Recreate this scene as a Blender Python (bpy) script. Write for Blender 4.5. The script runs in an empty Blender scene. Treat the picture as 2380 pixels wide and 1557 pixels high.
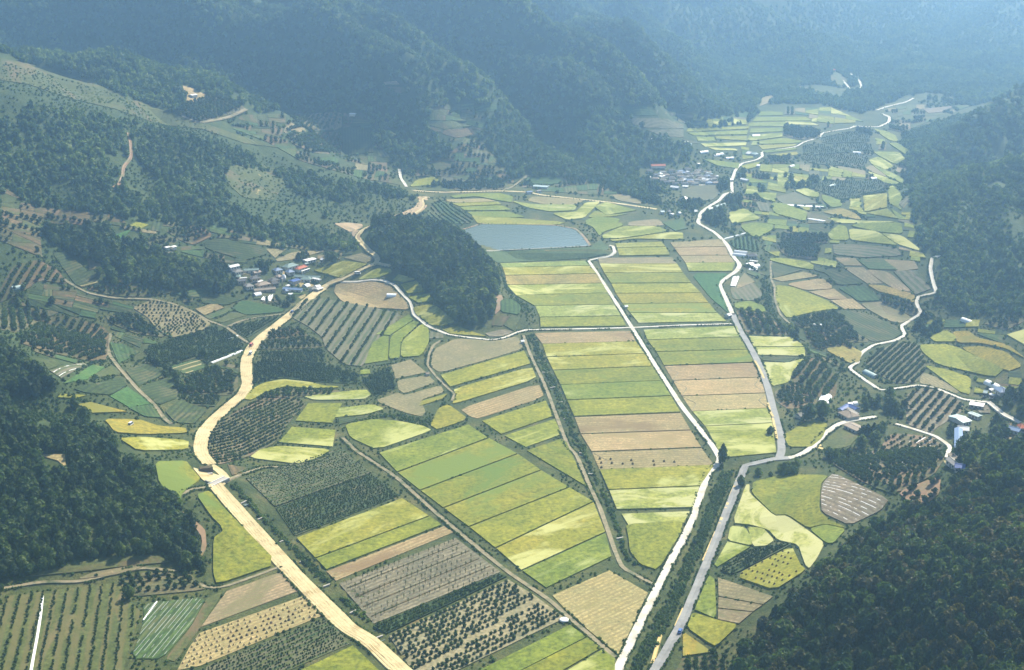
import bpy, math, random
import numpy as np
from mathutils import Vector, geometry

random.seed(11)
rng = np.random.default_rng(11)
sc = bpy.context.scene
COL = sc.collection

# ------------------------------------------------------------------ camera
CAM_H = 340.0                      # metres above the valley floor
PITCH = math.radians(17.75)
FOC = 3305.0                       # 50 mm lens on 36 mm film, in units of a 2380 px wide frame
CX, CY = 1190.0, 778.5
cam_d = bpy.data.cameras.new('camera')
cam_d.lens = 50.0
cam_d.sensor_width = 36.0
cam_d.clip_start = 1.0
cam_d.clip_end = 20000.0
cam = bpy.data.objects.new('camera', cam_d)
cam.location = (0, 0, CAM_H)
cam.rotation_euler = (math.radians(90) - PITCH, 0, 0)
COL.objects.link(cam)
sc.camera = cam

# ------------------------------------------------------------------ world, sun, exposure
SUN_EL, SUN_AZ = math.radians(45), math.radians(33)     # from behind the far hills, to the right
world = bpy.data.worlds.new('World')
sc.world = world
world.use_nodes = True
wn = world.node_tree
sky_n = wn.nodes.new('ShaderNodeTexSky')
sky_n.sky_type = 'NISHITA'
sky_n.sun_disc = False
sky_n.sun_elevation = SUN_EL
sky_n.sun_rotation = SUN_AZ
wn.links.new(sky_n.outputs[0], wn.nodes['Background'].inputs[0])
wn.nodes['Background'].inputs[1].default_value = 0.065
sun_d = bpy.data.lights.new('sun', 'SUN')
sun_d.energy = 5.0
sun_d.angle = math.radians(0.5)
sun_d.color = (1.0, 0.92, 0.77)
sun = bpy.data.objects.new('sun', sun_d)
sdir = Vector((math.sin(SUN_AZ) * math.cos(SUN_EL), math.cos(SUN_AZ) * math.cos(SUN_EL), math.sin(SUN_EL)))
sun.rotation_euler = sdir.to_track_quat('Z', 'Y').to_euler()
sun.location = (0, 600, 900)
COL.objects.link(sun)
sc.view_settings.view_transform = 'Standard'
sc.view_settings.look = 'None'
sc.view_settings.exposure = 1.3
sc.view_settings.gamma = 1.0
sc.view_settings.use_curve_mapping = False
sc.cycles.max_bounces = 4
sc.cycles.volume_bounces = 2
sc.cycles.use_denoising = True
sc.cycles.sample_clamp_indirect = 0.6
HAZE_DENSITY = 0.00024
HAZE_COLOR = (0.39, 0.67, 1.0)

# ------------------------------------------------------------------ rays and terrain
cp, sp = math.cos(PITCH), math.sin(PITCH)


def ray(px, py):
    a = np.asarray(px, float) - CX
    b = CY - np.asarray(py, float)
    d = np.stack([a, FOC * cp + b * sp, -FOC * sp + b * cp], -1)
    return d / np.linalg.norm(d, axis=-1, keepdims=True)


def to_px(x, y, z):
    dz = z - CAM_H
    f = y * cp - dz * sp
    u = y * sp + dz * cp
    f = np.maximum(f, 1e-3)
    return CX + FOC * x / f, CY - FOC * u / f


def at_d(px, py, dist):
    """point on the ray at horizontal distance dist along the valley axis"""
    d = ray(px, py)
    t = dist / d[1]
    return (d[0] * t, dist, CAM_H + d[2] * t)


def sstep(v, a, b):
    t = np.clip((v - a) / (b - a), 0, 1)
    return t * t * (3 - 2 * t)


_lat = np.random.default_rng(5).random((256, 256))


def vnoise(x, y):
    xi, yi = np.floor(x).astype(int), np.floor(y).astype(int)
    fx, fy = x - xi, y - yi
    fx, fy = fx * fx * (3 - 2 * fx), fy * fy * (3 - 2 * fy)
    g = lambda i, j: _lat[(xi + i) % 256, (yi + j) % 256]
    return (g(0, 0) * (1 - fx) + g(1, 0) * fx) * (1 - fy) + (g(0, 1) * (1 - fx) + g(1, 1) * fx) * fy - 0.5


def fbm(x, y, wl, octv=4):
    s, a = 0, 1.0
    for k in range(octv):
        s = s + a * vnoise(x / wl + 17.3 * k, y / wl + 9.1 * k)
        a *= 0.5
        wl *= 0.5
    return s


def seg_dist(x, y, a, b):
    ax, ay = a[0], a[1]
    dx, dy = b[0] - ax, b[1] - ay
    t = np.clip(((x - ax) * dx + (y - ay) * dy) / (dx * dx + dy * dy + 1e-9), 0, 1)
    return np.hypot(x - ax - t * dx, y - ay - t * dy), t


def smax(a, b, k):
    h = np.clip(0.5 + 0.5 * (a - b) / k, 0, 1)
    return b * (1 - h) + a * h + k * h * (1 - h)


def spur(x, y, pts, s, w=25.0):
    z = np.full(np.shape(x), -1e3)
    for a, b in zip(pts[:-1], pts[1:]):
        d, t = seg_dist(x, y, a, b)
        z = np.maximum(z, a[2] + (b[2] - a[2]) * t - s * (np.sqrt(d * d + w * w) - w))
    return z


def floor_z(x, y):
    dam = sstep(y, 1290, 1305)
    side = sstep(y, 1180, 1460)
    m = sstep(x, 78, 110)
    base = 6.5 * (dam * (1 - m) + side * m)
    base = np.where(x < -60, 6.5 * sstep(y, 1150, 1460), base)
    return base + np.clip(y - 1450, 0, 4000) * 0.012 + np.clip(y - 2300, 0, 3000) * 0.014 * sstep(x, 0, 500)


SP = {
    'grass_ridge': ([at_d(-500, -20, 1450), at_d(-200, 75, 1500), at_d(0, 135, 1530), at_d(240, 205, 1540), at_d(480, 290, 1530), at_d(720, 395, 1480), at_d(940, 462, 1485)], 0.38, 25),
    'knoll': ([at_d(905, 522, 1300), at_d(960, 535, 1262), at_d(1040, 590, 1205), at_d(1110, 672, 1125), at_d(1150, 722, 1100)], 0.42, 18),
    'wood_low_left': ([at_d(-400, 930, 800), at_d(0, 1000, 775), at_d(230, 1085, 745), at_d(420, 1190, 715)], 0.27, 15),
    'wood_edge_left': ([at_d(-300, 680, 1020), at_d(-40, 775, 960), at_d(110, 885, 868)], 0.4, 15),
    'wood_right': ([(205, 735, 4), (272, 690, 46), (322, 560, 86), (365, 400, 112), (420, 150, 130), (450, -300, 130)], 0.41, 25),
    'right_near': ([at_d(2130, 465, 1530), at_d(2240, 465, 1460), at_d(2380, 448, 1400), at_d(2700, 320, 1300), at_d(3100, 200, 1200)], 0.36, 25),
    'right_far': ([at_d(2060, 345, 1950), at_d(2230, 303, 1850), at_d(2380, 262, 1760), at_d(2700, 170, 1680), at_d(3200, 0, 1600)], 0.42, 25),
    'mountain_left': ([(-2500, 2500, 330), (-1300, 2720, 350), (-760, 2760, 335)], 0.37, 60),
    'ridge_a': ([(-760, 2760, 335), at_d(640, -170, 2440), at_d(960, 0, 2088), at_d(1130, 95, 1985), at_d(1293, 193, 1857), at_d(1493, 310, 1850)], 0.36, 22),
    'ridge_a2': ([at_d(700, -160, 2400), at_d(640, 40, 2180), at_d(760, 150, 2060), at_d(870, 260, 1900)], 0.42, 25),
    'ridge_a3': ([at_d(300, -150, 2650), at_d(180, 0, 2330), at_d(300, 120, 2180), at_d(470, 215, 2080)], 0.42, 25),
    'ridge_a4': ([at_d(1130, 95, 1985), at_d(1150, 230, 1840), at_d(1210, 330, 1740), at_d(1290, 395, 1660)], 0.40, 25),
    'ridge_b': ([(500, 4300, 420), at_d(1500, -140, 3400), at_d(1760, 30, 2900), at_d(1840, 92, 2680), at_d(1903, 167, 2460), at_d(1985, 228, 2300)], 0.30, 25),
    'ridge_b2': ([at_d(1300, -150, 3300), at_d(1420, 20, 2800), at_d(1540, 130, 2470), at_d(1700, 225, 2260)], 0.34, 25),
    'mountain_right': ([(0, 4500, 420), (900, 4600, 400), (1800, 4300, 400), (2800, 3900, 400)], 0.33, 60),
    'ridge_c': ([at_d(2140, -100, 3900), at_d(2080, 20, 3250), at_d(2110, 110, 2740), at_d(2170, 195, 2420)], 0.30, 25),
    'ridge_d': ([at_d(2550, -90, 3600), at_d(2330, 60, 2950), at_d(2270, 150, 2550)], 0.30, 25),
    'back': ([(-3000, 4700, 430), (0, 4900, 430), (3500, 4900, 430)], 0.3, 60),
}
STREAM = []        # filled below with carve lines in world x, y


def raw_height(x, y):
    z0 = floor_z(x, y)
    h = z0 - 3.0
    for k, (pts, s, w) in SP.items():
        h = smax(h, spur(x, y, pts, s, w), 9.0 if pts[0][2] > 60 else 4.0)
    hill = np.clip((h - z0 - 1.0), 0, None)
    big = sstep(y, 1400, 1900)
    n = fbm(x, y, 210, 4) * (26 * big + 9) + (0.22 - np.abs(fbm(x + 300, y, 340, 2))) * 105 * big
    n += fbm(x, y, 45, 2) * 3.0
    # spurs and gullies running down the mountainsides
    va = x * .78 + y * .62 + 150 * fbm(x, y, 420, 2)
    vb = x * .66 - y * .75 + 150 * fbm(x + 900, y, 420, 2)
    m = sstep(x, 250, 900)
    g = np.abs(np.sin(math.pi * va / 270)) * (1 - m) + np.abs(np.sin(math.pi * vb / 250)) * m
    g2 = np.abs(np.sin(math.pi * (va * (1 - m) + vb * m + 60 * fbm(x, y, 150, 2)) / 97))
    n += ((g - .62) * 84 + (g2 - .6) * 22) * big + (g2 - .6) * 9 * (1 - big)
    h = h + n * np.clip(hill / 50, 0, 1.15)
    h = np.maximum(h, z0 + 0.0)
    return h


def axis(lo, hi, fine_lo, fine_hi, fine, coarse):
    a = np.arange(lo, fine_lo, coarse)
    b = np.arange(fine_lo, fine_hi, fine)
    c = np.arange(fine_hi, hi + coarse, coarse)
    return np.concatenate([a, b, c])


GX = axis(-4200, 4200, -900, 1000, 6.0, 60)
GY = axis(-900, 5600, 400, 3000, 6.0, 60)
XX, YY = np.meshgrid(GX, GY)
ZZ = raw_height(XX, YY)


def H(x, y):
    x = np.clip(np.asarray(x, float), GX[0], GX[-1] - 1e-3)
    y = np.clip(np.asarray(y, float), GY[0], GY[-1] - 1e-3)
    i = np.clip(np.searchsorted(GX, x, 'right') - 1, 0, len(GX) - 2)
    j = np.clip(np.searchsorted(GY, y, 'right') - 1, 0, len(GY) - 2)
    u = (x - GX[i]) / (GX[i + 1] - GX[i])
    v = (y - GY[j]) / (GY[j + 1] - GY[j])
    return (ZZ[j, i] * (1 - u) + ZZ[j, i + 1] * u) * (1 - v) + (ZZ[j + 1, i] * (1 - u) + ZZ[j + 1, i + 1] * u) * v


def project(pts, off=0.0):
    """first hit of the view ray of each photo point with the terrain raised by off"""
    pts = np.asarray(pts, float)
    d = ray(pts[:, 0], pts[:, 1])
    t = np.full(len(pts), 430.0)
    prev = t.copy()
    done = np.zeros(len(pts), bool)
    cosr = np.hypot(d[:, 0], d[:, 1])
    for _ in range(400):
        gap = CAM_H + d[:, 2] * t - H(d[:, 0] * t, d[:, 1] * t) - off
        done |= gap <= 0
        if done.all():
            break
        step = np.maximum(1.5, .9 * gap / (-d[:, 2] + .8 * cosr))
        prev = np.where(done, prev, t)
        t = np.where(done, t, t + step)
    lo, hi = prev, t
    for _ in range(10):
        m = (lo + hi) / 2
        below = CAM_H + d[:, 2] * m <= H(d[:, 0] * m, d[:, 1] * m) + off
        hi = np.where(below, m, hi)
        lo = np.where(below, lo, m)
    return np.stack([d[:, 0] * hi, d[:, 1] * hi], -1)


# crops of the photograph the outlines were read from: each is a third of the frame, three units per frame unit
def crop(letter, pts):
    k = 'ABCDEFGHI'.index(letter)
    ox, oy = 793.33 * (k % 3), 519.08 * (k // 3)
    return [(ox + x / 3.0, oy + y / 3.0) for x, y in pts]


def P(spec):
    """'F' + points -> frame points; plain list stays"""
    if isinstance(spec, tuple) and isinstance(spec[0], str):
        return crop(spec[0], spec[1])
    return [tuple(map(float, p)) for p in spec]


def zoom(sx, sy, s):
    return lambda x, y: ((sx + x / s) / 1.69916, (sy + y / s) / 1.69916)


def chaikin(p, n=1, closed=True):
    p = [np.array(q, float) for q in p]
    for _ in range(n):
        out = [] if closed else [p[0]]
        m = len(p)
        for i in range(m if closed else m - 1):
            a, b = p[i], p[(i + 1) % m]
            out += [a * .87 + b * .13, a * .13 + b * .87]
        if not closed:
            out.append(p[-1])
        p = out
    return [tuple(q) for q in p]


def subdiv(p, step, closed=True):
    out = []
    m = len(p)
    for i in range(m if closed else m - 1):
        a, b = np.array(p[i]), np.array(p[(i + 1) % m])
        n = max(1, int(np.hypot(*(b - a)) / step))
        out += [tuple(a + (b - a) * k / n) for k in range(n)]
    if not closed:
        out.append(tuple(p[-1]))
    return out


def in_poly(px, py, poly):
    inside = np.zeros(np.shape(px), bool)
    n = len(poly)
    j = n - 1
    for i in range(n):
        xi, yi = poly[i]
        xj, yj = poly[j]
        if yi != yj:
            c = ((yi > py) != (yj > py)) & (px < (xj - xi) * (py - yi) / (yj - yi) + xi)
            inside ^= c
        j = i
    return inside


# carve the stream bed, the drains and the ditch into the terrain
CARVE = [
    ([(1705, 1085), (1668, 1180), (1620, 1290), (1560, 1410), (1500, 1557), (1430, 1720)], 7.5, 2.6),
    (crop('E', [(1305, 740), (1370, 900), (1455, 1070), (1560, 1290), (1640, 1500)]) + crop('H', [(1690, 80), (1790, 260), (1890, 450), (1950, 650), (2000, 770), (2090, 880), (2190, 925)]), 2.4, 1.3),
    (crop('G', [(1590, 270), (1760, 470), (2010, 690), (2260, 950)]) + crop('H', [(20, 1080), (250, 1320), (480, 1545)]), 2.2, 1.5),
]
for line, w, dep in CARVE:
    wl = project(line)
    dmin = np.full(XX.shape, 1e9)
    for a, b in zip(wl[:-1], wl[1:]):
        dd, _ = seg_dist(XX, YY, a, b)
        dmin = np.minimum(dmin, dd)
    ZZ = ZZ - dep * (1 - sstep(dmin, w * .55, w * 1.5))

# ------------------------------------------------------------------ materials
MATS = {}


def node_mat(name):
    m = bpy.data.materials.new(name)
    m.use_nodes = True
    nt = m.node_tree
    b = nt.nodes['Principled BSDF']
    b.inputs['Roughness'].default_value = 0.9
    b.inputs['Specular IOR Level'].default_value = 0.15
    return m, nt, b


def ramp(nt, src, stops):
    r = nt.nodes.new('ShaderNodeValToRGB')
    e = r.color_ramp.elements
    while len(e) < len(stops):
        e.new(0.5)
    for k, (p, c) in enumerate(stops):
        e[k].position = p
        e[k].color = (*c, 1) if len(c) == 3 else c
    nt.links.new(src, r.inputs[0])
    return r.outputs[0]


def noise(nt, vec, scale, detail=3.0, rough=0.55, dist=0.0):
    n = nt.nodes.new('ShaderNodeTexNoise')
    n.inputs['Scale'].default_value = scale
    n.inputs['Detail'].default_value = detail
    n.inputs['Roughness'].default_value = rough
    n.inputs['Distortion'].default_value = dist
    nt.links.new(vec, n.inputs['Vector'])
    return n.outputs['Fac']


def mix(nt, fac, a, b, mode='MIX'):
    m = nt.nodes.new('ShaderNodeMix')
    m.data_type = 'RGBA'
    m.blend_type = mode
    for val, idx in ((fac, 0), (a, 6), (b, 7)):
        if isinstance(val, (int, float)):
            m.inputs[idx].default_value = val
        elif isinstance(val, tuple):
            m.inputs[idx].default_value = (*val, 1)
        else:
            nt.links.new(val, m.inputs[idx])
    return m.outputs[2]


def math_n(nt, op, a, b=None):
    m = nt.nodes.new('ShaderNodeMath')
    m.operation = op
    for k, v in enumerate((a, b)):
        if v is None:
            continue
        if isinstance(v, (int, float)):
            m.inputs[k].default_value = v
        else:
            nt.links.new(v, m.inputs[k])
    return m.outputs[0]


def position(nt):
    return nt.nodes.new('ShaderNodeNewGeometry').outputs['Position']


def row_vec(nt):
    """position turned so that y runs along the rows (object property row_angle)"""
    at = nt.nodes.new('ShaderNodeAttribute')
    at.attribute_type = 'OBJECT'
    at.attribute_name = 'row_angle'
    vr = nt.nodes.new('ShaderNodeVectorRotate')
    vr.rotation_type = 'Z_AXIS'
    nt.links.new(position(nt), vr.inputs['Vector'])
    neg = math_n(nt, 'MULTIPLY', at.outputs['Fac'], -1.0)
    nt.links.new(neg, vr.inputs['Angle'])
    return vr.outputs[0]


def stretch(nt, vec, sx, sy):
    mp = nt.nodes.new('ShaderNodeMapping')
    mp.inputs['Scale'].default_value = (sx, sy, 1)
    nt.links.new(vec, mp.inputs['Vector'])
    return mp.outputs[0]


def bump(nt, bsdf, h, dist, strength=1.0):
    bn = nt.nodes.new('ShaderNodeBump')
    bn.inputs['Distance'].default_value = dist
    bn.inputs['Strength'].default_value = strength
    nt.links.new(h, bn.inputs['Height'])
    nt.links.new(bn.outputs[0], bsdf.inputs['Normal'])


def vary(nt, col, amt=0.25):
    oi = nt.nodes.new('ShaderNodeObjectInfo')
    v = math_n(nt, 'MULTIPLY_ADD', oi.outputs['Random'], amt)
    v.node.inputs[2].default_value = 1 - amt / 2
    hs = nt.nodes.new('ShaderNodeHueSaturation')
    nt.links.new(v, hs.inputs['Value'])
    hv = math_n(nt, 'MULTIPLY_ADD', oi.outputs['Random'], -0.03)
    hv.node.inputs[2].default_value = 0.515
    nt.links.new(hv, hs.inputs['Hue'])
    nt.links.new(col, hs.inputs['Color'])
    return hs.outputs[0]


def crop_mat(name, a, b, patch=None, patch_lo=0.62, patch_scale=0.03, row=None, row_w=2.0, grain=0.42, var=0.22, bump_d=0.25, seam=False):
    """field cover: two tones at three grains, wandering patches, optional drill rows along row_angle"""
    m, nt, bs = node_mat(name)
    dim = lambda c, k=0.62: tuple(v * k for v in c) if c else c
    a, b, patch, row = dim(a), dim(b), dim(patch), dim(row)
    pos = position(nt)
    rv = row_vec(nt)
    streak = noise(nt, stretch(nt, rv, 0.22, 0.035), 1.0, 5, 0.68)
    fine = noise(nt, pos, grain, 3, 0.7)
    col = ramp(nt, streak, [(0.32, a), (0.68, b)])
    f2 = ramp(nt, fine, [(0.3, (0.50, 0.53, 0.50)), (0.7, (1.42, 1.38, 1.32))])
    col = mix(nt, 1.0, col, f2, 'MULTIPLY')
    big = noise(nt, pos, 0.035, 4, 0.62)
    col = mix(nt, 0.75, col, ramp(nt, big, [(0.35, (0.74, 0.82, 0.75)), (0.65, (1.22, 1.14, 1.08))]), 'MULTIPLY')
    if patch:
        pn = noise(nt, stretch(nt, rv, 1.0, 0.45), patch_scale, 6, 0.68, 0.8)
        oi = nt.nodes.new('ShaderNodeObjectInfo')
        sh = math_n(nt, 'MULTIPLY_ADD', oi.outputs['Random'], 0.14)
        nt.links.new(pn, sh.node.inputs[2])
        pm = ramp(nt, sh, [(patch_lo, (0, 0, 0)), (patch_lo + 0.10, (1, 1, 1))])
        col = mix(nt, pm, col, patch)
    if row:
        wv = nt.nodes.new('ShaderNodeTexWave')
        wv.wave_type = 'BANDS'
        wv.bands_direction = 'X'
        wv.inputs['Scale'].default_value = 6.2832 / 20.0 / row_w
        wv.inputs['Distortion'].default_value = 1.6
        wv.inputs['Detail'].default_value = 2.0
        wv.inputs['Detail Scale'].default_value = 0.4
        nt.links.new(rv, wv.inputs['Vector'])
        rm = ramp(nt, wv.outputs['Fac'], [(0.35, (0, 0, 0)), (0.75, (1, 1, 1))])
        gap = noise(nt, stretch(nt, rv, 0.5, 0.12), 1.0, 3, 0.6)
        rm = mix(nt, 1.0, rm, ramp(nt, gap, [(0.3, (0.25, 0.25, 0.25)), (0.6, (1, 1, 1))]), 'MULTIPLY')
        col = mix(nt, rm, col, row)
    col = vary(nt, col, var)
    nt.links.new(col, bs.inputs['Base Color'])
    bump(nt, bs, fine, bump_d, 0.7)
    MATS[name] = m
    return m


def plain_mat(name, a, b, scale=0.8, rough=0.8, var=0.0, big=None, spec=0.2):
    m, nt, bs = node_mat(name)
    bs.inputs['Roughness'].default_value = rough
    bs.inputs['Specular IOR Level'].default_value = spec
    pos = position(nt)
    n1 = noise(nt, pos, scale, 4, 0.65)
    col = ramp(nt, n1, [(0.3, a), (0.7, b)])
    if big:
        n2 = noise(nt, pos, big[0], 4, 0.6)
        col = mix(nt, ramp(nt, n2, [(0.5, (0, 0, 0)), (0.66, (1, 1, 1))]), col, big[1])
    if var:
        col = vary(nt, col, var)
    nt.links.new(col, bs.inputs['Base Color'])
    MATS[name] = m
    return m


PALE = (0.52, 0.54, 0.18)
crop_mat('rice_green', (0.20, 0.25, 0.032), (0.29, 0.325, 0.048), PALE, 0.60)
crop_mat('rice_yellow', (0.25, 0.27, 0.030), (0.35, 0.345, 0.046), PALE, 0.64)
crop_mat('rice_olive', (0.22, 0.25, 0.030), (0.31, 0.30, 0.040), (0.19, 0.26, 0.045), 0.58)
crop_mat('rice_gold', (0.31, 0.265, 0.03), (0.39, 0.33, 0.05), (0.27, 0.27, 0.045), 0.60)
crop_mat('rice_pale', (0.26, 0.31, 0.055), (0.38, 0.41, 0.10), (0.54, 0.55, 0.23), 0.57, patch_scale=0.06)
crop_mat('rice_brown', (0.31, 0.24, 0.07), (0.38, 0.32, 0.08), (0.42, 0.39, 0.15), 0.60)
crop_mat('lawn_green', (0.055, 0.15, 0.040), (0.095, 0.20, 0.055), (0.14, 0.22, 0.06), 0.62)
crop_mat('stubble', (0.35, 0.285, 0.14), (0.46, 0.385, 0.20), (0.26, 0.19, 0.09), 0.64, row=(0.29, 0.215, 0.09), row_w=3.2, grain=0.6)
crop_mat('stubble_pale', (0.45, 0.36, 0.165), (0.56, 0.46, 0.23), (0.34, 0.29, 0.11), 0.62, row=(0.36, 0.27, 0.12), row_w=2.8, grain=0.6)
crop_mat('stubble_grey', (0.31, 0.265, 0.145), (0.42, 0.35, 0.20), (0.22, 0.22, 0.09), 0.58, row=(0.26, 0.21, 0.11), row_w=2.6, grain=0.55)
crop_mat('soil_grey', (0.25, 0.215, 0.15), (0.36, 0.315, 0.23), (0.17, 0.15, 0.09), 0.64, row=(0.19, 0.155, 0.10), row_w=3.0, grain=0.55)
crop_mat('soil_brown', (0.17, 0.12, 0.06), (0.27, 0.19, 0.10), (0.09, 0.11, 0.035), 0.55, row=(0.12, 0.10, 0.05), row_w=4.0, grain=0.4)
crop_mat('orchard_soil', (0.33, 0.28, 0.17), (0.45, 0.38, 0.25), (0.17, 0.16, 0.08), 0.60, grain=0.45, patch_scale=0.07)
crop_mat('row_meadow', (0.10, 0.13, 0.04), (0.17, 0.18, 0.055), (0.25, 0.19, 0.09), 0.60, row=(0.19, 0.165, 0.065), row_w=7.0, grain=0.4)
crop_mat('vegetable_mixed', (0.065, 0.11, 0.035), (0.12, 0.14, 0.05), (0.21, 0.20, 0.11), 0.58, row=(0.17, 0.16, 0.09), row_w=4.2, grain=0.45, patch_scale=0.05)
crop_mat('orchard_floor', (0.115, 0.13, 0.06), (0.20, 0.17, 0.09), (0.26, 0.19, 0.11), 0.60, grain=0.35, patch_scale=0.05)
crop_mat('vegetable_dark', (0.050, 0.085, 0.028), (0.085, 0.125, 0.040), (0.14, 0.14, 0.06), 0.60, row=(0.028, 0.05, 0.018), row_w=3.4, grain=0.45, patch_scale=0.06)
crop_mat('vegetable_green', (0.070, 0.145, 0.042), (0.115, 0.185, 0.055), (0.16, 0.165, 0.065), 0.60, row=(0.045, 0.085, 0.028), row_w=3.4, grain=0.45)
crop_mat('vegetable_grey', (0.12, 0.14, 0.065), (0.19, 0.18, 0.10), (0.085, 0.12, 0.045), 0.56, row=(0.23, 0.21, 0.14), row_w=4.5, grain=0.4)
crop_mat('meadow', (0.085, 0.115, 0.04), (0.13, 0.15, 0.05), (0.19, 0.15, 0.07), 0.60)
crop_mat('grass_dam', (0.075, 0.125, 0.05), (0.10, 0.15, 0.055), None, bump_d=0.4)
plain_mat('bare_earth', (0.40, 0.325, 0.16), (0.52, 0.44, 0.24), 0.25, big=(0.09, (0.29, 0.215, 0.09)))
plain_mat('red_earth', (0.20, 0.125, 0.07), (0.29, 0.19, 0.11), 0.2, big=(0.06, (0.15, 0.14, 0.06)))
plain_mat('concrete_road', (0.46, 0.43, 0.35), (0.56, 0.53, 0.45), 0.25, big=(0.11, (0.38, 0.34, 0.26)))
plain_mat('asphalt_road', (0.20, 0.20, 0.19), (0.26, 0.255, 0.24), 0.3, big=(0.1, (0.17, 0.17, 0.16)))
plain_mat('track_earth', (0.15, 0.13, 0.07), (0.27, 0.22, 0.13), 0.4, big=(0.16, (0.07, 0.085, 0.035)))
plain_mat('cut_earth', (0.27, 0.19, 0.10), (0.37, 0.27, 0.15), 0.2, big=(0.07, (0.20, 0.15, 0.07)))
plain_mat('plastic_dull', (0.20, 0.225, 0.19), (0.34, 0.36, 0.31), 0.8, rough=0.5)
plain_mat('track_pale', (0.44, 0.34, 0.17), (0.58, 0.46, 0.26), 0.5, big=(0.15, (0.30, 0.22, 0.11)))
plain_mat('stubble_stone', (0.22, 0.22, 0.17), (0.32, 0.31, 0.25), 0.6)
plain_mat('grain', (0.46, 0.34, 0.12), (0.54, 0.41, 0.17), 1.2)
plain_mat('concrete', (0.30, 0.28, 0.24), (0.40, 0.37, 0.32), 0.7)
plain_mat('plastic_white', (0.72, 0.73, 0.72), (0.85, 0.86, 0.85), 0.9, rough=0.45, spec=0.4)
plain_mat('paint_white', (0.70, 0.69, 0.66), (0.82, 0.81, 0.78), 0.5, rough=0.6)
plain_mat('roof_grey', (0.17, 0.165, 0.15), (0.25, 0.24, 0.22), 0.9, var=0.3)
plain_mat('roof_dark', (0.07, 0.07, 0.075), (0.12, 0.115, 0.11), 0.9, var=0.3)
plain_mat('roof_green', (0.16, 0.22, 0.20), (0.22, 0.29, 0.26), 0.9)
plain_mat('roof_blue', (0.05, 0.085, 0.24), (0.075, 0.12, 0.31), 0.9, rough=0.5)
plain_mat('roof_slate', (0.12, 0.17, 0.27), (0.18, 0.24, 0.35), 0.9, rough=0.6)
plain_mat('roof_skyblue', (0.16, 0.23, 0.37), (0.20, 0.28, 0.42), 0.9, rough=0.5)
plain_mat('roof_teal', (0.34, 0.43, 0.41), (0.42, 0.51, 0.49), 0.9, rough=0.5)
plain_mat('roof_red', (0.36, 0.10, 0.05), (0.46, 0.15, 0.08), 0.9)
plain_mat('roof_brown', (0.22, 0.18, 0.13), (0.32, 0.26, 0.19), 0.9, var=0.2)
plain_mat('wall_pale', (0.50, 0.47, 0.40), (0.62, 0.59, 0.52), 0.6, var=0.2)
plain_mat('wall_earth', (0.34, 0.27, 0.19), (0.42, 0.34, 0.25), 0.6, var=0.2)
plain_mat('glass_dark', (0.03, 0.04, 0.05), (0.05, 0.06, 0.07), 0.5, rough=0.15, spec=0.5)
plain_mat('wood_dark', (0.10, 0.07, 0.05), (0.15, 0.11, 0.08), 0.8)
plain_mat('rubber', (0.02, 0.02, 0.02), (0.03, 0.03, 0.03), 0.8)
plain_mat('car_blue', (0.04, 0.10, 0.30), (0.05, 0.12, 0.34), 0.8, rough=0.3, spec=0.5)
plain_mat('car_white', (0.72, 0.72, 0.70), (0.78, 0.78, 0.76), 0.8, rough=0.3, spec=0.5)
plain_mat('car_dark', (0.05, 0.05, 0.06), (0.07, 0.07, 0.08), 0.8, rough=0.3, spec=0.5)
plain_mat('car_red', (0.45, 0.06, 0.04), (0.5, 0.08, 0.05), 0.8, rough=0.3, spec=0.5)
plain_mat('straw', (0.40, 0.31, 0.15), (0.52, 0.42, 0.22), 1.0, var=0.3)
plain_mat('straw_dark', (0.13, 0.10, 0.06), (0.19, 0.14, 0.08), 1.0, var=0.3)
plain_mat('bark', (0.10, 0.075, 0.055), (0.16, 0.12, 0.09), 2.0)


def leaf_mat(name, a, b, var=0.5, trans=0.35):
    m, nt, bs = node_mat(name)
    pos = position(nt)
    oi = nt.nodes.new('ShaderNodeObjectInfo')
    col = ramp(nt, oi.outputs['Random'], [(0.0, a), (1.0, b)])
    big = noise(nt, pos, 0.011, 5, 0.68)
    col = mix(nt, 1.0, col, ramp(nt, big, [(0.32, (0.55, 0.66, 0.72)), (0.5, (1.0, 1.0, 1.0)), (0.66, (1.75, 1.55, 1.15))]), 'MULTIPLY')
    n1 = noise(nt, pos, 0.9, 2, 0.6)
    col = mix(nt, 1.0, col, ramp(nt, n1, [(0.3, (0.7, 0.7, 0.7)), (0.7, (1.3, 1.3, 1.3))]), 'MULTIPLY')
    nt.links.new(col, bs.inputs['Base Color'])
    bs.inputs['Roughness'].default_value = 0.6
    tr = nt.nodes.new('ShaderNodeBsdfTranslucent')
    warm = mix(nt, 1.0, col, (1.25, 1.35, 0.6), 'MULTIPLY')
    nt.links.new(warm, tr.inputs['Color'])
    ms = nt.nodes.new('ShaderNodeMixShader')
    ms.inputs[0].default_value = trans
    nt.links.new(bs.outputs[0], ms.inputs[1])
    nt.links.new(tr.outputs[0], ms.inputs[2])
    nt.links.new(ms.outputs[0], nt.nodes['Material Output'].inputs['Surface'])
    MATS[name] = m
    return m


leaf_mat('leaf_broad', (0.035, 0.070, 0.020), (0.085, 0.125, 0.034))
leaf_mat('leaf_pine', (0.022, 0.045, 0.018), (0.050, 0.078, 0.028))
leaf_mat('leaf_olive', (0.040, 0.046, 0.016), (0.085, 0.080, 0.028))
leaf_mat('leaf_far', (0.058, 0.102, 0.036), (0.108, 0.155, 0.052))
leaf_mat('leaf_orchard', (0.026, 0.054, 0.018), (0.055, 0.088, 0.028))
leaf_mat('leaf_bush', (0.045, 0.090, 0.024), (0.090, 0.135, 0.038))


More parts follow.
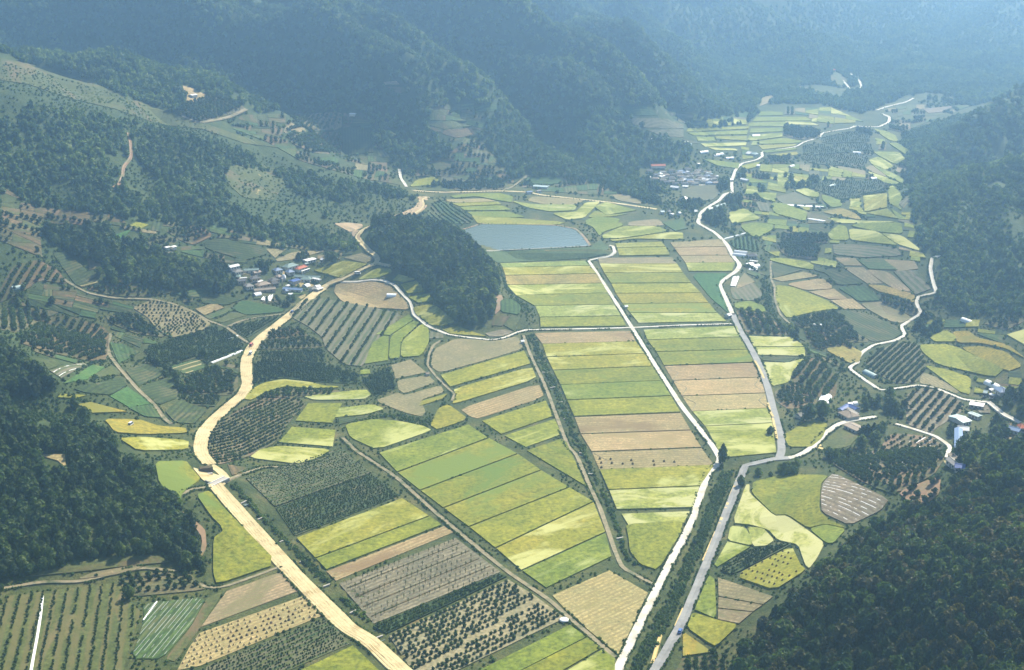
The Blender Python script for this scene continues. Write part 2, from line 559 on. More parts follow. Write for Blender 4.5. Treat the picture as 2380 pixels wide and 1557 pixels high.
def ground_material():
    m, nt, bs = node_mat('ground_cover')
    pos = position(nt)
    n_big = noise(nt, pos, 0.006, 5, 0.6)
    n_mid = noise(nt, pos, 0.05, 5, 0.65)
    n_fine = noise(nt, pos, 0.5, 4, 0.7)
    col = ramp(nt, n_mid, [(0.28, (0.026, 0.040, 0.012)), (0.46, (0.048, 0.064, 0.020)), (0.62, (0.080, 0.085, 0.030)), (0.76, (0.15, 0.115, 0.055))])
    col = mix(nt, 1.0, col, ramp(nt, n_big, [(0.35, (0.72, 0.8, 0.75)), (0.65, (1.3, 1.15, 1.05))]), 'MULTIPLY')
    col = mix(nt, 1.0, col, ramp(nt, n_fine, [(0.3, (0.5, 0.52, 0.5)), (0.7, (1.45, 1.45, 1.4))]), 'MULTIPLY')
    sx = nt.nodes.new('ShaderNodeSeparateXYZ')
    nt.links.new(pos, sx.inputs[0])
    hgt = math_n(nt, 'MULTIPLY_ADD', n_mid, 22.0)
    nt.links.new(sx.outputs[2], hgt.node.inputs[2])
    hill = ramp(nt, math_n(nt, 'DIVIDE', hgt, 100.0), [(0.22, (0, 0, 0)), (0.42, (1, 1, 1))])
    scrub = ramp(nt, noise(nt, pos, 0.12, 5, 0.7), [(0.3, (0.020, 0.036, 0.010)), (0.55, (0.045, 0.068, 0.020)), (0.75, (0.085, 0.095, 0.032))])
    col = mix(nt, hill, col, scrub)
    nt.links.new(col, bs.inputs['Base Color'])
    bump(nt, bs, n_fine, 0.8, 0.8)
    return m


MATS['ground'] = ground_material()


def water_material():
    m, nt, bs = node_mat('reservoir_water')
    bs.inputs['Base Color'].default_value = (0.125, 0.165, 0.15, 1)
    bs.inputs['Roughness'].default_value = 0.12
    bs.inputs['Specular IOR Level'].default_value = 0.5
    n = noise(nt, position(nt), 0.22, 4, 0.65)
    bump(nt, bs, n, 0.35, 0.6)
    MATS['water'] = m


water_material()

# ------------------------------------------------------------------ object helpers


def tag(o, label=None, cat=None, group=None, kind=None):
    for k, v in (('label', label), ('category', cat), ('group', group), ('kind', kind)):
        if v:
            o[k] = v
    return o


def link(o, parent=None):
    COL.objects.link(o)
    if parent is not None:
        o.parent = parent
    return o


def mesh_obj(name, verts, faces, mat, parent=None, smooth=False, linkit=True):
    me = bpy.data.meshes.new(name)
    me.from_pydata([tuple(map(float, v)) for v in verts], [], faces)
    if mat is not None:
        me.materials.append(MATS[mat] if isinstance(mat, str) else mat)
    if smooth:
        me.polygons.foreach_set('use_smooth', [True] * len(me.polygons))
    me.update()
    o = bpy.data.objects.new(name, me)
    if linkit:
        link(o, parent)
    return o


def empty(name, loc, rz=0.0):
    o = bpy.data.objects.new(name, None)
    o.location = loc
    o.rotation_euler = (0, 0, rz)
    o.empty_display_size = 2
    return link(o)


class MB:
    def __init__(s):
        s.v, s.f = [], []

    def box(s, x0, y0, z0, x1, y1, z1):
        b = len(s.v)
        s.v += [(x0, y0, z0), (x1, y0, z0), (x1, y1, z0), (x0, y1, z0), (x0, y0, z1), (x1, y0, z1), (x1, y1, z1), (x0, y1, z1)]
        s.f += [tuple(b + i for i in q) for q in ((0, 3, 2, 1), (4, 5, 6, 7), (0, 1, 5, 4), (1, 2, 6, 5), (2, 3, 7, 6), (3, 0, 4, 7))]
        return s

    def prism(s, prof, x0, x1):
        """closed profile in y, z swept along x"""
        b, n = len(s.v), len(prof)
        s.v += [(x0, y, z) for y, z in prof] + [(x1, y, z) for y, z in prof]
        s.f += [(b + i, b + n + i, b + n + (i + 1) % n, b + (i + 1) % n) for i in range(n)]
        s.f += [tuple(b + i for i in range(n)), tuple(b + n + i for i in reversed(range(n)))]
        return s

    def tube(s, p0, p1, r0, r1, n=6):
        b = len(s.v)
        a, c = Vector(p0), Vector(p1)
        q = (c - a).to_track_quat('Z', 'Y')
        for p, r in ((a, r0), (c, r1)):
            for k in range(n):
                t = 2 * math.pi * k / n
                s.v.append(tuple(p + q @ Vector((r * math.cos(t), r * math.sin(t), 0))))
        s.f += [(b + k, b + (k + 1) % n, b + n + (k + 1) % n, b + n + k) for k in range(n)]
        s.f += [tuple(b + k for k in reversed(range(n))), tuple(b + n + k for k in range(n))]
        return s

    def build(s, name, mat, parent=None, smooth=False, linkit=True):
        return mesh_obj(name, s.v, s.f, mat, parent, smooth, linkit)


def hz(x, y):
    return float(H(np.array([x]), np.array([y]))[0])


# ------------------------------------------------------------------ the ground sheet, the sky's air
def build_ground():
    ny, nx = XX.shape
    me = bpy.data.meshes.new('ground')
    v = np.stack([XX, YY, ZZ], -1).reshape(-1, 3).astype(np.float32)
    i = np.arange(ny * nx).reshape(ny, nx)
    q = np.stack([i[:-1, :-1], i[:-1, 1:], i[1:, 1:], i[1:, :-1]], -1).reshape(-1, 4)
    me.vertices.add(len(v))
    me.vertices.foreach_set('co', v.ravel())
    me.loops.add(q.size)
    me.loops.foreach_set('vertex_index', q.ravel().astype(np.int32))
    me.polygons.add(len(q))
    me.polygons.foreach_set('loop_start', (np.arange(len(q)) * 4).astype(np.int32))
    me.polygons.foreach_set('use_smooth', np.ones(len(q), bool))
    me.materials.append(MATS['ground'])
    me.update(calc_edges=True)
    me.validate()
    o = link(bpy.data.objects.new('ground', me))
    tag(o, 'green valley floor with grassy bunds, rising into the hills all round', kind='structure')


build_ground()


def build_haze():
    b = MB().box(-5200, -1200, float(ZZ.min()) - 6.0, 5200, 6200, max(CAM_H, float(ZZ.max())) + 25.0)
    m = bpy.data.materials.new('haze_air')
    m.use_nodes = True
    nt = m.node_tree
    nt.nodes.remove(nt.nodes['Principled BSDF'])
    pv = nt.nodes.new('ShaderNodeVolumePrincipled')
    pv.inputs['Color'].default_value = (*HAZE_COLOR, 1)
    pv.inputs['Density'].default_value = HAZE_DENSITY
    pv.inputs['Anisotropy'].default_value = 0.7
    nt.links.new(pv.outputs[0], nt.nodes['Material Output'].inputs['Volume'])
    o = b.build('haze', m)
    tag(o, 'pale blue summer haze filling the air of the valley', kind='stuff')


build_haze()

# ------------------------------------------------------------------ fields
FIELD_POLYS = []      # frame outlines, kept clear of trees
_fz = 0
TURNS = []            # where the plough turned at the strip ends
TUFT_ROWS = []         # leafy rows, planted later
H_OF = {'rice_green': 0.6, 'rice_yellow': 0.62, 'rice_olive': 0.6, 'rice_gold': 0.6, 'rice_pale': 0.55, 'rice_brown': 0.58,
        'vegetable_dark': 0.45, 'vegetable_green': 0.45, 'vegetable_grey': 0.35}
NAME_OF = {'rice': 'rice_paddy', 'stubble': 'stubble_field', 'soil': 'bare_field', 'vegetable': 'vegetable_field',
           'orchard': 'orchard_ground', 'meadow': 'meadow', 'lawn': 'seedling_field', 'grass': 'dam_embankment', 'cut': 'bare_ground', 'red': 'bare_ground', 'bare': 'bare_ground', 'row': 'orchard_ground'}


def sheet(wp, off, skirt, g):
    """triangulated sheet over a world outline, draped on the terrain, with a skirt at its rim"""
    wp = [np.array(p) for p in wp]
    xs = np.array([p[0] for p in wp])
    ys = np.array([p[1] for p in wp])
    area = 0.5 * abs(np.dot(xs, np.roll(ys, 1)) - np.dot(ys, np.roll(xs, 1)))
    if area < 4:
        return None
    vs = [Vector((float(p[0]), float(p[1]))) for p in wp]
    n = len(vs)
    if g:
        gx, gy = np.meshgrid(np.arange(xs.min() + g / 2, xs.max(), g), np.arange(ys.min() + g / 2, ys.max(), g))
        gx, gy = gx.ravel(), gy.ravel()
        m = in_poly(gx, gy, list(zip(xs, ys)))
        vs += [Vector((float(a), float(b))) for a, b in zip(gx[m], gy[m])]
    r = geometry.delaunay_2d_cdt(vs, [(i, (i + 1) % n) for i in range(n)], [list(range(n))], 1, 1e-4)
    co, fs = r[0], [tuple(f) for f in r[2]]
    if not fs:
        return None
    cx = np.array([c.x for c in co])
    cy = np.array([c.y for c in co])
    cz = H(cx, cy) + off
    V = [(a, b, c) for a, b, c in zip(cx, cy, cz)]
    F = []
    cnt = {}
    for f in fs:
        a, b, c = (Vector(co[i]) for i in f)
        if (b - a).cross(c - a) < 0:
            f = f[::-1]
        F.append(f)
        for i in range(3):
            e = (f[i], f[(i + 1) % 3])
            cnt[e] = 1
    for (a, b) in list(cnt):
        if (b, a) not in cnt:
            k = len(V)
            V += [(V[a][0], V[a][1], V[a][2] - skirt), (V[b][0], V[b][1], V[b][2] - skirt)]
            F.append((b, a, k, k + 1))
    return V, F, area


def row_angle_of(dirpx):
    w = project(dirpx)
    d = w[1] - w[0]
    return math.atan2(d[1], d[0]) - math.pi / 2      # rows run along local y


def field(mat, spec, dirpx=None, smooth=1, label=None, rows=None, keep=True, off=None, group=None, grow=None):
    global _fz
    p = P(spec)
    if grow is None:
        grow = {'D': 3.2, 'C': 2.2, 'F': 2.0, 'B': 2.0}.get(spec[0], 1.2) if isinstance(spec, tuple) else 1.2
    cx_, cy_ = np.mean([q[0] for q in p]), np.mean([q[1] for q in p])
    p = [(x + grow * (x - cx_) / (math.hypot(x - cx_, y - cy_) + 1e-6), y + grow * .7 * (y - cy_) / (math.hypot(x - cx_, y - cy_) + 1e-6)) for x, y in p]
    if len(p) > 4 and smooth:
        p = chaikin(p, smooth)
    if keep:
        FIELD_POLYS.append(p)
    wp = project(subdiv(p, 16))
    _fz = (_fz + 0.0137) % 0.09
    h = H_OF.get(mat, 0.28) if off is None else off
    far = wp[:, 1].mean()
    hilly = float(np.ptp(H(wp[:, 0], wp[:, 1]))) > 0.5
    r = sheet(wp, h + _fz + (0.25 if hilly else 0), 1.6, (9 if far < 1500 else 16) if hilly else None)
    if r is None:
        return None
    nm = NAME_OF[mat.split('_')[0]]
    o = mesh_obj(nm, r[0], r[1], mat)
    if dirpx is None:
        e = [(np.hypot(p[i][0] - p[i - 1][0], (p[i][1] - p[i - 1][1]) * 2), i) for i in range(len(p))]
        i = max(e)[1]
        dirpx = [p[i - 1], p[i]]
    ang = row_angle_of(P(dirpx))
    o['row_angle'] = ang
    tag(o, label, kind='structure', group=group)
    if rows:
        if rows.get('mat', 'leaf_bush').startswith('leaf'):
            TUFT_ROWS.append((wp, ang, rows.get('gap', 3.0), h + _fz, rows.get('w', 1.3), rows.get('h', .6)))
        else:
            crop_rows(o, wp, ang, h + _fz, **rows)
    return o


def row_lines(wp, ang, gap, jit=0.0, margin=0.8):
    """lines along the row direction clipped to the outline, as lists of (x, y) pairs"""
    c, s = math.cos(-ang), math.sin(-ang)
    q = np.stack([wp[:, 0] * c - wp[:, 1] * s, wp[:, 0] * s + wp[:, 1] * c], -1)
    out = []
    for x in np.arange(q[:, 0].min() + gap * 0.6, q[:, 0].max(), gap):
        xx = x + random.uniform(-jit, jit)
        ys = []
        for i in range(len(q)):
            a, b = q[i - 1], q[i]
            if (a[0] > xx) != (b[0] > xx):
                ys.append(a[1] + (b[1] - a[1]) * (xx - a[0]) / (b[0] - a[0]))
        ys.sort()
        for y0, y1 in zip(ys[::2], ys[1::2]):
            if y1 - y0 > 2 * margin + 1:
                out.append((xx, y0 + margin, y1 - margin))
    ci, si = math.cos(ang), math.sin(ang)
    back = lambda x, y: (x * ci - y * si, x * si + y * ci)
    return out, back


def crop_rows(parent, wp, ang, base, mat='leaf_bush', gap=3.0, w=1.3, h=0.6, broken=0.12, name='crop_row'):
    lines, back = row_lines(wp, ang, gap, gap * 0.06)
    V, F = [], []
    for x, y0, y1 in lines:
        n = max(2, int((y1 - y0) / 3.0))
        prev = False
        for k in range(n + 1):
            y = y0 + (y1 - y0) * k / n
            if random.random() < broken:
                prev = False
                continue
            ww = w * random.uniform(0.7, 1.15)
            hh = h * random.uniform(0.6, 1.2)
            b = len(V)
            for dx, dz in ((-ww / 2, -0.2), (-ww / 4, hh), (ww / 4, hh), (ww / 2, -0.2)):
                gxp, gyp = back(x + dx, y)
                V.append((gxp, gyp, dz))
            if prev:
                F += [(b - 4 + i, b - 3 + i, b + 1 + i, b + i) for i in range(3)]
            prev = True
    if not F:
        return
    a = np.array(V)
    a[:, 2] += H(a[:, 0], a[:, 1]) + base
    o = mesh_obj(name, a, F, mat, parent)
    o['kind'] = 'stuff'


def strips(L, R, kinds, inset=(0.035, 0.03), ends=0.006, place='', dirpx=None, gap=None):
    """row of paddies between two boundary lines; L and R hold the bund ends, top to bottom"""
    ordn = ['first', 'second', 'third', 'fourth', 'fifth', 'sixth', 'seventh', 'eighth', 'ninth', 'tenth', 'eleventh', 'twelfth', 'thirteenth']
    word = {'rice_green': 'green rice paddy', 'rice_yellow': 'yellow green rice paddy', 'rice_olive': 'olive green rice paddy', 'rice_pale': 'pale lodged rice paddy',
            'rice_brown': 'brownish rice paddy', 'rice_gold': 'golden rice paddy', 'stubble': 'tan stubble field', 'stubble_pale': 'pale tan stubble field', 'stubble_grey': 'greyish stubble field'}
    L, R = P(L), P(R)
    for k, kd in enumerate(kinds):
        a, b, c, d = (np.array(q) for q in (L[k], R[k], R[k + 1], L[k + 1]))
        hgt = np.hypot(*(d - a))
        gpx = 2.15 * ((a[1] + d[1]) / 2 / 1000.0) ** 1.2      # bund width in frame units
        if gap:
            gpx *= gap
        f1 = min(0.3, gpx * 0.5 / max(hgt, 1e-3))
        a2, d2 = a + (d - a) * f1, d + (a - d) * f1
        b2, c2 = b + (c - b) * f1, c + (b - c) * f1
        e = min(0.05, gpx / max(1.0, np.hypot(*(b - a))))
        q = [a2 + (b2 - a2) * e, b2 + (a2 - b2) * e, c2 + (d2 - c2) * e, d2 + (c2 - d2) * e]
        field(kd, [tuple(v) for v in q], dirpx or [tuple(q[0]), tuple(q[1])],
              label=f'{word.get(kd, kd)}, {ordn[k]} strip {place}', grow=0)
        if kd.startswith('stubble') and abs(q[1][0] - q[0][0]) > 80:
            for p0, p1, sgn in ((q[0], q[3], .11), (q[1], q[2], -.10)):
                m_ = (np.array(p0) + np.array(p1)) / 2 + sgn * (np.array(q[1]) - np.array(q[0]))
                TURNS.append([tuple(p0), tuple(m_), tuple(p1)])


# north of the crossroads, between the knoll and the white road
strips(('E', [(1105, 283), (1120, 312), (1140, 368), (1150, 435), (1215, 508), (1345, 580), (1380, 660), (1385, 730)]),
       ('E', [(1700, 262), (1735, 300), (1785, 355), (1822, 422), (1860, 490), (1905, 570), (1955, 650), (1990, 722)]),
       ['rice_pale', 'rice_yellow', 'rice_brown', 'rice_green', 'rice_olive', 'rice_pale', 'rice_yellow'],
       place='below the dam, west of the white road', dirpx=('E', [(1200, 435), (1800, 422)]))
# between the white road and the diagonal ditch
strips([(1428, 567), (1433, 577), (1438, 596)], [(1538, 563), (1548, 575), (1558, 594)], ['rice_yellow', 'rice_yellow'], place='beside the bend of the white road')
strips([(1388, 600), (1392, 614), (1403, 636), (1419, 660), (1430, 683), (1446, 707), (1463, 728), (1483, 752)],
       [(1562, 598), (1574, 614), (1588, 635), (1607, 659), (1630, 682), (1648, 705), (1668, 728), (1690, 748)],
       ['stubble_grey', 'rice_yellow', 'rice_olive', 'rice_yellow', 'rice_gold', 'rice_olive', 'rice_pale'], place='between the white road and the diagonal ditch')
# between the ditch and the paved road
strips([(1556, 564), (1565, 576), (1579, 595), (1592, 612), (1600, 632)], [(1678, 556), (1687, 574), (1696, 594), (1710, 611), (1702, 632)],
       ['stubble', 'stubble', 'stubble', 'rice_green'], place='west of the bend in the paved road')
field('lawn_green', [(1607, 637), (1695, 637), (1673, 655), (1670, 668), (1698, 733), (1692, 728), (1650, 690)], smooth=1, label='rich green paddy in the bend of the paved road')
# south of the crossroads
strips([(1240, 774), (1259, 800), (1269, 831), (1284, 862), (1301, 896), (1316, 932), (1333, 970), (1348, 1010), (1373, 1051), (1391, 1093), (1413, 1141), (1432, 1187)],
       [(1468, 769), (1479, 794), (1500, 823), (1519, 852), (1539, 886), (1561, 922), (1583, 960), (1607, 1001), (1632, 1041), (1662, 1082), (1628, 1132), (1612, 1182)],
       ['stubble', 'rice_yellow', 'rice_yellow', 'rice_olive', 'rice_green', 'rice_yellow', 'stubble', 'stubble_pale', 'stubble', 'rice_yellow', 'rice_pale'],
       place='south of the crossroads, west of the white road')
field('rice_pale', [(1446, 1196), (1602, 1190), (1588, 1216), (1462, 1222)], label='narrow pale paddy beside the drain, north of its last bend')
field('rice_yellow', ('H', [(1985, 550), (2375, 525), (2370, 600), (2205, 865), (2085, 825), (2015, 735), (2005, 640)]), label='yellow green rice paddy wedged between drain and white road')
# between the white road and the paved road
strips([(1494, 767), (1503, 791), (1524, 819), (1542, 851), (1562, 885), (1583, 921), (1607, 957), (1637, 992), (1678, 1066)],
       [(1714, 758), (1722, 784), (1737, 813), (1755, 843), (1769, 877), (1780, 914), (1787, 949), (1797, 984), (1806, 1054)],
       ['rice_pale', 'rice_olive', 'rice_olive', 'stubble', 'stubble_pale', 'stubble_pale', 'rice_pale', 'rice_green'],
       place='south of the crossroads, between the white and paved roads')
# west of the drain
field('stubble_grey', ('E', [(640, 885), (800, 805), (1050, 822), (1225, 790), (1265, 875), (1000, 955), (690, 1042), (612, 990)]), label='grey stubble field inside the curve of the lane')
field('rice_yellow', ('E', [(695, 1062), (1270, 893), (1315, 982), (762, 1142)]), label='yellow green paddy under the grey stubble field')
field('rice_yellow', ('E', [(785, 1160), (1325, 1003), (1358, 1088), (835, 1248), (775, 1262), (805, 1205)]), label='second yellow paddy below the grey stubble field')
field('stubble', ('E', [(830, 1295), (1372, 1118), (1412, 1213), (960, 1362), (905, 1350)]), label='ploughed tan field between yellow paddies left of the drain')
field('rice_yellow', ('E', [(985, 1382), (1422, 1242), (1472, 1348), (1118, 1472)]), label='yellow paddy under the ploughed tan field')
field('rice_green', ('E', [(1142, 1486), (1485, 1370), (1532, 1475), (1290, 1562)]), label='green paddy with pale lodged patches left of the drain')
field('rice_olive', [(1226, 1049), (1305, 1022), (1316, 1030), (1362, 1131)], label='triangular olive paddy against the drain')
field('rice_gold', ('E', [(680, 1295), (745, 1268), (882, 1368), (672, 1440), (622, 1410)]), label='small orange gold paddy by the curved ditch')
field('rice_green', [(803, 988), (868, 976), (930, 981), (985, 992), (1003, 1002), (876, 1046), (815, 1018)], label='green paddy at the head of the diagonal track')
strips([(878, 1054), (921, 1100), (974, 1142), (1028, 1183), (1087, 1227), (1149, 1277), (1210, 1329), (1268, 1370)],
       [(1090, 987), (1138, 1018), (1206, 1055), (1260, 1093), (1326, 1133), (1382, 1166), (1410, 1238), (1424, 1295)],
       ['rice_green', 'rice_olive', 'rice_olive', 'rice_olive', 'rice_yellow', 'rice_yellow', 'rice_green'],
       place='between the diagonal track and the drain', gap=1.25)
# between the dirt road ditch and the diagonal track
field('vegetable_mixed', [(572, 1112), (640, 1090), (790, 1045), (862, 1100), (640, 1178)], dirpx=[(640, 1178), (862, 1100)], smooth=0, rows=dict(gap=2.1, w=.72, h=.5), label='greyish green vegetable field beside the ditch of the dirt road')
field('vegetable_dark', [(642, 1182), (866, 1104), (928, 1152), (686, 1246)], dirpx=[(640, 1178), (862, 1100)], rows=dict(mat='leaf_orchard', gap=2.0, w=.8, h=.5), label='dark green vegetable field left of the diagonal track')
strips([(686, 1252), (731, 1300), (757, 1327)], [(936, 1158), (1001, 1200), (1030, 1221)], ['rice_yellow', 'rice_yellow'], place='left of the diagonal track')
field('stubble', [(760, 1329), (1031, 1224), (1053, 1238), (782, 1350)], label='narrow tan strip left of the diagonal track')
SAPLING = [(790, 1358), (1058, 1252), (1162, 1330), (870, 1450)]
field('soil_grey', SAPLING, label='grey bare field planted with rows of saplings')
field('vegetable_dark', [(868, 1457), (1160, 1336), (1176, 1342), (900, 1474)], label='dark green strip between saplings and orchard',
      rows=dict(gap=2.2, w=1.2, h=0.5))
ORCHARD_LOW = [(906, 1480), (1180, 1349), (1240, 1385), (1312, 1438), (1030, 1575), (960, 1562)]
field('orchard_soil', ORCHARD_LOW, smooth=0, label='earthy orchard floor under round dark trees')
field('rice_green', [(1115, 1560), (1323, 1455), (1362, 1482), (1205, 1562)], label='green paddy below the round tree orchard')
field('rice_olive', [(1210, 1562), (1364, 1484), (1396, 1508), (1290, 1570)], label='olive paddy beside the end of the diagonal track')
field('rice_green', [(1300, 1572), (1400, 1512), (1428, 1532), (1428, 1580)], label='green corner paddy where track meets white road')
field('stubble_pale', ('H', [(1475, 1040), (1868, 868), (2135, 1022), (1932, 1452), (1605, 1180)]), smooth=0, dirpx=('H', [(1560, 1130), (1880, 980)]), label='pale tan five sided stubble field beside the white road')
# left of the dirt road, low
field('rice_olive', ('G', [(1085, 112), (1298, 108), (1340, 165), (1398, 232), (1275, 322), (1255, 375), (1115, 262)]), label='rounded rice paddy by the culvert works')
field('rice_olive', ('G', [(1372, 345), (1465, 315), (1560, 435), (1940, 820), (1512, 965), (1487, 880), (1492, 642), (1552, 600), (1540, 560), (1480, 500)]), label='long curved rice paddy against the dirt road')
field('stubble_grey', ('G', [(1585, 1010), (1970, 872), (2098, 1000), (1405, 1258)]), label='tan stubble field left of the dirt road')
DOTTED = P(('G', [(1395, 1302), (2150, 1032), (2275, 1168), (1400, 1528), (1240, 1560), (1325, 1400)]))
field('stubble_pale', DOTTED, smooth=0, label='tan field dotted with straw stooks')
field('vegetable_mixed', [(482, 1550), (757, 1436), (812, 1497), (610, 1585), (470, 1585)], smooth=0, rows=dict(gap=2.1, w=.72, h=.5), label='dull green vegetable strip under the stook field')
field('rice_yellow', [(690, 1565), (820, 1503), (890, 1570)], label='yellow paddy corner at the bottom of the dirt road')
field('meadow', ('G', [(150, 912), (650, 792), (1100, 755), (1195, 810), (930, 830), (600, 872), (280, 902)]), label='grassy slope under the low wood')
field('stubble_grey', ('G', [(540, 930), (650, 882), (950, 830), (1000, 845), (800, 898)]), label='tan sliver beside the footpath')
ORCHARD_G3 = ('G', [(830, 930), (1000, 880), (1330, 892), (1390, 960), (1430, 1002), (930, 1050), (860, 1000)])
field('orchard_floor', ORCHARD_G3, label='orchard floor between low wood and curved path')
BIG_ROWS = ('G', [(20, 1050), (430, 1000), (830, 950), (900, 1080), (980, 1150), (900, 1400), (850, 1600), (-60, 1600)])
field('row_meadow', BIG_ROWS, dirpx=('G', [(640, 1040), (560, 1557)]), label='long orchard rows at the low corner')
field('vegetable_green', ('G', [(1000, 1100), (1440, 1050), (1330, 1250), (1130, 1480), (920, 1480), (1010, 1210)]), dirpx=('G', [(1290, 1080), (960, 1470)]), label='vegetable plot with white mulched rows',
      rows=dict(mat='plastic_dull', gap=2.1, w=0.36, h=0.2, broken=0.12, name='mulch_row'))
field('meadow', ('G', [(1445, 1055), (1560, 1012), (1400, 1258), (1225, 1500), (1155, 1480), (1330, 1270)]), label='weedy strip beside the vegetable plot')

# ---- left middle
field('vegetable_grey', [(668, 733), (700, 702), (745, 694), (860, 715), (932, 731), (905, 770), (862, 800), (845, 852), (800, 848), (757, 810), (750, 785), (718, 760)], dirpx=[(893, 733), (820, 850)], label='broad striped field between dirt road and lane',
      rows=dict(mat='leaf_orchard', gap=9.0, w=2.0, h=0.7, broken=0.05))
D_ORCH = []


def ofield(spec, gap=5.0, tree=4.0, r=1.5, mat='orchard_floor', dirpx=None, fill=0.9, label=None, **k):
    """field whose trees are set out in rows"""
    p = P(spec)
    q = chaikin(p, 1) if len(p) > 4 else p
    o = field(mat, spec, dirpx=dirpx, label=label, **k)
    if o is not None:
        D_ORCH.append((project(subdiv(q, 16)), o['row_angle'], gap, tree, r, fill))
    return o


ofield(('D', [(1860, 772), (1950, 738), (2080, 742), (2150, 790), (1850, 822)]), gap=5, mat='soil_brown')
ofield(('D', [(1820, 832), (2160, 803), (2248, 850), (2240, 868), (1812, 885)]), gap=4, r=1.3)
field('vegetable_dark', ('D', [(1830, 902), (2250, 888), (2260, 978), (1842, 958)]), rows=dict(mat='leaf_orchard', gap=3.6, w=1.6, h=0.8), label='dark green rows right of the dirt road')
field('vegetable_dark', [(592, 845), (612, 840), (750, 847), (800, 862), (838, 871), (828, 893), (740, 888), (650, 878), (588, 902)], rows=dict(mat='leaf_orchard', gap=4.2, w=1.6, h=0.8))
field('rice_yellow', ('D', [(1712, 1228), (1760, 1162), (1850, 1117), (1980, 1097), (2150, 1112), (2250, 1137), (2350, 1140), (2350, 1150), (2150, 1153), (2000, 1143), (1880, 1172), (1765, 1233)]), label='curved banana shaped rice paddy hugging the dirt road')
ofield(('D', [(1880, 1192), (2010, 1160), (2350, 1168), (2375, 1188), (2080, 1212), (1870, 1238), (1775, 1243)]), gap=4.5)
field('orchard_floor', [(488, 1010), (520, 976), (580, 939), (693, 926), (710, 942), (680, 970), (640, 1030), (575, 1063), (500, 1083), (484, 1050)], dirpx=[(490, 1045), (690, 960)], rows=dict(mat='leaf_orchard', gap=3.9, w=1.35, h=1.1, broken=0.2), label='large dark row crop inside the bend of the dirt road')
field('rice_pale', [(705, 922), (850, 906), (862, 918), (845, 929), (732, 931)], label='pale rice strip above the small terraces')
field('rice_yellow', [(718, 939), (794, 939), (771, 984), (688, 979)], label='yellow paddy on the small terraces')
field('rice_pale', [(774, 951), (865, 941), (893, 951), (850, 964), (771, 972)])
field('rice_green', [(680, 994), (779, 1001), (772, 1039), (650, 1029)], label='green paddy on the small terraces')
field('rice_green', [(606, 1046), (650, 1038), (769, 1046), (740, 1064), (690, 1079), (580, 1065)], label='bright green paddy below the small terraces')
for s_ in ([(352, 992), (480, 953), (588, 1040), (382, 1083)], [(392, 1097), (600, 1062), (655, 1110), (440, 1187), (402, 1160)],
           [(235, 1240), (400, 1182), (442, 1202), (690, 1133), (715, 1180), (545, 1235), (585, 1310), (560, 1347), (450, 1322)]):
    field('stubble_grey', ('E', s_), smooth=1)
field('rice_gold', ('E', [(562, 1242), (735, 1192), (700, 1228), (548, 1276)]))
field('vegetable_dark', ('E', [(152, 1100), (338, 1003), (382, 1150), (242, 1208)]), dirpx=('E', [(160, 1110), (340, 1090)]), rows=dict(mat='leaf_orchard', gap=4.0, w=1.8, h=0.8))
for s_ in ([(245, 778), (468, 642), (500, 678), (340, 783)], [(155, 983), (242, 788), (328, 792), (323, 956)], [(332, 948), (347, 792), (500, 685), (545, 700), (418, 820), (408, 942)], [(417, 938), (424, 830), (560, 705), (608, 742), (608, 830), (558, 926)]):
    field('rice_green', ('E', s_), smooth=1)
field('stubble_pale', ('E', [(-30, 425), (100, 418), (230, 412), (350, 435), (395, 495), (465, 565), (465, 605), (300, 593), (100, 588), (0, 540), (-50, 480)]), label='tan fallow field round the farm pond')
for s_, m_ in (([(112, 398), (240, 322), (338, 322), (350, 345), (250, 383)], 'rice_green'), ([(365, 400), (400, 362), (508, 390), (430, 408)], 'rice_green'), ([(418, 432), (520, 408), (608, 470), (465, 493)], 'rice_yellow'),
               ([(472, 520), (636, 492), (638, 538), (540, 558)], 'rice_green'), ([(503, 592), (640, 568), (795, 688), (700, 718), (620, 712), (522, 640)], 'rice_yellow'), ([(705, 745), (812, 728), (1005, 793), (762, 775)], 'rice_yellow')):
    field(m_, ('E', s_), smooth=1)
field('soil_grey', ('E', [(1003, 770), (1130, 742), (1195, 758), (1150, 787), (1040, 793)]), label='small grey plot in the bend of the lane')
field('vegetable_grey', ('E', [(618, 755), (700, 770), (710, 800), (612, 805)]), dirpx=('E', [(640, 760), (635, 800)]))
field('vegetable_green', ('E', [(1112, 540), (1190, 532), (1248, 580), (1238, 640), (1112, 618)]))
field('soil_brown', ('E', [(1062, 652), (1170, 652), (1120, 718), (1052, 713)]))
field('meadow', ('E', [(1180, 655), (1250, 662), (1200, 748), (1132, 710)]))
field('rice_yellow', [(731, 630), (800, 609), (853, 615), (792, 647)], label='yellow paddy behind the near village')
field('stubble_grey', [(800, 600), (840, 590), (870, 602), (850, 612)])

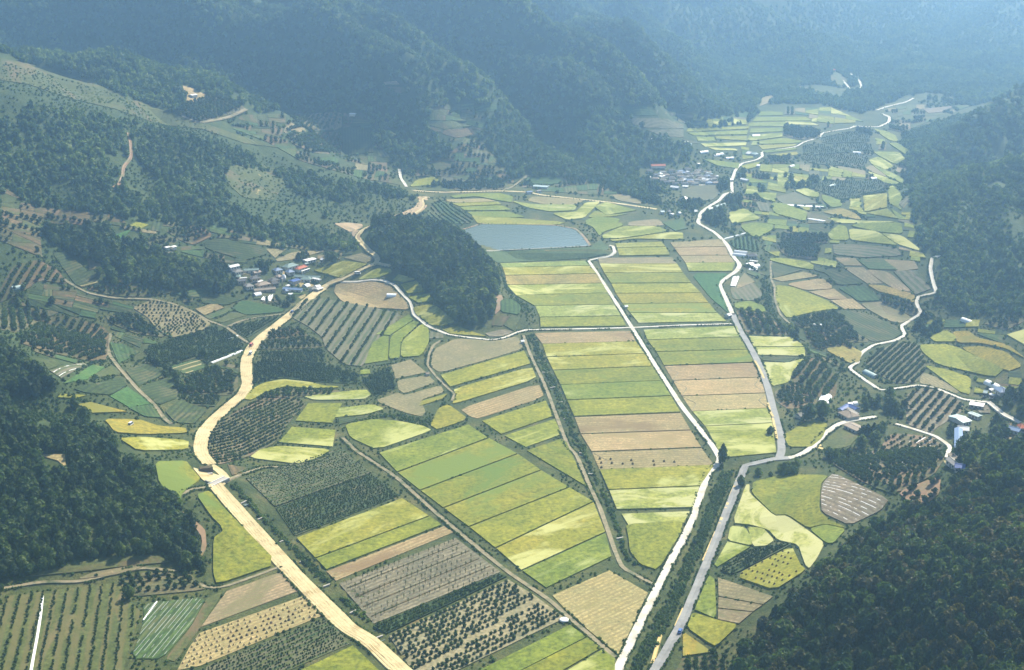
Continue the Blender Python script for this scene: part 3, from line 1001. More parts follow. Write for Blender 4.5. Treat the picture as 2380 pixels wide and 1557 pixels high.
ofield(('D', [(930, 592), (1080, 538), (1260, 582), (1330, 622), (1468, 700), (1400, 748), (1200, 798), (1105, 740), (1042, 660)]), gap=4.6, tree=3.2, r=0.85, mat='stubble_grey', dirpx=('D', [(960, 640), (1330, 640)]), label='pale orchard plot dotted with small trees')
field('stubble', ('D', [(1372, 600), (1490, 563), (1555, 590), (1432, 638)]), label='small tan plot among green plots near the near village')
field('vegetable_green', ('D', [(1435, 650), (1590, 593), (1620, 610), (1472, 668)]))
field('meadow', ('D', [(1502, 680), (1622, 622), (1718, 642), (1560, 688)]))
field('vegetable_dark', ('D', [(1605, 722), (1880, 668), (1955, 655), (1732, 795)]), rows=dict(mat='leaf_orchard', gap=3.6, w=1.5, h=0.6))
field('vegetable_dark', ('D', [(1000, 880), (1220, 820), (1485, 728), (1555, 748), (1640, 790), (1695, 845), (1685, 880), (1480, 965), (1440, 990), (1385, 935), (1200, 985), (1092, 975)]), dirpx=('D', [(1150, 960), (1650, 800)]), rows=dict(mat='leaf_orchard', gap=4.4, w=1.7, h=0.6), label='broad dark green vegetable field beside the footpath')
field('vegetable_green', ('D', [(1165, 1012), (1378, 948), (1448, 1000), (1300, 1047)]), rows=dict(mat='straw', gap=8, w=1.6, h=0.3))
ofield(('D', [(1292, 1090), (1500, 1015), (1655, 1052), (1645, 1188), (1560, 1197), (1312, 1188)]), gap=5.0, tree=4.2, r=1.9, dirpx=('D', [(1300, 1180), (1600, 1080)]), label='dark orchard left of the dirt road')
field('vegetable_dark', ('D', [(1272, 1203), (1538, 1212), (1488, 1278), (1335, 1268)]), rows=dict(mat='leaf_orchard', gap=3.6, w=1.5, h=0.6))
field('vegetable_dark', ('D', [(1155, 1310), (1262, 1245), (1438, 1300), (1350, 1398), (1232, 1388)]))
field('lawn_green', ('D', [(775, 1210), (890, 1150), (1045, 1258), (905, 1282)]), label='bright green seedling plot beside the farm track')
field('vegetable_green', ('D', [(905, 1292), (1060, 1270), (1115, 1358), (1012, 1343)]))
field('vegetable_dark', ('D', [(975, 1150), (1198, 1075), (1238, 1130), (1228, 1218), (1105, 1267)]))
field('vegetable_dark', ('D', [(885, 1030), (1020, 985), (1145, 1050), (965, 1137)]))
field('vegetable_dark', ('D', [(520, 1158), (838, 1080), (875, 1130), (770, 1197), (605, 1183)]), label='long dark vegetable plot left of the farm track')
field('lawn_green', ('D', [(450, 1118), (640, 995), (725, 1008), (610, 1083)]), label='bright green seedling plot by the bare orchard')
field('vegetable_grey', ('D', [(355, 1030), (570, 975), (590, 988), (432, 1078)]), rows=dict(mat='plastic_white', gap=6, w=0.8, h=0.25, broken=0.06, name='mulch_row'))
field('meadow', ('D', [(312, 970), (350, 952), (428, 985), (342, 1018)]))
field('meadow', ('D', [(625, 1080), (778, 995), (835, 1058)]))
field('vegetable_green', ('D', [(775, 835), (862, 855), (965, 900), (832, 977)]))
field('rice_gold', ('D', [(555, 1270), (640, 1257), (875, 1318), (652, 1323)]), label='golden terrace paddy above the low wood')
field('rice_yellow', ('D', [(412, 1220), (432, 1197), (598, 1206), (520, 1223)]))
field('rice_gold', ('D', [(735, 1372), (980, 1378), (1100, 1421), (1285, 1432), (1297, 1467), (1000, 1472), (812, 1462)]), label='long golden terrace paddy beside the low wood')
field('rice_yellow', [(278, 1021), (330, 1018), (438, 1026), (436, 1047), (322, 1049)], label='lowest yellow terrace beside the low wood')
ofield(('D', [(125, 830), (330, 665), (480, 652), (755, 742), (738, 955), (600, 957), (350, 898)]), gap=6.0, tree=4.0, r=1.7, mat='soil_brown', dirpx=('D', [(150, 840), (700, 700)]), label='bare brown orchard on the western slope')
ofield(('D', [(742, 652), (960, 645), (1080, 742), (1145, 797), (950, 768), (782, 700)]), gap=5, r=1.8)
field('vegetable_dark', ('D', [(365, 205), (480, 225), (685, 400), (562, 437), (522, 420)]), dirpx=('D', [(400, 240), (500, 215)]), label='green strip field along the edge of the long wood')
ofield(('D', [(605, 460), (700, 433), (1100, 433), (1195, 488), (1000, 515), (800, 507)]), gap=5, r=1.4, mat='soil_brown', dirpx=('D', [(640, 490), (1150, 450)]))
field('vegetable_green', ('D', [(1205, 490), (1380, 453), (1468, 490), (1388, 517), (1302, 508)]))
field('vegetable_dark', ('D', [(1425, 560), (1502, 495), (1688, 533), (1570, 567)]))
field('vegetable_green', ('D', [(1625, 600), (1700, 540), (1985, 602), (1950, 622), (1725, 640)]), label='green field below the near village')
field('lawn_green', ('D', [(792, 90), (908, 48), (840, 127)]))
field('rice_yellow', ('D', [(908, 20), (960, 2), (1028, 15), (978, 38)]))
ofield(('D', [(922, 140), (1130, 85), (1245, 112), (1150, 197), (962, 168)]), gap=6, r=1.6)
ofield(('D', [(1155, 52), (1400, 13), (1475, 90), (1350, 147), (1282, 128)]), gap=6, r=1.6, mat='soil_brown')
field('vegetable_dark', ('D', [(1435, 132), (1550, 113), (1855, 183), (1848, 218), (1700, 257), (1442, 178)]), label='green terraces above the near village')
field('stubble_grey', ('D', [(1862, 183), (1985, 183), (1918, 238)]))
field('stubble_grey', ('D', [(1932, 252), (2050, 208), (2278, 192), (2050, 247), (1942, 268)]))
ofield(('D', [(0, 480), (100, 305), (260, 262), (395, 330), (465, 428), (255, 398), (205, 447), (0, 560)]), gap=6, r=1.7, mat='soil_brown')
ofield(('D', [(0, 600), (200, 600), (420, 620), (250, 690), (120, 760), (0, 740)]), gap=6, r=2.0)

# ---- right side, low (crop I)
field('rice_olive', ('I', [(492, 252), (700, 203), (1015, 207), (958, 270), (947, 450), (1000, 503), (1140, 575), (990, 543), (872, 572), (732, 478), (642, 483), (484, 330)]), label='large olive rice paddy beside the striped grey field')
field('rice_pale', ('I', [(442, 275), (468, 272), (466, 332), (638, 492), (720, 490), (868, 590), (985, 680), (930, 788), (880, 855), (850, 828), (802, 688), (662, 655), (602, 587), (482, 552), (350, 538)]), label='long pale paddy winding down from the road fork to the dark wood')
field('rice_green', ('I', [(885, 582), (990, 552), (1135, 582), (1050, 677), (1002, 677)]))
field('soil_grey', ('I', [(1052, 188), (1435, 370), (1378, 448), (1162, 550), (972, 460), (963, 350), (983, 252)]), dirpx=('I', [(1000, 300), (1380, 440)]), rows=dict(mat='plastic_white', gap=3.0, w=0.6, h=0.25, broken=0.05, name='mulch_row'), label='grey field striped with white mulch rows at the dark wood')
field('rice_green', ('I', [(335, 563), (430, 572), (477, 640), (477, 697), (315, 660)]))
field('rice_pale', ('I', [(455, 568), (560, 578), (635, 660), (580, 697), (492, 702)]))
field('rice_green', ('I', [(312, 673), (465, 707), (242, 845), (224, 828)]))
field('vegetable_dark', ('I', [(252, 857), (482, 718), (640, 703), (745, 675), (752, 690), (352, 897)]), dirpx=('I', [(260, 860), (560, 715)]), rows=dict(gap=3.2, w=1.3, h=0.6))
DOT_GOLD = ('I', [(362, 908), (758, 702), (815, 830), (855, 868), (640, 1005)])
field('rice_yellow', DOT_GOLD, label='gold field dotted with dark sheaves at the edge of the dark wood')
for s_, l_ in (([(245, 917), (628, 1050), (600, 1075), (560, 1104), (250, 1046)], 'upper'), ([(250, 1054), (555, 1110), (488, 1155), (247, 1128)], 'middle'), ([(247, 1136), (484, 1161), (392, 1238), (245, 1208)], 'lower')):
    field('stubble_grey', ('I', s_), smooth=0, grow=0, dirpx=('I', [(260, 1060), (560, 1110)]), label=f'{l_} of three tan stubble strips at the foot of the dark wood')
field('rice_green', ('I', [(85, 1142), (180, 905), (222, 932), (233, 1207), (102, 1148)]))
field('rice_yellow', ('I', [(33, 1270), (72, 1163), (230, 1217), (385, 1250), (230, 1398), (172, 1367)]))
field('rice_gold', ('I', [(2, 1322), (20, 1312), (198, 1438), (2, 1467)]))
ofield(('I', [(0, 1482), (300, 1452), (300, 1600), (-60, 1600)]), gap=4, r=1.5, mat='soil_brown')
ofield(('I', [(1042, 112), (1380, 25), (1790, 40), (1825, 85), (1750, 198), (1500, 328), (1272, 258), (1102, 160)]), gap=4.4, tree=4.0, r=1.45, dirpx=('I', [(1100, 150), (1700, 60)]), label='dense orchard above the dark wood')
field('vegetable_dark', ('I', [(1292, 222), (1498, 290), (1478, 338), (1332, 288)]))
ofield(('I', [(1502, 322), (1798, 203), (1788, 328), (1700, 397), (1592, 398)]), gap=7, r=1.6, mat='red_earth', dirpx=('I', [(1600, 390), (1780, 240)]))

# ---- right side (crop F)
field('rice_yellow', ('F', [(652, 435), (780, 452), (1000, 542), (1095, 600), (1000, 603), (860, 627), (732, 662), (682, 600), (653, 520)]), label='large rounded yellow green paddy right of the paved road')
for s_ in ([(622, 388), (840, 342), (945, 370), (700, 407)], [(722, 425), (970, 387), (1037, 440), (1028, 458), (862, 468)], [(885, 480), (1050, 462), (1145, 530), (1022, 528)], [(1035, 541), (1180, 532), (1272, 600), (1132, 598)]):
    field('stubble', ('F', s_), smooth=1)
field('rice_green', ('F', [(617, 248), (700, 248), (860, 272), (908, 297), (900, 328), (762, 298), (612, 262)]))
field('vegetable_dark', ('F', [(618, 292), (828, 327), (642, 382)]))
ofield(('F', [(662, 152), (850, 123), (957, 180), (930, 257), (722, 228), (682, 190)]), gap=6, r=1.9)
ofield(('F', [(690, 85), (1005, 85), (1005, 140), (685, 148)]), gap=6, r=2.0, mat='soil_brown')
field('vegetable_dark', ('F', [(922, 303), (1080, 342), (1275, 420), (1082, 432), (1002, 350), (922, 330)]))
field('vegetable_green', ('F', [(1083, 452), (1270, 443), (1385, 540), (1222, 543), (1182, 510)]))
field('stubble_grey', ('F', [(1245, 562), (1400, 553), (1595, 660), (1520, 697), (1432, 678), (1292, 600)]))
ofield(('F', [(1385, 492), (1615, 560), (1645, 620), (1600, 648), (1402, 570)]), gap=5.5, r=1.8)
for s_, m_ in (([(1062, 243), (1198, 248), (1245, 297), (1132, 293)], 'stubble_grey'), ([(1125, 312), (1258, 314), (1390, 420), (1290, 422)], 'stubble_grey'), ([(1275, 324), (1430, 343), (1595, 478), (1490, 468), (1382, 400)], 'stubble_grey'),
               ([(1213, 252), (1388, 253), (1495, 328), (1302, 318)], 'vegetable_green'), ([(1405, 257), (1608, 268), (1637, 318), (1500, 337)], 'stubble_grey'), ([(1475, 342), (1618, 333), (1725, 458), (1622, 497)], 'vegetable_grey'),
               ([(1290, 432), (1400, 440), (1610, 500), (1610, 560), (1480, 505), (1370, 480)], 'rice_brown'),
               ([(1050, 143), (1478, 173), (1525, 228), (1252, 238), (1062, 220)], 'vegetable_grey')):
    field(m_, ('F', s_), smooth=1)
field('vegetable_dark', ('F', [(1112, 605), (1280, 635), (1505, 722), (1535, 770), (1450, 812), (1322, 827), (1182, 740), (1102, 650)]), dirpx=('F', [(1150, 650), (1450, 790)]), label='broad dark green field left of the white village lane')
ofield(('F', [(772, 702), (870, 653), (1080, 625), (1178, 740), (1308, 828), (1102, 828), (1002, 760), (872, 740)]), gap=5, r=1.7, dirpx=('F', [(1000, 640), (1250, 800)]))
ofield(('F', [(845, 745), (980, 755), (1232, 887), (1012, 868), (932, 887)]), gap=5, r=1.8, mat='soil_brown')
field('rice_brown', ('F', [(992, 880), (1140, 853), (1245, 900), (1228, 968), (1162, 976)]))
strips(('F', [(455, 788), (490, 865), (525, 922)]), ('F', [(765, 795), (855, 863), (858, 930)]), ['rice_pale', 'rice_pale'], place='east of the paved road')
field('vegetable_dark', ('F', [(535, 932), (778, 942), (732, 972), (562, 958)]))
field('rice_pale', ('F', [(555, 972), (730, 980), (855, 943), (760, 1030), (740, 1108), (622, 1137)]), label='pale green paddy tapering beside the paved road')
ofield(('F', [(785, 1000), (920, 935), (1078, 1080), (1058, 1218), (952, 1218), (902, 1150), (775, 1118)]), gap=7, tree=3.6, r=2.1, mat='soil_brown', dirpx=('F', [(800, 1120), (930, 950)]), label='orchard with tall dark rows east of the paved road')
ofield(('F', [(645, 1172), (760, 1123), (918, 1170), (947, 1258), (742, 1297), (652, 1240)]), gap=4, r=1.5)
field('rice_olive', ('F', [(705, 1480), (900, 1373), (1008, 1402), (968, 1500), (890, 1560), (745, 1560)]), label='rounded olive paddy inside the curved village road')
field('meadow', ('F', [(965, 1540), (1140, 1402), (1235, 1470), (1150, 1560), (1000, 1580)]))
field('vegetable_grey', ('F', [(1285, 950), (1480, 833), (1640, 853), (1695, 1000), (1638, 1107), (1482, 1117), (1292, 1010)]), dirpx=('F', [(1300, 1000), (1480, 840)]), rows=dict(mat='leaf_orchard', gap=4.5, w=1.8, h=0.7, broken=0.3), label='grey green pepper field in the bend of the village lane')
field('rice_yellow', ('F', [(1645, 853), (1870, 853), (2235, 1020), (2168, 1077), (1782, 988), (1683, 910)]), label='broad yellow paddy right of the pepper field')
field('rice_gold', ('F', [(1935, 872), (2080, 864), (2250, 903), (2362, 1000), (2260, 1037)]))
field('rice_gold', ('F', [(1885, 762), (2000, 758), (2050, 802), (2260, 852), (2390, 950), (2250, 878), (2080, 838), (1922, 838)]))
field('rice_yellow', ('F', [(1725, 800), (1830, 753), (1897, 790), (1897, 828), (1762, 828)]))
field('rice_yellow', ('F', [(1685, 993), (1860, 1032), (2005, 1082), (1998, 1195), (1932, 1178), (1802, 1078)]), label='yellow paddy beside the lane to the right hand village')
field('stubble_grey', ('F', [(1655, 1108), (1673, 1042), (1760, 1073), (1925, 1170), (1900, 1187), (1702, 1138)]))
ofield(('F', [(1565, 1200), (1640, 1155), (1780, 1165), (1955, 1252), (1928, 1328), (1760, 1428), (1738, 1465), (1562, 1398)]), gap=5.6, tree=3.8, r=1.3, mat='soil_grey', dirpx=('F', [(1640, 1420), (1830, 1200)]), label='neat orchard rows on grey soil by the right hand village')
ofield([(2042, 1050), (2070, 1008), (2168, 1017), (2192, 1040), (2150, 1058), (2092, 1083)], gap=5, r=1.0, dirpx=[(2060, 1065), (2180, 1040)], rows=dict(mat='plastic_white', gap=4.2, w=1.3, h=0.25, broken=0.07, name='mulch_row'), label='orchard with white mulched rows below the right hand village')
ofield(('F', [(2105, 702), (2300, 655), (2390, 680), (2250, 747)]), gap=6, r=1.8)
field('rice_green', ('F', [(2265, 782), (2400, 742), (2400, 860)]))
field('rice_green', ('F', [(365, 560), (470, 548), (560, 582), (577, 623), (372, 595)]))
ofield(('F', [(365, 603), (560, 633), (735, 758), (700, 787), (442, 768)]), gap=6, tree=3.5, r=1.9, dirpx=('F', [(420, 610), (500, 760)]))
field('vegetable_grey', ('F', [(335, 440), (480, 403), (557, 500), (480, 538), (352, 528)]))
field('stubble_grey', ('F', [(395, 400), (430, 353), (497, 410), (382, 457)]))
field('vegetable_green', ('F', [(315, 132), (460, 93), (528, 150), (518, 198), (372, 173)]), dirpx=('F', [(430, 100), (440, 180)]), rows=dict(gap=4, w=1.6, h=0.8))
field('rice_green', ('F', [(405, 20), (500, 2), (628, 12), (618, 50), (520, 102), (462, 78)]))
for s_ in ([(1013, 80), (1090, 13), (1138, 33), (1158, 118), (1042, 118)], [(1163, 42), (1350, 63), (1438, 120), (1497, 157), (1312, 133), (1172, 118)], [(1385, 73), (1528, 93), (1645, 180), (1638, 192), (1502, 148)], [(1172, 20), (1250, 0), (1520, 0), (1527, 78), (1362, 58)]):
    field('rice_green', ('F', s_), smooth=1)

# ---- behind the reservoir (crop B, E)
for s_, m_ in (([(760, 1370), (900, 1355), (1100, 1352), (1190, 1372), (1185, 1415), (1090, 1400), (950, 1372), (800, 1385)], 'rice_green'),
               ([(720, 1392), (800, 1390), (1000, 1385), (1080, 1405), (780, 1415)], 'stubble_pale'),
               ([(770, 1420), (1085, 1410), (1110, 1428), (830, 1440)], 'rice_yellow'), ([(830, 1445), (1115, 1435), (1180, 1465), (1120, 1468), (865, 1470)], 'rice_green'),
               ([(880, 1480), (1150, 1478), (1280, 1515), (1200, 1520), (930, 1510)], 'rice_green'), ([(910, 1500), (1100, 1515), (1560, 1552), (1500, 1570), (960, 1565)], 'rice_yellow'),
               ([(1190, 1405), (1350, 1430), (1640, 1430), (1620, 1470), (1450, 1475), (1300, 1450)], 'rice_pale'),
               ([(1300, 1400), (1340, 1370), (1690, 1395), (1640, 1425), (1420, 1425)], 'stubble'),
               ([(1470, 1490), (1640, 1480), (1700, 1420), (1800, 1410), (1750, 1460), (1690, 1520), (1580, 1535)], 'rice_green'),
               ([(1770, 1445), (1850, 1415), (2050, 1470), (1850, 1500)], 'rice_green'), ([(1720, 1520), (1780, 1470), (1860, 1500), (2000, 1490), (1900, 1510)], 'rice_olive'),
               ([(1870, 1365), (1980, 1360), (2090, 1400), (2080, 1425), (1940, 1400)], 'stubble_grey'),
               ([(1700, 1545), (1780, 1515), (1940, 1530), (1900, 1580), (1760, 1590)], 'rice_green'),
               ([(480, 1305), (530, 1260), (640, 1235), (700, 1280), (640, 1290)], 'rice_yellow'), ([(530, 1325), (690, 1300), (760, 1335), (600, 1330)], 'meadow'),
               ([(590, 1150), (700, 1135), (790, 1160), (700, 1190), (610, 1180)], 'meadow'),
               ([(720, 910), (900, 895), (930, 940), (800, 960), (710, 935)], 'soil_brown'), ([(600, 870), (760, 850), (900, 880), (720, 900)], 'meadow'),
               ([(930, 745), (1090, 725), (1090, 775), (950, 780)], 'vegetable_green'), ([(1260, 1280), (1320, 1235), (1520, 1240), (1530, 1280), (1440, 1285)], 'vegetable_green'),
               ([(0, 900), (200, 910), (220, 1060), (0, 1090)], 'vegetable_dark'), ([(1860, 745), (2130, 740), (2200, 810), (1950, 800)], 'vegetable_green'), ([(1980, 830), (2250, 830), (2380, 870), (2380, 900), (2080, 890)], 'vegetable_grey'), ([(2140, 910), (2380, 905), (2380, 960), (2240, 950)], 'vegetable_grey'),
               ([(300, 575), (380, 570), (400, 590), (310, 590)], 'stubble_grey'), ([(330, 610), (430, 610), (450, 640), (400, 650)], 'meadow')):
    field(m_, ('B', s_), smooth=1)
for s_, m_ in (([(1690, 0), (1760, 30), (1800, 90), (1830, 60), (1960, 20), (1950, 0)], 'rice_green'), ([(1820, 90), (1960, 25), (2200, 25), (2280, 60), (1960, 105), (1830, 110)], 'rice_green'), ([(1870, 118), (2000, 108), (2290, 65), (2380, 70), (2380, 118), (2050, 110), (1900, 130)], 'rice_yellow'),
               ([(2010, -10), (2200, -30), (2250, 10), (2200, 20), (2000, 18)], 'stubble_grey'), ([(2240, 0), (2380, -30), (2400, 40), (2330, 55)], 'vegetable_green')):
    field(m_, ('E', s_), smooth=1)
field('vegetable_green', ('B', [(690, 1395), (760, 1440), (830, 1470), (930, 1555), (640, 1570), (600, 1480)]), dirpx=('B', [(620, 1430), (760, 1557)]), rows=dict(mat='leaf_orchard', gap=5.5, w=1.6, h=0.5), label='striped green field beside the reservoir')
ofield(('B', [(780, 1300), (1100, 1260), (1150, 1300), (1100, 1330), (800, 1330)]), gap=7, r=2.0)
ofield(('A', [(1225, 790), (1290, 730), (1480, 685), (1560, 680), (1720, 760), (1600, 800), (1480, 840), (1380, 855)]), gap=6, r=2.2, fill=1.0, label='dark planted orchard behind the grassy ridge')
field('stubble_pale', ('A', [(1265, 600), (1330, 610), (1400, 650), (1490, 682), (1300, 725), (1310, 660)]), label='pale clearing on the wooded mountainside')
ofield(('A', [(2000, 860), (2150, 800), (2380, 780), (2380, 900), (2100, 920), (1980, 930)]), gap=8, r=1.8, mat='stubble_grey')
ofield(('A', [(2000, 940), (2380, 920), (2380, 1080), (2200, 1070), (2050, 1010)]), gap=7, r=2.2, mat='orchard_floor')
field('meadow', ('A', [(0, 405), (300, 470), (600, 560), (900, 690), (1190, 790), (1300, 830), (1420, 860), (1700, 960), (2000, 1040), (1700, 1000), (1400, 900), (1180, 880), (1000, 830), (800, 760), (500, 690), (200, 590), (0, 560)]), smooth=0, label='open grassy crest of the long ridge', keep=False)
for s_ in ([(1700, 1225), (1800, 1215), (1820, 1230), (1720, 1255)], [(1750, 1350), (1800, 1325), (1850, 1345), (1760, 1375)]):
    field('stubble_pale', ('A', s_), smooth=2)
field('meadow', ('A', [(1560, 1180), (1750, 1130), (1960, 1190), (1980, 1290), (1900, 1400), (1700, 1380), (1600, 1290)]), label='open hillside with grave mounds', keep=False)
# cut slopes of the new road
field('cut_earth', ('B', [(300, 1530), (440, 1480), (520, 1440), (530, 1375), (600, 1375), (590, 1450), (500, 1510), (380, 1545)]), label='raw cut bank above the bend of the new road')
field('cut_earth', ('E', [(-50, 5), (40, 0), (150, 10), (125, 60), (130, 120), (85, 95), (40, 50)]), label='raw earth cut where the road passes the wooded knoll')
field('red_earth', ('E', [(1030, 510), (1130, 505), (1110, 600), (1070, 640), (1085, 560)]))
field('red_earth', ('G', [(1265, 450), (1400, 555), (1430, 590), (1440, 700), (1390, 800), (1410, 640), (1340, 530)]), label='raw earth bank at the foot of the low wood')
field('stubble_pale', ('G', [(240, 55), (450, 60), (460, 150), (400, 100)]), label='yellow clearing in the low wood')
field('stubble_grey', ('G', [(640, 170), (800, 180), (800, 210), (700, 190)]))
field('soil_brown', ('G', [(1590, 130), (1720, 150), (1690, 190), (1620, 200)]))
field('bare_earth', ('G', [(1345, 150), (1410, 170), (1560, 215), (1480, 250), (1420, 240)]), label='bare earth round the culvert works')

# ---- far valley (crop C)
for s_, m_ in (([(552, 780), (690, 783), (690, 803), (533, 808)], 'rice_green'), ([(522, 818), (850, 818), (895, 843), (494, 846)], 'rice_green'), ([(473, 858), (716, 852), (708, 880), (464, 880)], 'rice_green'), ([(722, 850), (880, 852), (945, 875), (732, 868)], 'rice_green'),
               ([(42, 900), (460, 884), (450, 900), (32, 922)], 'rice_yellow'), ([(42, 930), (450, 912), (440, 940), (82, 946)], 'rice_green'), ([(232, 956), (440, 951), (440, 982), (242, 972)], 'rice_yellow'), ([(102, 958), (208, 960), (226, 983), (112, 986)], 'rice_green'), ([(132, 1005), (440, 997), (430, 1017), (162, 1027)], 'rice_green'), ([(183, 1032), (360, 1041), (378, 1053), (232, 1049)], 'rice_green'),
               ([(482, 900), (700, 892), (694, 917), (472, 927)], 'rice_green'), ([(472, 945), (690, 932), (688, 957), (453, 986)], 'rice_green'), ([(522, 990), (700, 967), (826, 985), (800, 998), (542, 1007)], 'rice_green'), ([(532, 1015), (790, 1007), (760, 1023), (562, 1042)], 'rice_yellow'), ([(552, 1055), (778, 1032), (788, 1044), (592, 1067)], 'rice_green'), ([(602, 1080), (788, 1062), (798, 1078), (702, 1093)], 'rice_yellow'),
               ([(142, 1112), (390, 1142), (380, 1177), (252, 1158)], 'rice_green'), ([(412, 1160), (538, 1133), (500, 1168), (442, 1182)], 'rice_green'),
               ([(1332, 900), (1420, 922), (1478, 947), (1497, 988), (1442, 978), (1402, 950)], 'rice_green'), ([(1443, 1002), (1500, 1004), (1587, 1060), (1550, 1077)], 'rice_green'), ([(1332, 1062), (1500, 1064), (1546, 1110), (1480, 1147), (1372, 1088)], 'rice_green'), ([(1303, 1120), (1370, 1098), (1466, 1160), (1420, 1187), (1322, 1148)], 'rice_green'),
               ([(1273, 1180), (1312, 1155), (1420, 1190), (1440, 1215), (1400, 1230)], 'stubble_grey'), ([(1320, 1150), (1425, 1195), (1540, 1250), (1547, 1288), (1440, 1235)], 'rice_green'), ([(1280, 1195), (1420, 1245), (1520, 1285), (1480, 1295), (1400, 1270)], 'rice_green'), ([(1432, 1292), (1480, 1312), (1527, 1380), (1500, 1430), (1527, 1468), (1442, 1418)], 'rice_green'),
               ([(1263, 1372), (1418, 1354), (1418, 1448), (1272, 1477)], 'rice_yellow'), ([(1283, 1490), (1420, 1462), (1500, 1528), (1350, 1502)], 'rice_yellow'), ([(1433, 1442), (1556, 1530), (1505, 1530)], 'rice_green'), ([(783, 1330), (860, 1318), (946, 1350), (938, 1377), (872, 1368)], 'rice_green'), ([(973, 1362), (1098, 1402), (1106, 1438), (1042, 1447), (982, 1400)], 'rice_green'), ([(513, 1342), (648, 1352), (638, 1407), (562, 1388)], 'rice_green'),
               ([(622, 1422), (700, 1423), (866, 1480), (848, 1546), (642, 1488)], 'rice_green'), ([(513, 1412), (598, 1422), (598, 1478), (542, 1468)], 'vegetable_grey'), ([(333, 1480), (430, 1462), (546, 1530), (352, 1560), (330, 1530)], 'rice_green'), ([(973, 1482), (1108, 1458), (1198, 1492), (1246, 1538), (1102, 1508)], 'rice_brown'), ([(1000, 1520), (1250, 1545), (1500, 1550), (1250, 1560), (1100, 1560)], 'rice_green'),
               ([(2, 1302), (230, 1293), (257, 1350), (200, 1397), (2, 1407)], 'vegetable_grey'), ([(642, 1382), (780, 1345), (945, 1420), (722, 1428)], 'vegetable_grey'), 
               ([(1020, 560), (1060, 500), (1110, 530), (1160, 590), (1100, 610)], 'meadow'), ([(1680, 760), (1900, 740), (1800, 780), (1720, 790)], 'soil_grey'), ([(560, 680), (620, 670), (640, 700), (540, 740)], 'stubble_grey'), ([(2080, 650), (2160, 640), (2190, 665), (2100, 665)], 'meadow'), ([(1510, 1420), (1570, 1370), (1590, 1390), (1540, 1450)], 'vegetable_grey'),
               ([(860, 600), (1000, 600), (1150, 630), (1100, 690), (950, 660)], 'meadow'), ([(870, 1480), (1000, 1510), (1100, 1557), (880, 1557)], 'orchard_floor')):
    field(m_, ('C', s_), smooth=1 if len(s_) > 4 else 0)
for s_ in ([(873, 1300), (1000, 1265), (1400, 1265), (1416, 1330), (1250, 1367), (1102, 1387), (932, 1322)], [(840, 1010), (1300, 1000), (1325, 1050), (1182, 1057), (852, 1087)], [(970, 960), (1180, 920), (1300, 940), (1300, 990), (980, 1000)], [(820, 1090), (1180, 1070), (1290, 1100), (1260, 1170), (900, 1140)]):
    field('vegetable_dark', ('C', s_), rows=dict(mat='leaf_bush', gap=7.5, w=1.5, h=1.0))
ofield(('C', [(712, 872), (958, 912), (948, 967), (800, 972), (702, 940)]), gap=8, r=2.2)
ofield(('C', [(590, 1100), (760, 1090), (740, 1140), (620, 1140)]), gap=8, r=2.2)

# dam, reservoir, pond
field('grass_dam', ('E', [(985, 205), (1100, 195), (1730, 168), (1800, 120), (1860, 165), (1850, 215), (1700, 245), (1400, 262), (1090, 275)]), smooth=0, off=0.1, label='grassy face of the reservoir dam')


def water(spec, level, name, label, smooth=1):
    p = chaikin(P(spec), smooth)
    FIELD_POLYS.append(p)
    q = np.array(subdiv(p, 20))
    d = ray(q[:, 0], q[:, 1])
    t = (level - CAM_H) / d[:, 2]
    w = [(d[i, 0] * t[i], d[i, 1] * t[i]) for i in range(len(q))]
    r = geometry.delaunay_2d_cdt([Vector(v) for v in w], [], [list(range(len(w)))], 1, 1e-4)
    o = mesh_obj(name, [(c.x, c.y, level) for c in r[0]], [tuple(f) for f in r[2]], 'water')
    tag(o, label, kind='structure')


water(('E', [(835, 40), (930, 18), (960, 5), (1200, 8), (1500, 15), (1640, 42), (1690, 90), (1735, 158), (1400, 175), (980, 195), (960, 160), (900, 80)]), 7.0, 'reservoir_water', 'blue grey reservoir held by the grassy dam')
water(('E', [(236, 548), (270, 538), (310, 545), (330, 557), (262, 580)]), 0.75, 'pond_water', 'small dark farm pond in the tan field', 2)

# ------------------------------------------------------------------ roads
ROAD_PX = []
CLEARINGS = [crop('I', [(1160, 1470), (1190, 1400), (1270, 1380), (1310, 1420), (1270, 1490)]), crop('G', [(230, 50), (470, 45), (520, 120), (480, 230), (380, 200)]), crop('D', [(330, 1185), (480, 1180), (620, 1215), (600, 1330), (520, 1390), (280, 1300)]), crop('D', [(150, 1310), (300, 1270), (520, 1380), (450, 1430), (200, 1400)]), crop('G', [(640, 500), (700, 520), (700, 720), (640, 730)]), crop('A', [(0, 405), (300, 465), (600, 555), (900, 685), (1190, 785), (1420, 855), (1700, 955), (1650, 985), (1400, 900), (1180, 885), (1000, 830), (800, 760), (500, 690), (200, 590), (-60, 560)]),
             crop('A', [(1690, 1215), (1830, 1205), (1840, 1235), (1720, 1265)]), crop('A', [(1740, 1355), (1800, 1315), (1860, 1345), (1760, 1385)]), crop('G', [(235, 50), (460, 55), (465, 155), (395, 105)]), crop('G', [(640, 165), (805, 170), (805, 215), (690, 190)]), crop('I', [(1180, 1430), (1220, 1390), (1290, 1410), (1260, 1460), (1200, 1470)])]


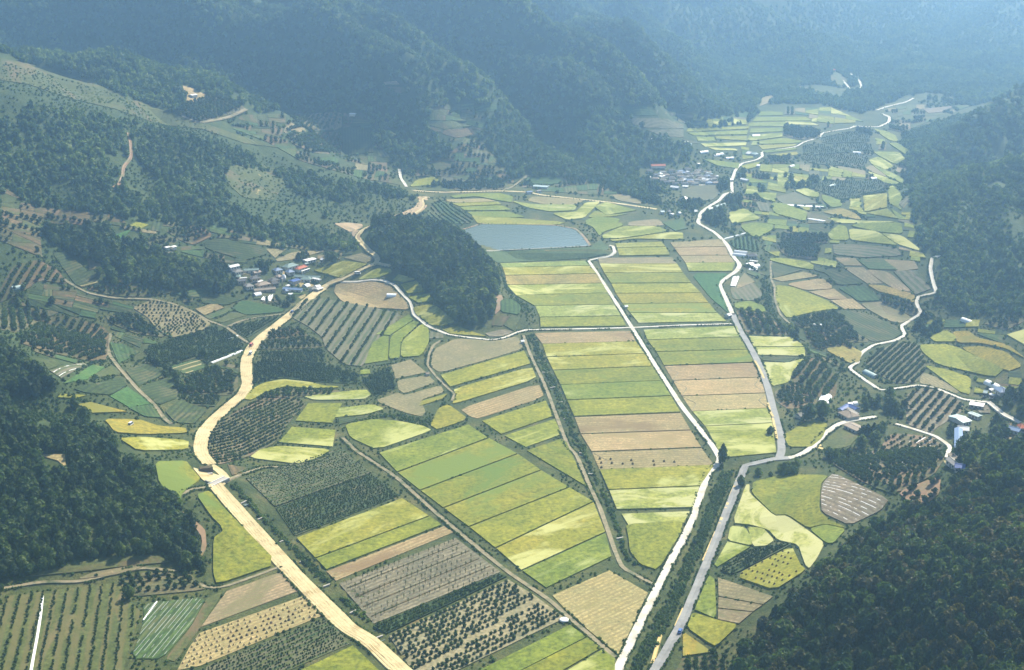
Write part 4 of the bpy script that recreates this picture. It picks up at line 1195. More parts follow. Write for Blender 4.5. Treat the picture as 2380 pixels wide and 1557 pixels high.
def blocked(px, py, margin=2.5):
    m = np.zeros(px.shape, bool)
    for p in FIELD_POLYS + CLEARINGS:
        xs, ys = [q[0] for q in p], [q[1] for q in p]
        k = np.where((px > min(xs)) & (px < max(xs)) & (py > min(ys)) & (py < max(ys)) & ~m)[0]
        if len(k):
            m[k] |= in_poly(px[k], py[k], p)
    for line, w in ROAD_PX:
        xs, ys = [q[0] for q in line], [q[1] for q in line]
        k = np.where((px > min(xs) - 20) & (px < max(xs) + 20) & (py > min(ys) - 20) & (py < max(ys) + 20) & ~m)[0]
        if not len(k):
            continue
        d = np.full(len(k), 1e9)
        for a, b in zip(line[:-1], line[1:]):
            dd, _ = seg_dist(px[k], py[k] * 1.0, a, b)
            d = np.minimum(d, dd)
        dep = (CAM_H / np.tan(np.clip(PITCH + np.arctan((py[k] - CY) / FOC), .05, 1)))
        m[k] |= d < (w * .5 + margin) * FOC / (dep * 1.06)
    return m




def ribbon(name, spec, width, mat, label, off=0.16, smooth=2, taper=None, kind='structure', cat=None, group=None, camber=0.0, shift=0.0):
    p = P(spec) if not isinstance(spec, list) else [tuple(q) for q in spec]
    p = chaikin(p, smooth, closed=False)
    ROAD_PX.append((p, width))
    w = project(subdiv(p, 8, closed=False))
    # even spacing in the world
    d = np.r_[0, np.cumsum(np.hypot(*np.diff(w, axis=0).T))]
    n = max(2, int(d[-1] / 5.0))
    s = np.linspace(0, d[-1], n + 1)
    x, y = np.interp(s, d, w[:, 0]), np.interp(s, d, w[:, 1])
    tx, ty = np.gradient(x), np.gradient(y)
    l = np.hypot(tx, ty) + 1e-9
    nx, ny = -ty / l, tx / l
    V, F = [], []
    jit = np.array([vnoise(np.array([k * 0.37]), np.array([len(ROAD_PX) * 7.7]))[0] for k in range(n + 1)])
    for k in range(n + 1):
        ww = width / 2 * (1 + 0.18 * jit[k])
        if taper:
            ww *= taper[0] + (taper[1] - taper[0]) * k / n
        zc = float(H(np.array([x[k]]), np.array([y[k]]))[0])
        for u, dz in ((-ww - 0.35, -0.9), (-ww, 0), (0, camber), (ww, 0), (ww + 0.35, -0.9)):
            vx, vy = x[k] + nx[k] * (u + shift), y[k] + ny[k] * (u + shift)
            zz = max(zc, float(H(np.array([vx]), np.array([vy]))[0]))
            V.append((vx, vy, zz + off + dz))
        if k:
            b = 5 * k
            F += [(b - 5 + i, b - 4 + i, b + 1 + i, b + i) for i in range(4)]
    F = [f[::-1] for f in F]
    o = mesh_obj(name, V, F, mat)
    tag(o, label, cat, group, kind)
    return o


ribbon('road', crop('D', [(2400, 388), (2300, 420), (2180, 505), (2060, 610), (1960, 690), (1830, 790), (1760, 860), (1718, 950), (1715, 1040), (1733, 1110), (1700, 1190), (1590, 1280), (1480, 1380), (1415, 1470), (1395, 1557)]) + crop('G', [(1405, 60), (1460, 130)]), 8.2, 'bare_earth', 'wide yellow dirt road winding past the near village', off=0.55, camber=0.1)
ribbon('road', crop('G', [(1455, 125), (1520, 165), (1575, 215), (1550, 245), (1505, 278)]), 5.0, 'bare_earth', 'narrow dirt detour round the culvert works', off=0.4)
ribbon('road', crop('G', [(1495, 268), (1600, 390), (1760, 570), (2000, 840), (2200, 1045), (2420, 1265)]) + crop('H', [(200, 1360), (440, 1590)]), 9.0, 'bare_earth', 'straight yellow dirt road running to the bottom of the valley', off=0.6, camber=0.12)
ribbon('road', crop('E', [(0, 393), (130, 328), (250, 275), (255, 240), (190, 190), (140, 140), (108, 95), (150, 45), (205, 20)]), 4.4, 'bare_earth', 'dirt road climbing between knoll and wooded spur', off=0.35)
ribbon('road', crop('E', [(250, 276), (300, 290), (350, 297)]), 3.0, 'bare_earth', 'short dirt spur at the foot of the knoll', off=0.3)
ribbon('road', crop('B', [(380, 1530), (480, 1500), (540, 1465), (565, 1430), (555, 1385), (600, 1375)]), 5.0, 'bare_earth', 'pale bend of the dirt road above the knoll', off=0.4)
ribbon('road', crop('B', [(500, 1330), (700, 1342), (900, 1338), (1100, 1332), (1300, 1340), (1400, 1362), (1600, 1383), (1900, 1415), (2200, 1460)]), 4.6, 'bare_earth', 'dirt road along the fields behind the reservoir', off=0.35)
ribbon('road', crop('B', [(1130, 1325), (1200, 1300), (1250, 1260), (1300, 1222)]), 3.2, 'track_earth', 'side track climbing to the hill behind the reservoir', off=0.3)
ribbon('road', crop('B', [(405, 1180), (412, 1240), (455, 1305)]), 3.4, 'concrete_road', 'short pale lane beside the hillside orchards', off=0.5)
LANE = crop('E', [(0, 410), (100, 412), (200, 396), (290, 400), (370, 432), (420, 490), (480, 550), (495, 600), (505, 640), (600, 720), (750, 780), (900, 800), (1050, 815), (1130, 803), (1230, 760), (1310, 744), (1700, 738), (2020, 730)]) + crop('F', [(20, 711), (360, 703)])
ribbon('road', LANE, 2.5, 'concrete_road', 'pale lane curving round the knoll to the crossroads', off=0.5)
WHITE = crop('E', [(1868, 156), (1893, 158), (1908, 205), (1870, 235), (1780, 248), (1722, 262), (1750, 300), (1880, 500), (2030, 735), (2200, 1010), (2380, 1290)]) + crop('F', [(110, 1425), (215, 1565)]) + crop('I', [(262, 92), (240, 130), (182, 178), (140, 290), (90, 430), (85, 470), (0, 650)]) + crop('H', [(2300, 790), (2100, 1190), (1900, 1610)])
ribbon('road', WHITE, 2.9, 'concrete_road', 'straight white concrete road crossing the paddies', off=0.55, smooth=1, taper=(.95, 1.3))
PAVED = crop('C', [(350, 1340), (290, 1355), (260, 1395), (130, 1475), (105, 1557)]) + crop('F', [(140, 20), (230, 70), (310, 150), (350, 230), (400, 290), (375, 335), (275, 400), (255, 435), (300, 530), (350, 640)])
ribbon('road', PAVED, 3.9, 'concrete_road', 'pale road bending down from the far village', off=0.5)
ribbon('road', crop('F', [(345, 630), (400, 750), (480, 880), (550, 1020), (600, 1170), (640, 1330), (682, 1480)]) + crop('I', [(690, 30), (672, 80)]), 4.7, 'asphalt_road', 'grey paved road along the eastern edge of the paddies', off=0.5)
ribbon('road', crop('I', [(740, 82), (640, 88), (520, 115), (430, 138), (416, 190), (385, 270), (300, 480), (200, 740), (100, 980), (-20, 1270)]) + [(1510, 1580)], 4.7, 'asphalt_road', 'grey paved road running beside the overgrown stream', off=0.58)
ribbon('road', crop('I', [(690, 85), (780, 76), (850, 42), (910, 0)]) + crop('F', [(1000, 1460), (1090, 1400), (1170, 1378), (1350, 1350)]), 3.7, 'concrete_road', 'pale road curving up to the blue roofed farm', off=0.52)
FARN = crop('C', [(345, 1345), (340, 1270), (365, 1190), (410, 1140), (520, 1115), (557, 1090), (550, 1062), (650, 1045), (790, 1025), (850, 990), (950, 960), (970, 930), (1070, 910), (1170, 895), (1200, 880)])
ribbon('road', FARN, 3.4, 'concrete_road', 'pale road winding through the far terraces', off=0.5)
ribbon('road', crop('C', [(1200, 880), (1310, 885), (1370, 885), (1440, 850), (1440, 815), (1390, 795)]), 4.0, 'concrete_road', 'pale hooked bend of the far valley road', off=0.5)
ribbon('road', crop('C', [(1350, 770), (1430, 742), (1560, 712), (1610, 685)]), 3.6, 'concrete_road', 'pale road leaving the far valley beneath the hills', off=0.5)
ribbon('road', crop('C', [(1110, 555), (1150, 600), (1165, 625), (1250, 615), (1230, 560), (1170, 515)]), 3.5, 'concrete_road', 'pale track zigzagging up the farthest slope', off=0.6)
ribbon('road', crop('C', [(0, 1312), (80, 1292), (230, 1290)]), 3.0, 'concrete_road', 'pale lane under the far village', off=0.4)
VIL = crop('F', [(1790, 235), (1740, 232), (1725, 320), (1750, 430), (1772, 488), (1640, 510), (1627, 560), (1665, 630), (1580, 680), (1520, 720), (1552, 780), (1480, 820), (1330, 850), (1250, 900), (1220, 940), (1220, 972), (1155, 1010), (1250, 1080), (1380, 1168), (1480, 1155), (1640, 1130), (1760, 1150), (1960, 1232), (2130, 1250)])
ribbon('road', VIL, 2.8, 'concrete_road', 'white lane meandering to the right hand village', off=0.5)
ribbon('road', crop('F', [(2130, 1250), (2240, 1340), (2350, 1395)]), 2.7, 'concrete_road', 'white lane through the trees of the right hand village', off=0.5)
ribbon('road', crop('F', [(1485, 1400), (1620, 1440), (1760, 1485), (1835, 1535)]) + crop('I', [(1868, 5), (1842, 80)]), 2.7, 'concrete_road', 'white lane below the neat orchard', off=0.5)
ribbon('path', crop('D', [(250, 405), (330, 385), (430, 380), (520, 440), (620, 490), (800, 525), (1050, 530), (1200, 560), (1330, 610), (1450, 680), (1580, 725), (1650, 780), (1730, 835)]), 2.6, 'track_earth', 'narrow earth lane from western orchards to the dirt road', off=0.4)
ribbon('path', crop('D', [(1590, 720), (1680, 680), (1800, 655), (1990, 632)]), 2.4, 'track_earth', 'earth lane below the near village', off=0.4)
ribbon('path', crop('D', [(770, 770), (745, 850), (760, 920), (830, 1010), (960, 1160), (1080, 1270), (1150, 1370), (1195, 1400)]), 3.0, 'track_earth', 'farm track down through the dark vegetable plots', off=0.4)
ribbon('path', crop('G', [(20, 990), (300, 945), (560, 945), (820, 880), (1000, 845), (1230, 872)]), 2.2, 'track_earth', 'footpath under the low wood', off=0.4)
ribbon('path', crop('G', [(1390, 955), (1450, 990), (1560, 980), (1750, 915), (1960, 835)]), 2.0, 'track_earth', 'pale path between curved paddy and stubble', off=0.4)
ribbon('path', crop('G', [(1540, 265), (1650, 205), (1850, 140), (2050, 150), (2250, 90), (2340, 30)]), 2.0, 'track_earth', 'earth path following the curved ditch', off=0.4)
ribbon('path', crop('G', [(1260, 340), (1330, 300), (1470, 280)]), 2.0, 'track_earth', 'short earth path to the culvert', off=0.4)
ribbon('path', crop('H', [(10, -60), (100, 30), (380, 210), (620, 430), (810, 590), (1150, 870), (1450, 1070), (1620, 1220), (1910, 1470)]), 2.4, 'track_earth', 'diagonal farm track between the paddies', off=0.4)
ribbon('path', crop('E', [(1270, 785), (1310, 900), (1420, 1130), (1520, 1400), (1580, 1557)]) + crop('H', [(1640, 60), (1720, 250), (1800, 420), (1870, 620), (1910, 740), (1960, 850), (2180, 965)]), 2.4, 'track_earth', 'earth track along the vegetated drain', off=0.4)
ribbon('path', crop('E', [(690, 820), (640, 850), (610, 920), (600, 990), (660, 1070), (740, 1150), (790, 1190), (770, 1240)]), 1.8, 'track_earth', 'winding earth path left of the grey stubble', off=0.4)
ribbon('path', crop('F', [(615, 265), (615, 390), (640, 440), (645, 540), (680, 640), (750, 705)]), 2.0, 'track_earth', 'earth path edging the large rounded paddy', off=0.4)
ribbon('path', crop('A', [(895, 930), (910, 1000), (915, 1100), (860, 1170), (855, 1230), (830, 1290), (790, 1310)]), 2.5, 'red_earth', 'reddish trail down the wooded spur', off=0.6)
ribbon('path', crop('A', [(1270, 810), (1390, 860), (1450, 850), (1600, 820), (1720, 765)]), 3.5, 'track_earth', 'pale track round the hillside orchard', off=0.6)
ribbon('path', crop('C', [(800, 605), (1000, 640), (1150, 625)]), 3.0, 'track_earth', 'faint track across the farthest slope', off=0.6)


# worn wheel tracks along the dirt roads
def wheel_tracks(spec, shifts, mat='track_pale'):
    for sh in shifts:
        ribbon('wheel_track', spec, 0.55, mat, 'worn wheel track on the dirt road', off=.66, smooth=2, shift=sh)
        ROAD_PX.pop()


DIRT_A = crop('D', [(2400, 388), (2300, 420), (2180, 505), (2060, 610), (1960, 690), (1830, 790), (1760, 860), (1718, 950), (1715, 1040), (1733, 1110), (1700, 1190), (1590, 1280), (1480, 1380), (1415, 1470), (1395, 1557)]) + crop('G', [(1405, 60), (1460, 130)])
DIRT_B = crop('G', [(1495, 268), (1600, 390), (1760, 570), (2000, 840), (2200, 1045), (2420, 1265)]) + crop('H', [(200, 1360), (440, 1590)])
wheel_tracks(DIRT_A, (-2.4, -.8, .9, 2.3))
for sh in (-2.9, -1.2, .4, 2.1):
    ribbon('wheel_track', DIRT_B, 0.55, 'track_pale', 'worn wheel track on the straight dirt road', off=.73, smooth=2, shift=sh)
    ROAD_PX.pop()

# muddy rim of the reservoir
ribbon('shore', crop('E', [(845, 46), (930, 20), (960, 6), (1200, 8), (1500, 15), (1635, 40), (1688, 90), (1733, 155)]), 2.6, 'red_earth', 'muddy margin of the reservoir', off=.62)
ribbon('shore', crop('E', [(1735, 160), (1400, 178), (985, 197)]), 1.6, 'stubble_stone', 'pale stone edge along the reservoir dam', off=.75)


# ------------------------------------------------------------------ patchwork of small plots
def clip_half(poly, a, n):
    out = []
    for i in range(len(poly)):
        p, q = np.array(poly[i - 1]), np.array(poly[i])
        dp, dq = np.dot(p - a, n), np.dot(q - a, n)
        if (dp >= 0) != (dq >= 0):
            out.append(tuple(p + (q - p) * dp / (dp - dq)))
        if dq >= 0:
            out.append(tuple(q))
    return out


def parea(p):
    x, y = np.array([q[0] for q in p]), np.array([q[1] for q in p])
    return .5 * abs(np.dot(x, np.roll(y, 1)) - np.dot(y, np.roll(x, 1)))


def plots(region, kinds, target, tilt=0.0, aspect=2.4, squash=2.3):
    """divide a stretch of valley side into small plots, leaving out what is already built"""
    names, wts = zip(*kinds)

    def rec(p, depth):
        A = parea(p)
        if A < target * .28 or depth > 14:
            return
        P_ = np.array(p)
        c = P_.mean(0)
        pts = np.concatenate([P_, (P_ + np.roll(P_, 1, 0)) / 2, P_ * .55 + c * .45, c[None]])
        bad = blocked(pts[:, 0], pts[:, 1], 1.0)
        if A < target * random.uniform(.8, 1.6) and not bad.any():
            kd = random.choices(names, wts)[0]
            q = [tuple(c + (v - c) * .965) for v in P_]
            if len(q) < 3:
                return
            if kd.startswith('orchard'):
                ofield(q, gap=6.0, tree=4.6, r=random.uniform(1.3, 2.0), mat=random.choice(['orchard_floor', 'soil_brown', 'orchard_floor']), grow=0)
            else:
                field(kd, q, grow=0, smooth=0)
            return
        if bad.all():
            return
        e = P_.max(0) - P_.min(0)
        th = tilt + random.gauss(0, .10)
        if e[0] > e[1] * aspect * random.uniform(.8, 1.25):
            n = np.array([math.cos(th + random.gauss(0, .25)), math.sin(th)])
            n = n / np.hypot(*n)
        else:
            n = np.array([-math.sin(th), math.cos(th)])
        a = c + (P_.max(0) - P_.min(0)) * np.array([random.uniform(-.13, .13), random.uniform(-.13, .13)])
        for sg in (1, -1):
            h = clip_half(p, a, n * sg)
            if len(h) >= 3:
                rec(h, depth + 1)
    rec(region, 0)


plots([(1600, 290), (1760, 255), (1930, 250), (2010, 285), (2060, 300), (2105, 345), (2108, 470), (2138, 580), (2180, 640), (2165, 690), (2128, 755), (1900, 750), (1810, 600), (1730, 560), (1712, 490), (1735, 440), (1720, 330)],
      [('rice_green', 5), ('rice_yellow', 2), ('vegetable_green', 2), ('vegetable_grey', 1), ('stubble_grey', 1), ('vegetable_dark', 1), ('orchard', 1)], 420, tilt=.12)
plots([(2165, 745), (2375, 745), (2375, 900), (2250, 945), (2060, 895), (2000, 850)], [('rice_yellow', 3), ('vegetable_green', 2), ('orchard', 2), ('vegetable_dark', 1)], 900, tilt=.2)
plots([(1735, 620), (1830, 590), (1900, 660), (2130, 760), (1990, 860), (1960, 880), (1850, 990), (1830, 930), (1740, 770)], [('vegetable_dark', 3), ('vegetable_green', 2), ('orchard', 3), ('stubble_grey', 1)], 700, tilt=.35)
plots([(0, 640), (250, 690), (480, 745), (560, 790), (552, 880), (455, 1000), (370, 990), (250, 905), (135, 885), (70, 805), (0, 765)], [('vegetable_dark', 4), ('vegetable_green', 3), ('meadow', 1), ('soil_brown', 1), ('orchard', 3)], 800, tilt=.25)
plots([(200, 600), (400, 690), (640, 680), (660, 720), (600, 760), (480, 740), (250, 680), (120, 640)], [('vegetable_dark', 3), ('vegetable_green', 3), ('orchard', 3), ('soil_brown', 1)], 700, tilt=.0)
plots([(270, 520), (470, 515), (640, 565), (850, 590), (870, 608), (735, 602), (620, 612), (525, 612), (440, 592), (330, 562)], [('orchard', 3), ('vegetable_dark', 2), ('soil_brown', 1), ('vegetable_green', 2), ('stubble_grey', 1)], 500, tilt=.15)
plots([(560, 268), (850, 262), (880, 330), (928, 398), (925, 430), (840, 415), (700, 375), (620, 330), (540, 300)], [('orchard', 4), ('stubble_grey', 1), ('vegetable_green', 2), ('meadow', 2), ('vegetable_dark', 2)], 420, tilt=.05)
plots([(955, 400), (1060, 345), (1100, 300), (1125, 335), (1205, 432), (1290, 407), (1400, 432), (1490, 468), (1400, 455), (1200, 440), (1000, 438)], [('orchard', 5), ('vegetable_grey', 1), ('vegetable_green', 2), ('meadow', 1)], 420, tilt=.0)
plots([(1400, 240), (1600, 260), (1712, 300), (1700, 335), (1620, 340), (1510, 292)], [('vegetable_grey', 3), ('vegetable_green', 3), ('rice_green', 1)], 330, tilt=.05, aspect=4)
plots([(1000, 245), (1130, 240), (1130, 292), (1065, 340), (1000, 300)], [('vegetable_green', 3), ('meadow', 3), ('orchard', 1)], 350, tilt=.1)
plots([(0, 430), (80, 482), (280, 502), (300, 528), (92, 520), (100, 600), (0, 560)], [('orchard', 3), ('soil_brown', 1), ('meadow', 1)], 700, tilt=.2)
plots([(640, 690), (880, 610), (950, 720), (1000, 780), (1010, 960), (900, 960), (780, 990), (600, 1060), (590, 900)], [('vegetable_dark', 3), ('rice_green', 1), ('stubble_grey', 1), ('vegetable_green', 2)], 700, tilt=-.1)
plots([(2062, 243), (2260, 245), (2180, 275), (2095, 308), (2065, 300)], [('vegetable_green', 2), ('meadow', 2), ('stubble_grey', 1), ('orchard', 2)], 260, tilt=-.1)
for ln in TURNS:
    ribbon('turning_furrow', ln, 0.6, 'track_earth', 'slanting furrow where the plough turned at the strip end', off=.42, smooth=0)
    ROAD_PX.pop()

# ------------------------------------------------------------------ trees
def leaf_cloud(seed, nq, rad, hgt, base, leaf, shape='round', core=True):
    """crown of many leaf sized faces spread through the outer crown, over a rough inner body"""
    r = random.Random(seed)
    V, F = [], []

    def prof(t):       # crown radius at relative height t
        if shape == 'round':
            return math.sqrt(max(0.0, 1 - (2 * t - 0.95) ** 2)) * (1.0 if t > .4 else .92)
        if shape == 'cone':
            return max(0.05, (1 - t) ** 0.8) * (1 if t > .1 else .7)
        return max(0.05, (1 - abs(2 * t - 0.7) ** 2.2 * 0.6)) if t < .97 else 0.2
    lobes = [(r.uniform(0, 6.28), r.uniform(0.15, 0.9), r.uniform(0.75, 1.18)) for _ in range(7)]

    def lobe(a, t):
        s = 1.0
        for la, lt, lv in lobes:
            da = abs((a - la + math.pi) % (2 * math.pi) - math.pi)
            w = math.exp(-(da / 0.7) ** 2 - ((t - lt) / 0.25) ** 2)
            s += (lv - 0.95) * w * 1.3
        return s
    if core:
        rings, seg = 5, 7
        for i in range(rings + 1):
            t = i / rings
            for k in range(seg):
                a = 2 * math.pi * k / seg + i * .4
                q = rad * 0.74 * prof(min(.96, max(.04, t))) * lobe(a, t) * r.uniform(.85, 1.1)
                V.append((q * math.cos(a), q * math.sin(a), base + hgt * (0.04 + t * 0.86)))
        for i in range(rings):
            for k in range(seg):
                F.append((i * seg + k, i * seg + (k + 1) % seg, (i + 1) * seg + (k + 1) % seg, (i + 1) * seg + k))
        F.append(tuple(range(seg))[::-1])
        F.append(tuple(rings * seg + k for k in range(seg)))
    for _ in range(nq):
        t = r.random() ** 0.85
        a = r.uniform(0, 2 * math.pi)
        q = rad * prof(t) * lobe(a, t) * r.uniform(0.70, 1.04)
        c = Vector((q * math.cos(a), q * math.sin(a), base + hgt * t))
        out = Vector((math.cos(a) * 1.0, math.sin(a) * 1.0, (t - 0.3) * 1.9)).normalized()
        nrm = (out + Vector((r.gauss(0, .55), r.gauss(0, .55), r.gauss(0, .45)))).normalized()
        u = nrm.orthogonal().normalized()
        u.rotate(__import__('mathutils').Quaternion(nrm, r.uniform(0, 6.28)))
        w = nrm.cross(u)
        s = leaf * r.uniform(0.6, 1.25)
        b = len(V)
        m = r.uniform(-.25, .25) * s
        V += [tuple(c - u * s), tuple(c + w * s * .75 + u * m + nrm * s * .15), tuple(c + u * s), tuple(c - w * s * .75 - u * m + nrm * s * .1)]
        F.append((b, b + 1, b + 2, b + 3))
    return V, F


def proto(name, seed, nq, rad, hgt, base, leaf, mat, shape='round'):
    V, F = leaf_cloud(seed, nq, rad, hgt, base, leaf, shape)
    me = bpy.data.meshes.new(name)
    me.from_pydata(V, [], F)
    me.materials.append(MATS[mat])
    me.update()
    return me


def proto_obs(names):
    return [bpy.data.objects.new(m.name, m) for m in names]


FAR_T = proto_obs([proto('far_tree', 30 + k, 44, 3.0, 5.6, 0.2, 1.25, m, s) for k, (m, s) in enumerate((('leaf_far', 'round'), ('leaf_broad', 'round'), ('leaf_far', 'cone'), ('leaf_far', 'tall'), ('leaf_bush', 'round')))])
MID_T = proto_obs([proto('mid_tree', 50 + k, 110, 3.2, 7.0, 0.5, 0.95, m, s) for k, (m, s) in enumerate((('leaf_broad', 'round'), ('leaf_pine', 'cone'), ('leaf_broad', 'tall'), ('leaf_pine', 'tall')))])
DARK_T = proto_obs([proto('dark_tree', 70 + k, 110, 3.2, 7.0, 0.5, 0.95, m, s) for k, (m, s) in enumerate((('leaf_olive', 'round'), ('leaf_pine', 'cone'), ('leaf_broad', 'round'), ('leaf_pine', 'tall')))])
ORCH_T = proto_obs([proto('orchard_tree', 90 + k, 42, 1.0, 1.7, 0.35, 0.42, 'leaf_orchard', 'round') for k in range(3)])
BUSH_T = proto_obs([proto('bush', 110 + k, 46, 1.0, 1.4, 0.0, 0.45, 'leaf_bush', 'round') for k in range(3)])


def scatter(name, pts, scl, protos, label, kindname='stuff'):
    """one object: a mesh of points that geometry nodes turn into trees"""
    if len(pts) == 0:
        return None
    n = len(pts)
    me = bpy.data.meshes.new(name)
    me.vertices.add(n)
    me.vertices.foreach_set('co', np.asarray(pts, np.float32).ravel())
    for an, tp, val in (('scl', 'FLOAT', scl), ('rot', 'FLOAT', rng.uniform(0, 6.28, n)), ('pick', 'INT', rng.integers(0, len(protos), n))):
        at = me.attributes.new(an, tp, 'POINT')
        at.data.foreach_set('value', np.asarray(val, np.float32 if tp == 'FLOAT' else np.int32))
    o = link(bpy.data.objects.new(name, me))
    for p in protos:
        if p.data.materials and p.data.materials[0].name not in [m.name for m in me.materials]:
            me.materials.append(p.data.materials[0])
    g = bpy.data.node_groups.new(name + '_scatter', 'GeometryNodeTree')
    g.interface.new_socket('Geometry', in_out='INPUT', socket_type='NodeSocketGeometry')
    g.interface.new_socket('Geometry', in_out='OUTPUT', socket_type='NodeSocketGeometry')
    N, L = g.nodes, g.links
    gi, go = N.new('NodeGroupInput'), N.new('NodeGroupOutput')
    iop = N.new('GeometryNodeInstanceOnPoints')
    jn = N.new('GeometryNodeJoinGeometry')
    for p in reversed(protos):
        oi = N.new('GeometryNodeObjectInfo')
        oi.inputs['Object'].default_value = p
        ti = N.new('GeometryNodeGeometryToInstance')
        L.new(oi.outputs['Geometry'], ti.inputs[0])
        L.new(ti.outputs[0], jn.inputs[0])
    att = {}
    for an, tp in (('scl', 'FLOAT'), ('rot', 'FLOAT'), ('pick', 'INT')):
        a = N.new('GeometryNodeInputNamedAttribute')
        a.data_type = tp
        a.inputs[0].default_value = an
        att[an] = a.outputs[0]
    cx = N.new('ShaderNodeCombineXYZ')
    L.new(att['rot'], cx.inputs[2])
    L.new(gi.outputs[0], iop.inputs['Points'])
    L.new(jn.outputs[0], iop.inputs['Instance'])
    iop.inputs['Pick Instance'].default_value = True
    L.new(att['pick'], iop.inputs['Instance Index'])
    L.new(cx.outputs[0], iop.inputs['Rotation'])
    L.new(att['scl'], iop.inputs['Scale'])
    L.new(iop.outputs[0], go.inputs[0])
    md = o.modifiers.new('scatter', 'NODES')
    md.node_group = g
    tag(o, label, kind='stuff')
    return o


# outlines of woods in the frame, and what stands in them
MOUNTAIN = [(-300, -400), (2700, -400), (2700, 120), (2380, 213), (2250, 243), (2110, 215), (2060, 238), (2000, 258), (1900, 235), (1760, 236), (1750, 252), (1600, 258), (1430, 232), (1500, 290), (1620, 340), (1600, 375), (1490, 375), (1500, 460), (1400, 440), (1290, 405), (1210, 430), (1100, 335), (1130, 295), (1130, 240), (1050, 240), (990, 262), (1000, 300), (1060, 345), (1000, 395), (930, 400), (872, 330), (855, 252), (700, 246), (572, 256), (480, 285), (240, 203), (0, 133), (-300, 40)]
SPUR = [(-150, 262), (100, 240), (350, 285), (480, 322), (650, 352), (760, 412), (930, 438), (972, 468), (930, 496), (820, 512), (760, 505), (700, 450), (640, 400), (540, 378), (520, 420), (540, 470), (600, 505), (760, 533), (842, 570), (800, 580), (640, 572), (540, 538), (470, 520), (280, 498), (80, 478), (-150, 560)]
LONGWOOD = [(90, 520), (250, 530), (300, 560), (390, 590), (440, 610), (520, 640), (528, 676), (460, 688), (385, 672), (250, 658), (192, 598), (120, 560)]
KNOLL = [(870, 512), (960, 507), (1040, 522), (1092, 560), (1150, 622), (1163, 690), (1128, 720), (1100, 752), (1055, 735), (1003, 690), (962, 640), (884, 600), (862, 560)]
LOWWOOD = [(-150, 905), (0, 908), (50, 935), (90, 985), (190, 968), (258, 1000), (272, 1058), (358, 1078), (365, 1125), (425, 1170), (462, 1230), (478, 1300), (470, 1342), (410, 1320), (300, 1298), (210, 1308), (100, 1345), (0, 1365), (-150, 1380)]
EDGEWOOD = [(-150, 790), (0, 800), (55, 825), (118, 892), (140, 915), (60, 912), (-150, 895)]
DARKWOOD = [(2700, 1000), (2380, 1020), (2290, 1080), (2200, 1150), (2085, 1185), (2050, 1215), (1995, 1250), (1905, 1322), (1835, 1390), (1765, 1450), (1705, 1557), (1695, 1700), (2700, 1700)]
RIGHTWOOD = [(2700, 130), (2380, 225), (2230, 265), (2095, 312), (2105, 355), (2118, 420), (2115, 480), (2135, 560), (2190, 600), (2170, 690), (2240, 728), (2380, 728), (2700, 745)]
